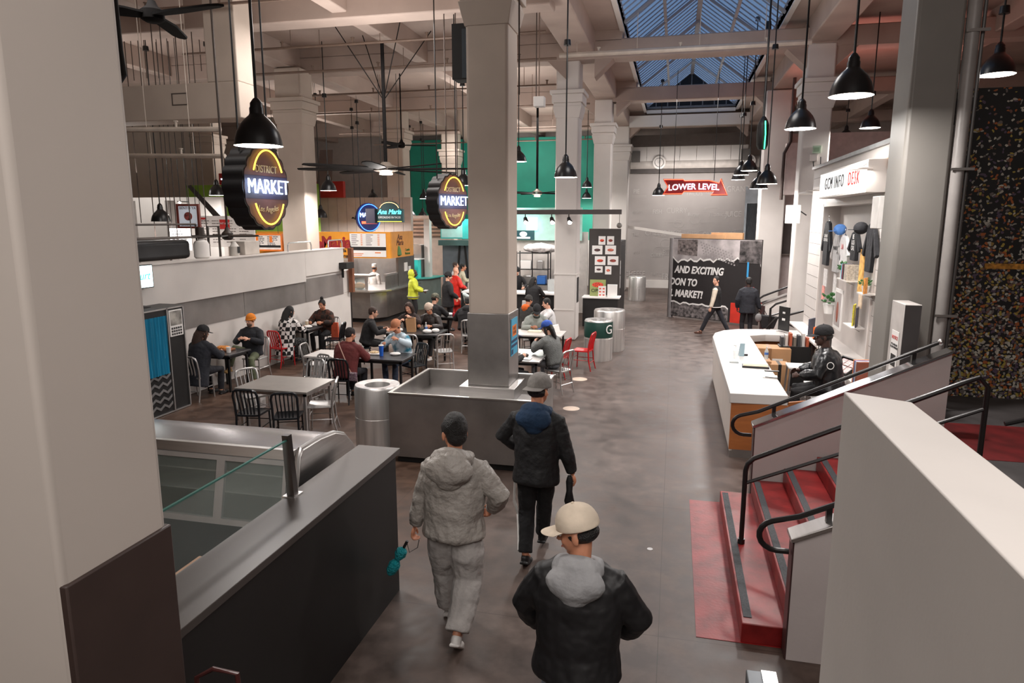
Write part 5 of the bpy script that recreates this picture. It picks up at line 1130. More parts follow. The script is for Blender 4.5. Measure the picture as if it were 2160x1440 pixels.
for i, (y, z, lb) in enumerate(((15.9, 3.95, 'farther'), (11.3, 4.15, 'nearer'))):
    o = thing('sign_lamp', lb+' small disc wall lamp beside the info desk sign', 'lamp', (XI, y, z)); MB().tube([(0, 0, 0), (-.3, 0, 0), (-.36, 0, -.05)], .012, 6).build('arm', white, o); MB().lathe([(.02, .02), (.16, -.01), (.165, -.03)], (-.36, 0, -.05), 18).build('disc_shade', white, o)
    MB().cyl((0.0, 0, 0), (-.02, 0, 0), .09, n=18).build('wall_plate', mat('copper_plate', (206, 160, 130), .4, .4), o)
    light('AREA', 'sign_light', (-.36, 0, -.1), 20, (1, .96, .92), .25, parent=o)
for i, (px, py, X, lb) in enumerate(((1674, 452, 3.0, 'farther white box speaker on a bracket at the end of the shiplap wall'), (1873, 448, 2.7, 'white angled box speaker bracketed at the near end of the shiplap wall'))):
    Yp = at(px, py, X=X) if i else at(px, py, Y=17.2)
    o = thing('wall_speaker', lb, 'speaker', Yp); MB().prism([(-.16, -.16), (.12, -.2), (.12, .2), (-.16, .16)], 'z', -.21, .21).build('cabinet', mat('speaker_white', (206, 202, 198), .5), o, bevel=.01); MB().tube([(.12, .1, .1), (.3, .12, -.02)], .014, 6).build('bracket', black, o)
# merchandise
def garment(px, pyt, pyb, w_, m, name, label, print_=None, sl_=.14, dx=0):
    a = at(px, pyt, X=XI-.03); b_ = at(px, pyb, X=XI-.03); h_ = a.z-b_.z; t = thing(name, label, 'garment', (XI-.05+dx, (a.y+b_.y)/2, b_.z))
    pts = [(-w_*.46, 0), (w_*.46, 0), (w_*.5, h_*.72), (w_*.5+sl_, h_*.3), (w_*.5+sl_+.1, h_*.36), (w_*.42, h_*.95), (w_*.14, h_), (0, h_*.95), (-w_*.14, h_), (-w_*.42, h_*.95), (-w_*.5-sl_-.1, h_*.36), (-w_*.5-sl_, h_*.3), (-w_*.5, h_*.72)]
    MB().prism(pts, 'x', -.03, .03).build('fabric', m, t, bevel=.012)
    MB().tube([(0, -w_*.35, h_*.93), (0, 0, h_+.03), (0, w_*.35, h_*.93)], .006, 5).tube([(0, 0, h_+.03), (0, 0, h_+.1), (0, .03, h_+.13)], .005, 5).build('hanger', chrome, t)
    if print_: text(print_[0], print_[1], print_[2], t, (-.034, 0, h_*.62), '-x', ext=.001, world=False, lsp=.85)
    return t
bk = cloth('black_cotton', (30, 30, 34)); gy = cloth('grey_cotton', (176, 174, 174)); wc_ = cloth('white_cotton', (218, 216, 216))
garment(1747, 466, 560, .42, bk, 'hoodie', 'black hoodie with white stripe hanging leftmost in the merchandise recess', ('GRAND\nCENTRAL', .09, whitep))
garment(1768, 492, 575, .42, gy, 'shirt', 'pale grey shirt with vertical lettering hanging below the blue cap', ('MARKET', .1, blackp))
garment(1783, 496, 560, .38, wc_, 'shirt', 'white shirt with small red print hanging mid recess', ('LA', .14, redp))
garment(1806, 488, 550, .36, bk, 'shirt', 'black shirt reading BE LOS CAL below the black cap', ('BE\nLOS\nCAL', .11, whitep))
garment(1840, 470, 575, .36, bk, 'long_sleeve_shirt', 'long black garment hanging at the near end of the recess')
def cap_item(px, py, m, label):
    p = at(px, py, X=XI-.12); t = thing('baseball_cap', label, 'cap', p, 70)
    q = MB().ell((0, 0, 0), (.09, .11, .1)); q.build('crown', m, t); MB().prism([(.085*sin(R_(a)), .1*cos(R_(a))) for a in range(-70, 71, 20)]+[(.075*sin(R_(a)), .09+.1*cos(R_(a))) for a in range(60, -61, -20)], 'z', -.03, -.022).build('brim', m, t)
cap_item(1772, 484, cloth('blue_cap_cloth', (80, 126, 190)), 'light blue baseball cap displayed in the merchandise recess'); cap_item(1816, 481, bk, 'black baseball cap displayed on a small white shelf in the recess')
def shelf_(px, py, w_, label, d_=.2):
    p = at(px, py, X=XI-d_/2); t = thing('display_shelf', label, 'shelf', (XI-d_/2, p.y, p.z)); MB().box(-d_/2, d_/2, -w_/2, w_/2, -.02, 0).build('board', white, t); MB().tube([(d_/2, 0, -.1), (-d_/2+.04, 0, -.02)], .008, 5).build('bracket', chrome, t); return p
leafm = mat('plant_green', (52, 104, 50), .5, var=.4, scale=20)
def plant(p, label, s=1.0):
    p = V(p)
    t = thing('potted_plant', label, 'plant', p); MB().lathe([(.05*s, 0), (.07*s, .11*s), (.065*s, .115*s)], n=16).build('pot', paper, t)
    r_ = random.Random(int(p.y*100)); b = MB()
    for i in range(34):
        a, e_ = r_.uniform(0, 6.28), r_.uniform(.1, 1.4); L_ = r_.uniform(.06, .13)*s; d = V((cos(a)*cos(e_), sin(a)*cos(e_), sin(e_))); c_ = V((0, 0, .12*s))+d*L_
        b.ell(c_, (.024*s, .024*s, .010*s), d.to_track_quat('X', 'Z').to_matrix(), 6, 4)
    b.build('foliage', leafm, t)
def book(p, label, m, w_=.03, h_=.26, d_=.18, rz=0, name='magazine', lean=0, cat='magazine'):
    t = thing(name, label, cat, p, rz); MB().hexa([(-d_/2, -w_/2, 0), (d_/2, -w_/2, 0), (d_/2, w_/2, 0), (-d_/2, w_/2, 0), (-d_/2+lean, -w_/2, h_), (d_/2+lean, -w_/2, h_), (d_/2+lean, w_/2, h_), (-d_/2+lean, w_/2, h_)]).build('cover', m, t); return t
p = shelf_(1788, 589, .7, 'upper white shelf holding a plant and upright magazines'); plant((p.x, p.y+.28, p.z), 'small green plant in a white pot on the upper merchandise shelf', 1.2)
for i, (dy, c_, lb) in enumerate(((.10, (110, 180, 200), 'pale blue'), (.03, (150, 40, 60), 'maroon'), (-.03, (40, 38, 44), 'black'))): book((p.x, p.y+dy, p.z), lb+' thin magazine upright on the upper merchandise shelf', mat('cover_'+lb.replace(' ', '_'), c_, .5), .045)
o = book((p.x, p.y-.2, p.z), 'thick tan sheaf of booklets on the upper merchandise shelf', mat('sheaf_tan', (176, 166, 152), .7, var=.3, scale=30), .2)
p = shelf_(1828, 618, .36, 'small white shelf with a plant and an orange zine near the recess edge'); plant((p.x, p.y+.08, p.z), 'green plant beside the orange zine on the small shelf', .9); book((p.x-.05, p.y-.1, p.z), 'orange yellow zine leaning beside the small plant', mat('zine_orange', (226, 150, 70), .6, var=.4, scale=20), .02, .24, .14, 60)
p = shelf_(1800, 686, .6, 'lowest white shelf with two upright magazines')
book((p.x, p.y+.02, p.z), 'yellow and black lettered magazine on the lowest shelf', mat('cover_yellow', (216, 190, 50), .5, var=.7, scale=16), .02, .34, .24, 70); book((p.x, p.y-.18, p.z), 'dark portrait magazine on the lowest shelf', mat('cover_dark', (66, 62, 78), .5, var=.5, scale=9), .02, .32, .22, 70)
o = MB().box(-.01, .01, -.12, .12, -.35, .35).build('scarf_print', mat('print_orange', (236, 176, 96), .6, var=.35, scale=9)); o.location = at(1817, 572, X=XI-.04); tag(o, 'tall orange patterned print hanging between the upper and small shelf', 'print')
o = thing('framed_poster', 'white framed poster with a red brown figure in the lower recess', 'poster', at(1768, 652, X=XI-.08)); MB().box(-.01, .01, -.28, .28, -.36, .36).build('frame', paper, o); MB().box(-.013, -.01, -.22, .22, -.3, .3).build('picture', mat('picture_grey', (176, 168, 166), .6), o); MB().ell((-.015, 0, -.05), (.003, .09, .19)).build('figure', mat('figure_rust', (150, 84, 66), .6), o)
for i, (px, py, w_, h_, c_, lb) in enumerate(((1741, 585, .3, .34, (204, 200, 198), 'pale sketch print pinned under the black hoodie'), (1736, 618, .2, .3, (220, 150, 140), 'print with vertical red lettering below the pale sketch'), (1760, 605, .2, .5, (214, 210, 208), 'white tote bag hanging under the grey shirt'), (1815, 630, .2, .3, (222, 200, 176), 'small peach print above the lowest shelf'))):
    o = MB().box(-.008, .008, -w_/2, w_/2, -h_/2, h_/2).build('art_print', mat('print_%d' % i, c_, .7, var=.15, scale=20)); o.location = at(px, py, X=XI-.03); tag(o, lb, 'print')
ld = MB().box(XI-.3, XI, 13.0, 17.0, .95, .98).build('merch_ledge', white); tag(ld, 'long white ledge along the foot of the shiplap wall', 'ledge')
plant(at(1748, 661, X=XI-.15), 'bushy green plant in a white pot above the info ledge', 1.6)
zz = .98
for i, (px, c_, w_, h_, lb) in enumerate(((1711, (74, 78, 92), .3, .36, 'dark slate folder standing on the info ledge'), (1719, (232, 110, 40), .12, .24, 'orange booklet pack on the info ledge'), (1750, (44, 36, 34), .22, .42, 'dark postcard board on the info ledge'))):
    p = at(px, 700, X=XI-.18); book((XI-.18, p.y, zz), lb, mat('ledge_item_%d' % i, c_, .6, var=.2, scale=30), .03, h_, w_, 60, name=('folder', 'booklet', 'postcard_board')[i], cat='stationery')
o = thing('glass_jar', 'clear acrylic bin of wrapped goods on the info ledge', 'jar', (XI-.2, at(1735, 700, X=XI-.2).y, zz)); MB().lathe([(.11, 0), (.12, .02), (.12, .3), (.1, .32)], n=18).build('jar_body', mat('jar_clear', (220, 214, 210), .1, alpha=.4), o); MB().ell((0, 0, .12), (.1, .1, .12)).build('contents', mat('sweets', (206, 176, 160), .6, var=.4, scale=30), o)
p = at(1792, 722, X=XI-.25); o = thing('postcard_box', 'black open box of postcards leaning on the near info ledge', 'box', (XI-.25, p.y, 1.0)); o.rotation_euler = (0, R_(-35), R_(20)); MB().box(-.17, .17, -.26, .26, 0, .02).box(-.17, .17, -.26, -.24, 0, .1).box(-.17, .17, .24, .26, 0, .1).box(-.17, -.15, -.26, .26, 0, .1).box(.15, .17, -.26, .26, 0, .1).build('tray', black, o)
pcards = MB()
for i in range(3):
    for j in range(2): pcards.box(-.13+j*.14, -.01+j*.14, -.22+i*.15, -.09+i*.15, .03+.01*i, .08)
pcards.build('postcards', mat('postcard_pink', (206, 178, 176), .6, var=.4, scale=25), o)
p = at(1822, 735, X=XI-.2)
for i, (c_, lb) in enumerate((((230, 140, 90), 'orange'), ((90, 110, 170), 'blue'), ((210, 206, 210), 'white'), ((150, 84, 66), 'brown'))): book((XI-.2, p.y-.02-i*.06, .93), lb+' card folder in the stack beside the postcard box', mat('folder_'+lb, c_, .6), .045, .36, .26, 10, name='card_folder', cat='folder')
o = MB().box(XI-.32, XI, 10.4, 13.0, .9, .93).build('merch_ledge', white); tag(o, 'shorter near part of the white ledge behind the guard', 'ledge')
# ---------------------------------------------------------------- info desk
qz = mat('white_quartz', (198, 194, 191), .3, var=.03, scale=3)
t = thing('info_desk', 'white topped information desk with caramel wood panels and rounded far end', 'desk', (1.6, 12.5, 0))
outer = [(.845, 9.77), (.85, 14.6), (.92, 15.1), (1.12, 15.5), (1.45, 15.75), (1.9, 15.85), (2.95, 15.85)]; inner_ = [(2.95, 15.1), (1.95, 15.1), (1.62, 14.9), (1.62, 9.8)]
MB().prism(outer+inner_, 'z', .80, .945).build('worktop', qz, t, world=True, bevel=.01)
o2 = [(x+(.03 if x < 1 else 0), y+(.02 if y < 10 else (-.03 if y > 15 else 0))) for x, y in outer]; o3 = [(2.95, 15.4), (1.8, 15.4), (1.3, 15.1), (1.15, 14.6), (1.15, 9.86)]
MB().prism(o2+o3, 'z', .1, .80).build('front_panel', mat('desk_front_white', (206, 198, 192), .4, var=.03), t, world=True)
MB().prism([(x+.05 if x < 1.2 else x, y-.05 if y > 15 else y+.03) for x, y in outer]+[(2.95, 15.45), (1.8, 15.45), (1.35, 15.1), (1.2, 14.6), (1.2, 9.9)], 'z', 0, .1).build('plinth', mat('plinth_grey', (96, 92, 90), .5), t, world=True)
MB().box(.87, 1.63, 9.79, 9.83, .12, .80).build('end_panel', orangew, t, world=True); MB().box(.88, 1.64, 9.8, 9.84, 0, .12).build('end_plinth', steelh, t, world=True)
MB().hexa([(1.63, 9.83, 0), (2.5, 10.3, 0), (2.48, 10.34, 0), (1.63, 9.87, 0), (1.63, 9.83, .84), (2.5, 10.3, .84), (2.48, 10.34, .84), (1.63, 9.87, .84)]).build('gate_panel', orangew, t, world=True)
MB().box(1.2, 1.24, 9.9, 14.8, .05, .8).box(1.7, 2.9, 15.3, 15.34, .05, .8).build('inner_panel', orangew, t, world=True)
zt = .945
def desk(px, py, dz=0): return at(px, py, z=zt+dz)
p = desk(1551, 755); o = thing('bottle', 'clear hand sanitizer pump bottle on the info desk', 'bottle', p); MB().lathe([(.04, 0), (.045, .02), (.045, .14), (.015, .18), (.013, .22)], n=14).build('bottle_body', mat('clear_plastic', (220, 228, 228), .1, alpha=.45), o); MB().box(-.04, .01, -.01, .01, .22, .235).build('pump', paper, o)
p = desk(1563, 750); o = thing('leaflet_stand', 'pale blue clear leaflet stand on the info desk', 'stand', p, 10); MB().hexa([(-.04, -.05, 0), (.04, -.05, 0), (.04, .05, 0), (-.04, .05, 0), (-.02, 0, .22), (.06, 0, .22), (.06, .02, .22), (-.02, .02, .22)]).build('holder', mat('pale_blue_acrylic', (150, 176, 186), .15, alpha=.8), o); MB().box(.04, .12, .0, .04, 0, .03).build('side_clip', black, o)
p = desk(1546, 764); o = MB().box(p.x-.06, p.x+.09, p.y-.06, p.y+.04, zt, zt+.015).build('name_plate', mat('clear_block', (200, 206, 206), .1, alpha=.7)); tag(o, 'small clear name block in front of the sanitizer bottle', 'block')
p = desk(1616, 757); o = thing('water_bottle', 'small clear water bottle with blue label at the desk edge', 'bottle', p); MB().lathe([(.032, 0), (.034, .02), (.034, .14), (.014, .18), (.014, .2)], n=14).build('bottle_body', mat('clear_plastic', (220, 228, 228), .1, alpha=.45), o); MB().lathe([(.0345, .08), (.0345, .12)], n=14, cap=False).build('label', mat('label_blue', (70, 110, 180), .5), o); MB().cyl((0, 0, .2), (0, 0, .215), .016).build('bottle_cap', paper, o)
p = desk(1592, 774); o = thing('tray', 'black edged wooden tray of papers on the info desk', 'tray', p, -4); MB().box(-.2, .22, -.11, .11, 0, .03).build('tray_body', black, o, bevel=.004); MB().box(-.18, .2, -.09, .09, .03, .036).build('wood_inlay', mat('inlay_tan', (196, 176, 140), .6), o)
p = desk(1628, 783); o = MB().box(-.11, .11, -.04, .04, 0, .012).build('tablet', black, bevel=.003); o.location = p; tag(o, 'black phone lying on the info desk beyond the notepad', 'phone')
p = desk(1625, 795); o = thing('notepad', 'white notepad with a pen at the near end of the info desk', 'notepad', p, -6); MB().box(-.11, .1, -.1, .1, 0, .012).build('pad', paper, o, bevel=.002); MB().cyl((-.08, -.1, .02), (.12, -.12, .02), .006, n=6).build('pen', black, o)
p = at(1652, 700, z=zt); o = thing('tablet_stand', 'tall thin black display panel standing on the far desk return', 'display', (p.x, p.y, zt), -60); MB().box(-.17, .17, -.012, .012, .03, .55).build('screen_panel', black, o, bevel=.004); MB().box(-.12, .12, -.08, .08, 0, .015).build('base', steel, o); MB().box(-.04, .04, -.014, -.012, .4, .44).box(-.05, .05, -.014, -.012, .25, .3).build('white_mark', whitep, o)
# things behind the desk
for i, (x, y, w_, d_, z0, h_, lb) in enumerate(((1.95, 14.5, .8, .5, 0, .8, 'largest brown carton stacked behind the info desk'), (2.05, 13.75, .35, .4, 0, .62, 'brown carton with black tape beside the white stool'), (1.78, 13.8, .25, .35, 0, .66, 'narrow brown carton against the desk inner side'))):
    o = thing('cardboard_box', lb, 'box', (x, y, z0)); MB().box(-w_/2, w_/2, -d_/2, d_/2, 0, h_).build('carton', kraft, o, bevel=.006); MB().box(-.03, .03, -d_/2-.002, d_/2+.002, .002, h_+.002).build('tape', mat('tape_%d' % i, (150, 110, 76) if i != 1 else (40, 36, 34), .4), o)
    if i == 0: MB().box(.05, .25, -d_/2-.004, -d_/2-.001, .25, .6).build('shipping_label', paper, o)
o = thing('brochure_rack', 'black rack of upright brochures and magazines behind the desk', 'rack', (2.45, 14.6, .8)); MB().box(-.3, .3, -.15, .15, -.8, .02).build('rack_box', blackc, o)
for i in range(7): MB().box(-.27+i*.08, -.22+i*.08, -.1, .1, .02, .2+.04*(i % 3)).build('brochure', mat('brochure_%d' % (i % 4), ((60, 60, 64), (206, 200, 196), (180, 90, 60), (120, 110, 100))[i % 4], .6), o)
def stool(x, y, h_, label, w_=.36):
    t = thing('stool', label, 'stool', (x, y, 0)); MB().box(-w_/2, w_/2, -w_/2, w_/2, h_-.04, h_).build('seat', paper, t, bevel=.01)
    for a in (-1, 1):
        for b in (-1, 1): MB().tube([(a*w_*.42, b*w_*.42, h_-.04), (a*w_*.5, b*w_*.5, 0)], .016, 6).build('leg', alu, t)
    MB().box(-w_*.45, w_*.45, -w_*.45-.01, -w_*.45+.01, .2, .22).box(-w_*.45, w_*.45, w_*.45-.01, w_*.45+.01, .2, .22).build('foot_bar', alu, t); return t
stool(2.28, 12.9, .76, 'taller square white stool behind the info desk', .42); stool(2.42, 12.1, .62, 'lower square white stool just beyond the guard', .34)
o = thing('folding_chairs', 'pair of folded grey metal chairs leaning by the brochure rack', 'chair', (2.72, 13.6, 0))
for i in range(3): MB().tube([(-.1-.03*i, -.2, .0), (.05-.03*i, -.2, .9), (.06-.03*i, 0, .97), (.05-.03*i, .2, .9), (-.1-.03*i, .2, 0)], .014, 6).build('frame', alu, o)
t = stool(2.3, 10.95, .68, 'white stool the guard sits on', .36); MB().tube([(.2, -.15, .68), (.27, -.15, 1.0), (.27, .15, 1.0), (.2, .15, .68)], .02, 8).build('stool_back', paper, t)
# grey cabinet and notice at the column
o = thing('electrical_cabinet', 'tall grey electrical cabinet fixed on the grey column by the stairs', 'cabinet', (2.80, 8.93, 1.75)); MB().box(-.21, -.03, -.36, .11, -.4, .64).build('body', mat('cabinet_white', (190, 184, 180), .5), o, bevel=.006); MB().box(-.205, -.035, -.364, -.36, -.39, .63).build('dark_side_sheet', mat('cabinet_dark_side', (72, 68, 68), .5), o)  # thin dark sheet covers the narrow side facing the camera
o = thing('column_notice', 'white notice with red heading on the grey column by the stairs', 'notice', (2.588, 8.79, 1.55)); MB().box(-.004, 0, -.13, .13, 0, .5).build('sheet', paper, o); text('NOTICE', .06, redp, o, (-.006, 0, .42), '-x', ext=.001, world=False); text('IT\'S A MILLION\nTO LIFE WITHOUT', .034, blackp, o, (-.006, 0, .32), '-x', ext=.001, world=False); MB().box(-.006, -.004, -.09, .09, .08, .22).build('dark_block', blackp, o)
# thermostat and cables on the column behind
o = thing('thermostat', 'pale green square thermostat on the white column above the shiplap wall', 'thermostat', at(1723, 315, Y=18.55)); MB().box(-.09, .09, 0, .04, -.09, .09).build('case', mat('thermo_green', (190, 214, 190), .5), o); MB().box(-.06, .06, -.004, 0, -.05, .05).build('display', mat('thermo_lcd', (150, 180, 150), .4), o)
o = thing('junction_box', 'white junction box with looping cables under the thermostat', 'junction box', at(1716, 333, Y=18.55)); MB().box(-.08, .08, 0, .06, -.08, .08).build('case', white, o); MB().tube([(0, 0, -.08), (.02, -.02, -.25), (.1, -.02, -.36), (.17, -.02, -.2), (.16, -.02, .02)], .012, 6).build('cable', black, o)
# fluted pale half columns between far column and info wall
o = MB().box(3.3, 8, 25.6, 25.7, 0, 6.2).build('wall_right_far', mat('pinkish_white', (206, 192, 190), .6)); o['kind'] = 'structure'
o = thing('dark_shelf_opening', 'dark shelf opening high in the white wall past the shiplap wall', 'shelf', at(1665, 490, Y=25.4)); MB().box(-.35, .5, .1, .15, -.75, .4).build('recess_back', mat('brown_grey_recess', (84, 74, 72), .6), o); MB().box(-.35, .5, 0, .15, .38, .42).box(-.35, .5, 0, .15, -.78, -.74).build('shelf_board', mat('taupe_board', (130, 118, 112), .6), o); MB().box(-.1, .2, 0, .1, .42, .5).build('white_box', paper, o)
o = thing('vent_duct', 'pink white tapered metal duct with dark clamps high beside the far column', 'duct', at(1678, 358, Y=23)); MB().hexa([(-.3, 0, -.75), (.15, 0, -.75), (.15, .3, -.75), (-.3, .3, -.75), (-.3, 0, .8), (.35, 0, .8), (.35, .3, .8), (-.3, .3, .8)]).build('duct_body', mat('duct_pink', (202, 186, 182), .5), o); MB().tube([(-.36, 0, -.9), (-.36, 0, .5), (-.2, 0, .85), (-.2, 0, ZC-5.3)], .05, 8).build('cable', mat('cable_dark', (66, 52, 48), .6), o)
# far stair rails
t = thing('far_stair_rails', 'far flight of stairs with white side wall and several black handrails', 'stairs', (3.2, 20.5, 0))
z0_ = .75; MB().hexa([(2.55, 20.6, 0), (5.5, 20.6, 0), (5.5, 20.75, 0), (2.55, 20.75, 0), (2.55, 20.6, z0_+.2), (5.5, 20.6, 2.2), (5.5, 20.75, 2.2), (2.55, 20.75, z0_+.2)]).build('side_wall', white, t, world=True)
MB().hexa([(2.5, 20.56, z0_+.2), (5.5, 20.56, 2.2), (5.5, 20.79, 2.2), (2.5, 20.79, z0_+.2), (2.5, 20.56, z0_+.23), (5.5, 20.56, 2.24), (5.5, 20.79, 2.24), (2.5, 20.79, z0_+.23)]).build('steel_cap', chrome, t, world=True)
MB().tube([(2.5, 20.68, .8), (2.4, 20.68, .85), (2.38, 20.68, 1.05), (2.55, 20.68, 1.18), (5.5, 20.68, 2.45)], .03, 8).build('upper_rail', rail, t, world=True)
MB().tube([(2.62, 19.6, .1), (2.62, 19.6, .95), (2.75, 19.6, 1.08), (5.0, 19.6, 1.9)], .03, 8).tube([(2.62, 19.6, .75), (5.0, 19.6, 1.6)], .025, 8).build('middle_rail', rail, t, world=True)
MB().tube([(2.6, 18.4, .0), (2.45, 18.4, .4), (2.4, 18.4, .6), (2.6, 18.4, .85), (4.6, 18.4, 1.5)], .03, 8).tube([(2.7, 18.3, .7), (2.9, 18.3, .72), (3.3, 18.3, .55), (3.3, 18.3, .3)], .025, 8).build('lower_rail', rail, t, world=True)
MB().box(2.5, 2.6, 20.58, 20.77, 0, .9).build('end_plate', mat('maroon_plate', (62, 40, 40), .4), t, world=True)
struct('floor_far_red', MB().box(1.9, 2.8, 18.4, 20.4, 0, .004), redpaint)
# corrugated gate beyond the banner
a = at(1575, 440, Y=31); b_ = at(1606, 500, Y=31)
t = thing('roll_gate', 'tall corrugated grey roll gate beyond the banner panel', 'gate', ((a.x+b_.x)/2, 31, 0)); wg = (b_.x-a.x)/2
gt = MB()
for i in range(14): x = -wg+2*wg*i/14; gt.prism([(x, 0), (x+wg/14, -.04), (x+wg/7, 0), (x+wg/7, .03), (x, .03)], 'z', 0, 4.0)
gt.build('corrugated_curtain', mat('gate_grey', (150, 154, 158), .4, .6), t); MB().box(-wg, wg, -.05, .05, 4.0, 4.6).box(-wg-.08, -wg, -.08, .06, 0, 4.7).build('glazed_header', mat('gate_header', (176, 184, 190), .4, .3), t)
# banner barricade
A = V((-.09, 24.15, 0)); ang = atan2(-1.75, 2.76)
t = thing('barricade_banner', 'large black banner barricade reading and exciting, don to, L market with torn photo edges', 'banner', A, math.degrees(ang)); LB = 3.22
MB().box(0, LB, 0, .06, .06, 2.72).build('panel', mat('banner_black', (38, 34, 35), .5), t)
MB().tube([(0, .06, 0), (0, .06, 2.72)], .10, 10).build('rounded_edge', mat('clear_wrap', (130, 126, 126), .3), t)
tornt = [(.02, 2.70), (LB, 2.70), (LB, 1.88)]+[(LB-.06-i*.12, 1.93+.05*sin(i*2.3)+.012*(26-i)*.5+.02*cos(i*5.1)) for i in range(26)]+[(.02, 2.1)]
MB().prism(tornt, 'y', -.006, 0).build('torn_paper_edge', paper, t)
MB().prism([(x, z+.06) if z < 2.6 else (x, z) for x, z in tornt], 'y', -.01, -.006).build('photo_print', mat('street_photo', (178, 170, 170), .6, var=.35, scale=2.2), t)
MB().prism([(.25, 2.18), (1.0, 2.14), (1.0, 2.68), (.25, 2.68)], 'y', -.014, -.01).build('crowd_photo', mat('crowd_photo', (112, 102, 100), .6, var=.8, scale=9), t)
MB().prism([(2.5, 2.0), (LB, 1.98), (LB, 2.68), (2.5, 2.68)], 'y', -.014, -.01).build('arcade_photo', mat('arcade_photo', (92, 86, 86), .6, var=.9, scale=5), t)
fc = MB()
for r_ in range(5):
    for i in range(12): x = 1.1+i*.1+r_*.03; z = 2.62-i*.03-r_*.09; fc.box(x, x+.05, -.016, -.012, z-.05, z)
fc.build('facade_print', mat('facade_grey', (150, 144, 144), .6), t)
bt = [(.0, .08), (2.2, .08), (2.2, .5)]+[(2.1-i*.12, .56+.03*sin(i*2.1)+.02*cos(i*4.7)) for i in range(17)]+[(0, .58)]
MB().prism(bt, 'y', -.006, 0).build('torn_paper_edge', paper, t); MB().prism([(x, z-.05) if z > .3 else (x, z) for x, z in bt], 'y', -.01, -.006).build('street_photo', mat('street_photo_dark', (104, 98, 98), .6, var=.9, scale=9), t)
MB().box(2.3, 2.75, -.03, 0, .06, .7).box(2.75, 3.05, -.02, 0, .7, 1.25).build('red_panel', mat('poster_red', (206, 50, 34), .6), t)
for z0_, z1_ in ((1.55, 2.02), (1.0, 1.25), (.8, .98)): MB().box(2.78, 2.84, -.02, -.01, z0_, z1_).build('blue_tape', mat('tape_blue', (60, 150, 206), .5), t)
ttx = [('AND EXCITING', .33, .16, 1.66, .78), ('DON TO', .33, -.02, 1.24, .78), ('L MARKET!', .33, .0, .85, .78)]
for s_, sz, x, z, sxx in ttx: text(s_, sz, whitep, t, (x, -.008, z), '-y', ext=.003, sx=sxx, align='LEFT', world=False, shear=.22, off=.012)
MB().box(.3, 1.9, .1, .2, 2.55, 2.86).box(1.4, 2.5, .12, .22, 2.6, 2.92).build('wood_board', mat('plywood', (206, 160, 118), .7, var=.1, scale=3), t)
o = thing('service_cart', 'black wheeled utility cart beside the left edge of the banner', 'cart', at(1405, 602, z=0)+V((0, 0, 0)))
MB().box(-.35, .25, -.25, .25, .2, .24).box(-.35, .25, -.25, .25, .55, .6).box(-.35, .25, -.25, .25, .95, 1.02).box(-.35, -.3, -.25, -.2, .1, 1.0).box(-.35, -.3, .2, .25, .1, 1.0).box(.2, .25, -.25, -.2, .1, 1.0).build('cart_body', black, o, bevel=.01)
for x in (-.3, .2):
    for y in (-.2, .2): MB().cyl((x-.02, y, .06), (x+.02, y, .06), .06, n=12).build('wheel', blackm, o)
MB().tube([(-.35, -.2, 1.0), (-.45, -.2, 1.12), (-.45, .2, 1.12), (-.35, .2, 1.0)], .02, 6).build('push_handle', black, o)
# warm red glow of neon signs hidden beyond the upper right
light('AREA', 'red_neon_glow', (6.5, 13, 5.6), 60, (1, .30, .24), 2.5, (pi, 0, 0)); light('AREA', 'red_neon_glow', (4.6, 21, 6.2), 50, (1, .36, .3), 2, (pi, 0, 0))
o = thing('camera_mount', 'white security camera on a stem before the teal wall', 'camera', at(1137, 213, Y=14.5)); MB().box(-.1, .12, -.1, .1, -.12, .08).build('housing', paper, o, bevel=.01); MB().cyl((0, 0, .08), (0, 0, 3.0), .012, n=6).build('stem', pm, o)
# ================================================================ PEOPLE IN PLACE
def pattern(name, kind, a, b_, scale):
    m = bpy.data.materials.new(name); m.use_nodes = True; N = m.node_tree.nodes; L = m.node_tree.links; b = N['Principled BSDF']; b.inputs['Roughness'].default_value = .85
    tc = N.new('ShaderNodeTexCoord')
    if kind == 'checker':
        q = N.new('ShaderNodeTexChecker'); q.inputs['Scale'].default_value = scale; q.inputs[1].default_value = lin(a); q.inputs[2].default_value = lin(b_); L.new(tc.outputs['Object'], q.inputs[0]); L.new(q.outputs[0], b.inputs[0])
    else:
        q = N.new('ShaderNodeTexNoise' if kind == 'noise' else 'ShaderNodeTexVoronoi'); q.inputs['Scale'].default_value = scale; L.new(tc.outputs['Object'], q.inputs[0])
        r = N.new('ShaderNodeValToRGB'); L.new(q.outputs[0], r.inputs[0]); r.color_ramp.elements[0].color = lin(a); r.color_ramp.elements[1].color = lin(b_)
        r.color_ramp.elements[0].position, r.color_ramp.elements[1].position = (.38, .55) if kind == 'noise' else (.2, .35)
        L.new(r.outputs[0], b.inputs[0])
    return m
blkj = cloth('black_jacket', (30, 29, 31)); greyj = mat('grey_puffer', (158, 152, 146), .5, var=.06, scale=6, bump=1.0, bscale=7); sweat = cloth('grey_sweat', (168, 163, 160)); jean = cloth('blue_denim', (62, 72, 92)); dkden = cloth('dark_trousers', (38, 38, 44))
lj = cloth('leather_dark', (50, 44, 42), .4); wsh = cloth('white_shoe', (210, 206, 202), .5); bsh = cloth('black_shoe', (26, 25, 26), .5)
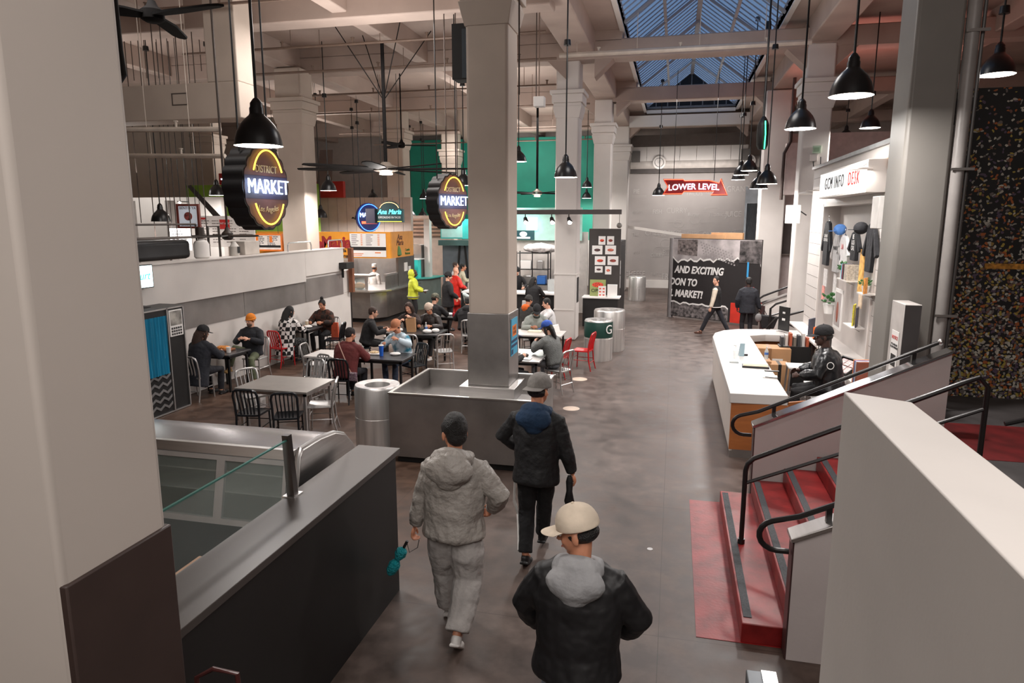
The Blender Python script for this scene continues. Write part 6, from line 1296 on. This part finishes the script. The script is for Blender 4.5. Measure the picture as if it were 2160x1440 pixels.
# 1 man in the grey puffer jacket
t = person('person in a bulky grey hooded jacket and grey sweatpants walking away', (-1.62, 4.86, 0), 4, 1.80, lean=3, hz=.92, head=(32, 2), hands=((.26, .18, 1.0), (-.34, .04, .84)), feet=((.07, -.26, .15), (-.12, .24, .08)), skin='tan', top=greyj, pants=sweat, shoe=wsh, hood=greyj, bulk=1.38, hem=-.08, vox=.009, fold=.04, legw=1.7, hs=1.2, hsz=1.45, hint=((1, -.55, -.3), (-.5, -.6, 0)), glasses=True, heel=(38, 0), dome=.012, curl=1.3)
s = t['_s']; 
u_ = thing('folded_umbrella', 'teal folded umbrella hanging from the left hand of the person in grey', 'umbrella', at(838, 1180, Y=4.9)); u_.rotation_euler = (0, R_(28), 0)
MB().lathe([(.012, .13), (.045, .1), (.05, .06), (.022, .0), (.05, -.05), (.045, -.12), (.02, -.16)], n=14).build('canopy', cloth('teal_umbrella', (16, 150, 160), .5, bump=.8, bscale=60), u_); MB().cyl((0, 0, .1), (0, 0, .2), .012, n=8).build('handle', black, u_); MB().tube([(0, 0, .19), (.06, 0, .12), (.1, 0, .2), (.08, 0, .27)], .003, 5).build('strap', black, u_)
# 2 man in black with a grey cap
t = person('person in a black jacket with blue hood, grey backward cap and striped track pants', (-1.22, 6.2, 0), -3, 1.83, lean=3, head=(-18, 6), hands=((.36, .06, .80), (-.21, .22, 1.02)), feet=((-.02, .32, .08), (-.07, -.12, .10)), skin='tan', top=cloth('black_nylon', (22, 22, 24), .7), pants=cloth('black_track', (20, 20, 22)), shoe=bsh, hood=cloth('navy_hood', (24, 50, 78)), hat=('cap', cloth('grey_cap', (128, 124, 120)), -1), hs=1.15, hsz=1.3, bulk=1.24, hem=-.14, vox=.010, fold=.03, legw=1.15, hint=((.6, -.8, 0), (-1, -.3, -.2)), heel=(0, 20), curl=1.2)
o = thing('folded_umbrella', 'black folded umbrella in the right hand of the person in the grey cap', 'umbrella', at(1201, 1036, Y=6.2)); MB().lathe([(.02, .16), (.035, .1), (.03, .0), (.05, -.1), (.04, -.13), (.01, -.14)], n=12).build('canopy', cloth('black_umbrella', (22, 22, 24), .6), o)
onp(t, 'sleeve_logo', paper, lambda b: b.ell((-.335, .05, 1.30), (.012, .02, .02)))
for k_ in range(3):
    onp(t, 'track_stripe', paper, lambda b: b.tube([(-.212-.002*k_, -.03+.03*k_, .84), (-.218, -.05+.028*k_, .62), (-.20, .03+.026*k_, .46), (-.165, -.06+.024*k_, .28), (-.145, -.13+.022*k_, .16)], .006, 4))
# 3 foreground person with tan cap
t = person('foreground person in a cream cap and black bomber over grey hoodie, looking left', (-.44, 3.45, 0), -2, 1.75, lean=4, head=(82, 14), hands=((.22, .24, .98), (-.26, .22, .96)), feet=((.1, .1, .08), (-.1, -.1, .08)), skin='tan', top=cloth('black_bomber', (24, 23, 25), .55, bump=.2), pants=cloth('light_denim', (120, 128, 140)), shoe=wsh, hood=cloth('grey_hood', (156, 156, 158)), hat=('cap', cloth('cream_cap', (222, 206, 186), .8, bump=.1, bscale=30), 1), hs=1.12, hsz=1.25, bulk=1.40, hem=-.10, vox=.009, fold=.035, legw=1.3, hint=((1, -.5, .0), (-1, -.5, 0)))
onp(t, 'cap_emblem', mat('dark_green_thread', (40, 60, 50), .7), lambda b: b.ell((-.115, .075, 1.735), (.008, .006, .012)))
# 4 letterman and 5 dark suit
org_t = mat('orange_thread', (226, 110, 40), .7)
t = person('person in a black and cream varsity jacket striding left by the banner', (1.22, 20.35, 0), 78, 1.72, lean=0, head=(62, 4), hands=((.26, .02, .82), (-.24, .1, .85)), feet=((.1, -.42, .12), (-.1, .40, .08)), skin='light', top=cloth('varsity_black', (28, 27, 28)), sleeves=cloth('varsity_cream', (220, 208, 190)), pants=dkden, shoe=cloth('brown_shoe', (80, 48, 36)), bulk=1.15, hem=-.08, heel=(30, 0), vox=.012)
onp(t, 'chest_badge', org_t, lambda b: b.ell((.14, .135, 1.24), (.05, .03, .04))); onp(t, 'waist_stripe', paper, lambda b: b.tube([(.21*cos(a*pi/10), .16*sin(a*pi/10), .87) for a in range(20)], .012, 5, closed=True))
text('USC', .1, org_t, t, (.315, .0, 1.23), (pi/2, 0, pi/2), ext=.004, world=False)
person('person in a dark suit seen from behind carrying bags', (2.05, 19.9, 0), 4, 1.74, lean=2, head=(0, 4), hands=((.36, .05, .82), (-.26, .1, .9)), skin='dark', top=cloth('dark_suit', (34, 35, 42)), pants=cloth('suit_trousers', (28, 29, 34)), bulk=1.26, hem=-.16, face=False, hair='short', vox=.012)
o = thing('carry_bag', 'large black carry bag hanging from the hand of the person in the dark suit', 'bag', (2.55, 19.8, .38)); MB().hexa([(-.12, -.12, 0), (.2, -.12, 0), (.2, .12, 0), (-.12, .12, 0), (-.2, -.14, .38), (.3, -.14, .32), (.3, .14, .32), (-.2, .14, .38)]).build('bag_body', blkj, o, bevel=.02); MB().tube([(-.12, 0, .38), (-.06, 0, .5), (.0, 0, .38)], .012, 6).build('bag_handle', black, o); MB().ell((-.22, -.12, .30), (.09, .05, .12)).build('grey_pouch', mat('pouch_grey', (120, 118, 118), .6), o)
# 6 guard
t = person('seated guard in a black cap and shiny black jacket behind the info desk', (2.34, 10.8, 0), 78, 1.88, sit=True, hz=.80, hs=1.15, lean=8, head=(8, 6), hands=((.16, .42, .98), (-.2, .38, .98)), feet=((.15, .4, .3), (-.12, .4, .3)), skin='dark', top=mat('guard_jacket', (26, 27, 30), .32, var=.1, bump=.3, bscale=8), pants=blkj, hat=('cap', cloth('black_cap', (26, 26, 28)), 1), bulk=1.58, hood=None, vox=.011, fold=.04)
onp(t, 'shoulder_patch', paper, lambda b: b.tube([(-.345, .0+.045*cos(a*pi/8), 1.26+.05*sin(a*pi/8)) for a in range(16)], .006, 5, closed=True)); onp(t, 'radio', black, lambda b: b.box(.07, .11, .17, .2, 1.18, 1.32).cyl((.1, .18, 1.32), (.1, .18, 1.48), .006, n=6))
# standing people at the stalls
t = person('person in a bright yellow hooded safety jacket and black trousers', (-8.25, 20.9, 0), -70, 1.72, lean=2, head=(0, 8), hands=((.18, .34, 1.06), (-.16, .34, 1.06)), skin='dark', top=cloth('hi_vis_yellow', (206, 214, 60), .6), pants=blkj, hood=None, hair=None, bulk=1.3, vox=.012)
hb = MB(); hb.ell((0, -.03, 1.61), (.115, .125, .145)).ell((0, -.05, 1.48), (.12, .1, .08)); hb.build('raised_hood', cloth('hi_vis_yellow', (206, 214, 60)), t, mods=rem(.014, 2, .012)); onp(t, 'reflective_band', mat('grey_reflective', (176, 176, 150), .4), lambda b: b.tube([(.245*cos(a*pi/12), .19*sin(a*pi/12), .86) for a in range(24)], [(.03, .012)]*24, 6, closed=True))
o = MB().box(-.05, .05, -.12, .12, 0, .02).build('phone', paper); o.location = (-7.85, 20.98, 1.05); tag(o, 'white phone held by the person in the yellow jacket', 'phone')
person('person in a black hoodie standing with hood up beside the red poncho', (-6.62, 19.6, 0), -62, 1.76, lean=0, head=(-5, 10), hands=((.2, .28, 1.0), (-.2, .25, .95)), skin='light', top=blkj, pants=blkj, hair='short', hat=('beanie', cloth('black_beanie', (22, 22, 24)), 1), bulk=1.38, vox=.012, hem=-.2)
person('bald person in a bright red poncho facing the white stall', (-7.05, 21.6, 0), -40, 1.76, lean=2, head=(0, 10), hands=((.2, .3, 1.1), (-.2, .3, 1.1)), skin='light', top=cloth('red_poncho', (216, 40, 30), .5), pants=cloth('red_poncho', (216, 40, 30)), hair=None, bulk=1.36, hem=-.4, face=False, vox=.012)
person('black haired person in a beige vest at the white stall counter', (-7.35, 23.3, 0), -70, 1.78, hands=((.2, .38, 1.15), (-.2, .38, 1.15)), skin='tan', top=cloth('beige_vest', (190, 184, 160)), hair='short', vox=.012)
person('person in a white shirt partly behind the beige vest', (-7.85, 24.0, 0), -80, 1.78, skin='light', top=wc_, hair='short', hairm=hairbr, vox=.014)
o = MB().box(-7.0, -5.2, 22.9, 23.6, 0, 1.15).build('white_counter', white, bevel=.01); tag(o, 'white stall counter where the red poncho stands', 'counter')
o = MB().box(-6.75, -6.4, 22.8, 22.84, 1.15, 1.6).build('dotted_sign', paper); tag(o, 'white card with dotted pictures on the white stall counter', 'sign'); b = MB()
for i in range(3):
    for j in range(2): b.box(-6.68+j*.14, -6.6+j*.14, 22.79, 22.8, 1.2+i*.12, 1.26+i*.12)
b.build('card_dot', blackp, o)
cups = ((orangep, 'orange'), (blackp, 'black'), (blackp, 'second black'))
for i, (m_, l) in enumerate(cups): o = MB().box(-6.35+i*.22, -6.2+i*.22, 22.84, 22.9, .6, .9).build('wall_pack', m_); tag(o, l+' pack on the shelf face of the white stall counter', 'pack')
person('cook in a white shirt bending over the taco stall display', (-10.55, 21.35, 0), 168, 1.68, lean=32, head=(0, 28), hands=((.25, .6, 1.12), (-.2, .58, 1.12)), skin='tan', top=cloth('cook_white', (198, 194, 192)), pants=dkden, hair='short', vox=.013)
person('cook in a white cap with back turned inside the taco stall', (-10.4, 22.6, 0), -15, 1.74, skin='tan', top=cloth('cook_white', (198, 194, 192)), pants=dkden, hat=('cook', paper, 1), face=False, vox=.013)
person('sushi cook in a black cap and black shirt', (-5.15, 22.5, 0), 200, 1.76, lean=10, head=(0, 22), hands=((.2, .4, 1.1), (-.2, .4, 1.1)), skin='light', top=blkj, pants=blkj, hat=('beanie', cloth('black_beanie', (22, 22, 24)), 1), vox=.013)
person('dark haired person in a black coat at the sushi counter seen from behind', (-4.15, 20.35, 0), -10, 1.60, lean=6, head=(-25, 14), hands=((.24, .42, 1.1), (-.2, .42, 1.1)), skin='light', top=blkj, pants=blkj, hair='long', bulk=1.25, vox=.013)
# diners
def diner(label, loc, rz, table_z=.77, **k):
    k.setdefault('hands', ((.17, .46, .84), (-.17, .44, .84))); k.setdefault('vox', .012); k.setdefault('bulk', 1.16)
    return person(label, (loc[0], loc[1], 0), rz, k.pop('h', 1.74), sit=True, **k)
diner('diner in a black baker cap and long dark coat by the photo booth', (-8.62, 10.85), -5, lean=14, head=(-15, 14), skin='light', top=cloth('navy_coat', (34, 36, 44)), pants=dkden, hair='long', hairm=hairbr, hat=('cap', cloth('black_cap', (26, 26, 28)), 1), bulk=1.3, hem=-.3)
diner('bearded diner in glasses and an orange beanie against the white wall', (-8.6, 12.55), -178, lean=-2, head=(-8, 6), hands=((.1, .30, .92), (-.12, .30, .92)), feet=((.22, .52, .34), (-.3, .45, .08)), skin='light', top=cloth('navy_jacket', (32, 34, 40)), pants=cloth('olive_trousers', (96, 102, 78)), shoe=cloth('tan_shoe', (186, 150, 96)), hat=('beanie', cloth('orange_beanie', (224, 130, 36)), 1), glasses=True, beard=mat('beard_grey', (90, 74, 66), .8), bulk=1.3, hairm=hairbr)
diner('diner in a black and white checkered coat on the red chair', (-8.68, 13.95), -12, lean=14, head=(-12, 16), skin='light', top=pattern('checker_coat', 'checker', (.06, .05, .05), (.85, .83, .82), 11), pants=pattern('dotted_skirt', 'voronoi', (.6, .6, .6), (.08, .08, .08), 50), hair='long', bulk=1.3, hem=-.34, legw=1.4)
diner('diner with a high hair bun in a dark plaid jacket facing the front', (-8.52, 15.62), 174, lean=12, head=(12, 16), skin='tan', top=pattern('dark_plaid', 'checker', (.14, .10, .08), (.30, .17, .12), 9), pants=blkj, hair='bun', bulk=1.42)
t = diner('diner in a maroon jacket with a slung purse seen from behind', (-5.86, 11.35), -6, lean=16, head=(-22, 16), skin='tan', top=cloth('maroon_jacket', (96, 34, 34), .8), pants=dkden, hair='short', hairm=cloth('dark_cap', (38, 32, 32)), bulk=1.36, hem=-.12)
onp(t, 'purse_strap', mat('strap_pink', (190, 150, 136), .6), lambda b: b.tube([(-.12, .02, 1.12), (-.08, -.05, 1.08), (.05, -.12, .9), (.17, -.16, .68), (.22, -.12, .55)], .010, 6))
o = MB().box(-.08, .08, -.04, .04, -.08, .08).build('purse', pattern('purse_pattern', 'voronoi', (.8, .78, .76), (.4, .3, .36), 60), bevel=.02); o.location = (-5.62, 11.16, .52); tag(o, 'small patterned purse at the hip of the diner in maroon', 'purse')
diner('diner in a pale blue tie dye hoodie and a two tone cap', (-5.30, 12.85), 160, lean=16, head=(10, 22), hands=((.17, .42, .90), (-.2, .40, 1.02)), skin='tan', top=pattern('tie_dye', 'noise', (.10, .42, .52), (.80, .86, .90), 5), pants=jean, hat=('cap', cloth('orange_grey_cap', (176, 116, 84)), 1), bulk=1.22)
diner('diner in glasses and a black coat leaning to the right', (-6.85, 14.35), -62, lean=14, head=(0, 10), skin='light', top=blkj, pants=blkj, hairm=hairbr, glasses=True, bulk=1.24)
diner('brunette diner holding food beside a brown paper bag', (-6.2, 15.6), 176, lean=12, head=(0, 22), hands=((.15, .34, .94), (-.12, .34, 1.04)), skin='light', top=cloth('dark_brown_top', (52, 40, 38)), pants=blkj, hair='long', hairm=hairbr)
diner('diner in a backward pale cap and shiny dark brown jacket', (-5.68, 15.68), 172, lean=16, head=(8, 26), skin='tan', top=lj, pants=blkj, shoe=wsh, hat=('cap', cloth('pale_cap', (196, 176, 160)), -1), bulk=1.32)
diner('diner in a camouflage cap and black top seen from behind', (-6.2, 17.1), -10, lean=8, head=(-25, 10), skin='light', top=blkj, pants=blkj, hat=('cap', pattern('camouflage', 'noise', (.20, .20, .16), (.42, .42, .36), 20), 1), bulk=1.2)
diner('diner in a black hooded jacket hunched by the red soda can', (-5.15, 16.75), 10, lean=18, head=(0, 24), skin='light', top=blkj, pants=blkj, hood=blkj, bulk=1.4)
diner('smiling diner with long dark hair resting chin on hand', (-5.5, 18.6), 190, lean=8, head=(10, 10), hands=((.04, .2, 1.13), (-.17, .4, .84)), skin='light', top=cloth('pale_knit', (176, 186, 184)), hair='long', pants=blkj)
diner('diner in a dark jacket with an orange hood lining', (-3.75, 17.4), -30, lean=10, head=(-10, 14), skin='tan', top=cloth('charcoal_jacket', (58, 56, 54)), hat=('beanie', cloth('charcoal_hood', (58, 56, 54)), 1), hood=cloth('orange_lining', (226, 106, 40)), pants=blkj)
diner('diner in a black cap and grey green jacket reading a menu', (-3.25, 16.15), 205, lean=20, head=(-10, 30), skin='brown', top=cloth('grey_green_jacket', (138, 142, 136)), hood=cloth('dark_green_hood', (48, 54, 48)), hat=('cap', cloth('black_cap', (26, 26, 28)), 1), pants=dkden, bulk=1.34)
diner('diner in white sleeves using a phone beside the white column', (-2.98, 17.0), 110, lean=8, head=(0, 16), hands=((.12, .38, 1.0), (-.1, .4, 1.0)), skin='light', top=wc_, hair='short', pants=dkden, bulk=1.2)
diner('diner in a blue cap and grey knit sweater with long dark hair', (-2.2, 13.05), 60, lean=16, head=(15, 16), hands=((.14, .40, .92), (-.15, .40, .96)), skin='light', top=cloth('grey_knit', (104, 106, 104), bump=.5, bscale=60), hair='long', hat=('cap', cloth('blue_cap_cloth2', (44, 78, 160)), 1), pants=cloth('pale_jean', (150, 154, 160)), bulk=1.25)
diner('diner in a navy cap and black top half hidden by the planter column', (-3.05, 12.1), -60, lean=14, head=(0, 18), hands=((.17, .36, .86), (-.17, .3, .74)), skin='light', top=blkj, hat=('cap', cloth('navy_cap', (34, 42, 74)), 1), pants=blkj)
# ================================================================ THINGS ON THE TABLES
def bottle(x, y, z, lb, h=.22, c_=(224, 230, 232)):
    t = thing('water_bottle', lb, 'bottle', (x, y, z)); MB().lathe([(.03, 0), (.034, .015), (.034, h*.6), (.014, h*.82), (.013, h*.92)], n=14).build('bottle_body', mat('clear_plastic', c_, .1, alpha=.45), t); MB().cyl((0, 0, h*.9), (0, 0, h), .016, n=10).build('bottle_cap', paper, t); MB().lathe([(.0345, h*.3), (.0345, h*.5)], n=14, cap=False).build('label', mat('label_blue', (70, 110, 180), .5), t)
def blob(x, y, z, r, m_, lb, name, cat, seed=.03):
    o = MB().ell((0, 0, 0), r).build(name, m_, mods=rem(max(.008, min(r)/5), 1, seed)); o.location = (x, y, z+r[2]*.8); tag(o, lb, cat); return o
TZ = .752
o = thing('soda_cup', 'tall blue paper cup with a white lid on the dark table', 'cup', (-5.42, 12.0, TZ)); MB().lathe([(.035, 0), (.048, .2)], n=18).build('cup_body', mat('cup_blue', (30, 96, 200), .5), o); MB().lathe([(.05, .2), (.05, .212), (.04, .218)], n=18).build('lid', paper, o); MB().cyl((0, 0, .2), (.02, 0, .28), .004, n=6).build('straw', paper, o)
o = thing('food_tray', 'white paper food tray left of the blue cup', 'tray', (-5.62, 12.12, TZ)); MB().box(-.14, .14, -.1, .1, 0, .03).build('tray_body', paper, o, bevel=.01); MB().ell((0, 0, .04), (.1, .07, .03)).build('food', mat('food_beige', (206, 180, 140), .7, var=.3, scale=30), o)
blob(-5.2, 12.15, TZ, (.11, .08, .03), paper, 'crumpled white wrapper right of the blue cup', 'wrapper', 'wrapper')
t = thing('paper_bag', 'standing open brown paper bag on the littered table', 'bag', (-5.92, 14.85, TZ), 12); MB().hexa([(-.1, -.07, 0), (.1, -.07, 0), (.1, .07, 0), (-.1, .07, 0), (-.13, -.08, .3), (.09, -.07, .33), (.09, .08, .33), (-.13, .08, .3)]).build('bag_body', kraft, t); MB().box(-.09, .07, -.06, .06, .315, .335).build('bag_mouth', mat('bag_inside', (120, 88, 62), .8), t)
bottle(-6.4, 15.05, TZ, 'clear water bottle at the left of the littered table'); bottle(-5.6, 14.95, TZ, 'clear water bottle right of the brown paper bag')
for i, (x, y, l) in enumerate(((-6.25, 14.8, 'large crumpled white paper left of the brown bag'), (-5.5, 14.75, 'crumpled wrapper right of the brown bag'), (-5.35, 14.9, 'small crumpled wrapper near the brown jacket diner'), (-6.1, 15.2, 'white napkin ball behind the brown bag'))): blob(x, y, TZ, (.13-.02*i, .09, .05), paper, l, 'wrapper', 'wrapper')
o = thing('soda_can', 'red soda can on the far table beside the black hooded jacket', 'can', (-5.72, 17.4, TZ)); MB().lathe([(.028, 0), (.033, .01), (.033, .11), (.027, .122)], n=16).build('can_body', mat('can_red', (196, 40, 60), .3, .4), o)
blob(-5.95, 17.7, TZ, (.12, .09, .04), paper, 'white wrapper on the far table', 'wrapper', 'wrapper')
t = thing('food_basket', 'basket heaped with fries and burger on the small dark table', 'basket', (-8.72, 11.8, TZ)); MB().box(-.19, .17, -.12, .12, 0, .04).build('basket_tray', mat('brown_tray', (140, 84, 50), .6), t, bevel=.01); MB().ell((-.02, 0, .05), (.15, .09, .05)).build('fries', mat('fries_gold', (206, 132, 60), .7, var=.5, scale=40), t, mods=rem(.012, 0, .04))
o = MB().lathe([(.04, 0), (.045, .1), (.046, .11)], n=14).build('paper_cup', paper); o.location = (-8.5, 11.62, TZ); tag(o, 'white paper cup at the hand of the diner in the baker cap', 'cup')
o = thing('lidded_cup', 'cream lidded cup between the two diners in checks', 'cup', (-8.72, 15.0, TZ)); MB().lathe([(.034, 0), (.045, .13)], n=14).build('cup_body', mat('cup_cream', (214, 196, 170), .5), o); MB().lathe([(.046, .13), (.046, .145), (.03, .16)], n=14).build('lid', paper, o)
blob(-8.62, 14.8, TZ, (.15, .1, .035), paper, 'white food wrap on the small table of the diners in checks', 'wrapper', 'wrapper')
t = thing('takeout_box', 'open white takeout box tilted on the steel table behind the planter', 'box', (-3.0, 12.75, TZ), 20); MB().box(-.15, .15, -.12, .12, 0, .05).hexa([(-.15, .11, .05), (.15, .11, .05), (.15, .12, .05), (-.15, .12, .05), (-.15, .2, .26), (.15, .2, .26), (.15, .21, .26), (-.15, .21, .26)]).build('box_body', paper, t, bevel=.006); MB().box(-.08, .08, .15, .165, .14, .165).build('red_print', redp, t)
blob(-2.72, 12.6, TZ, (.08, .06, .03), mat('dark_food', (60, 44, 40), .6), 'small dark food pile beside the takeout box', 'food', 'food')
o = MB().box(-.14, .14, -.1, .1, 0, .012).build('paper_tray', paper); o.location = (-2.68, 12.35, TZ); tag(o, 'flat white paper at the front of the steel table', 'paper')
o = MB().box(-.16, .16, -.11, .11, 0, .03).build('menu', mat('menu_cream', (216, 210, 190), .7)); o.location = (-3.1, 15.5, TZ); tag(o, 'pale menu before the diner in the grey green jacket', 'menu')
o = MB().hexa([(-.12, -.1, 0), (.12, -.1, 0), (.12, .1, 0), (-.12, .1, 0), (-.16, -.08, .12), (.08, -.08, .18), (.08, .1, .18), (-.16, .1, .12)]).build('paper_packet', paper); o.location = (-2.65, 15.55, TZ); tag(o, 'white crumpled packet on the table behind the blue cap', 'wrapper')
o = MB().box(-.3, .0, -.02, .02, 0, .012).build('shopping_bag', redp) if False else None
o = MB().hexa([(-.1, -.03, 0), (.1, -.03, 0), (.1, .03, 0), (-.1, .03, 0), (-.08, -.03, .4), (.08, -.03, .4), (.08, .03, .4), (-.08, .03, .4)]).build('orange_cloth', cloth('orange_bag_cloth', (190, 80, 50))); o.location = (-8.15, 15.35, .42); tag(o, 'orange cloth bag hanging at the chair by the diners in checks', 'bag')
# small litter and pale round patches on the aisle floor
for i, (px, py, rx_, ry_, c_) in enumerate(((1222, 799, .17, .16, (206, 186, 168)), (1205, 861, .15, .09, (200, 180, 164)), (1371, 1157, .03, .03, (190, 188, 188)))):
    p = at(px, py, z=.003); o = MB().lathe([(rx_, 0), (rx_*.98, .002), (.001, .0025)], n=24).build('floor_patch', mat('patch_%d' % i, c_, .6)); o.location = (p.x, p.y, .001); tag(o, ('pale oval patch on the floor by the chair of the blue cap', 'pale oval patch on the floor right of the planter corner', 'tiny white scrap on the aisle floor')[i], 'floor patch')
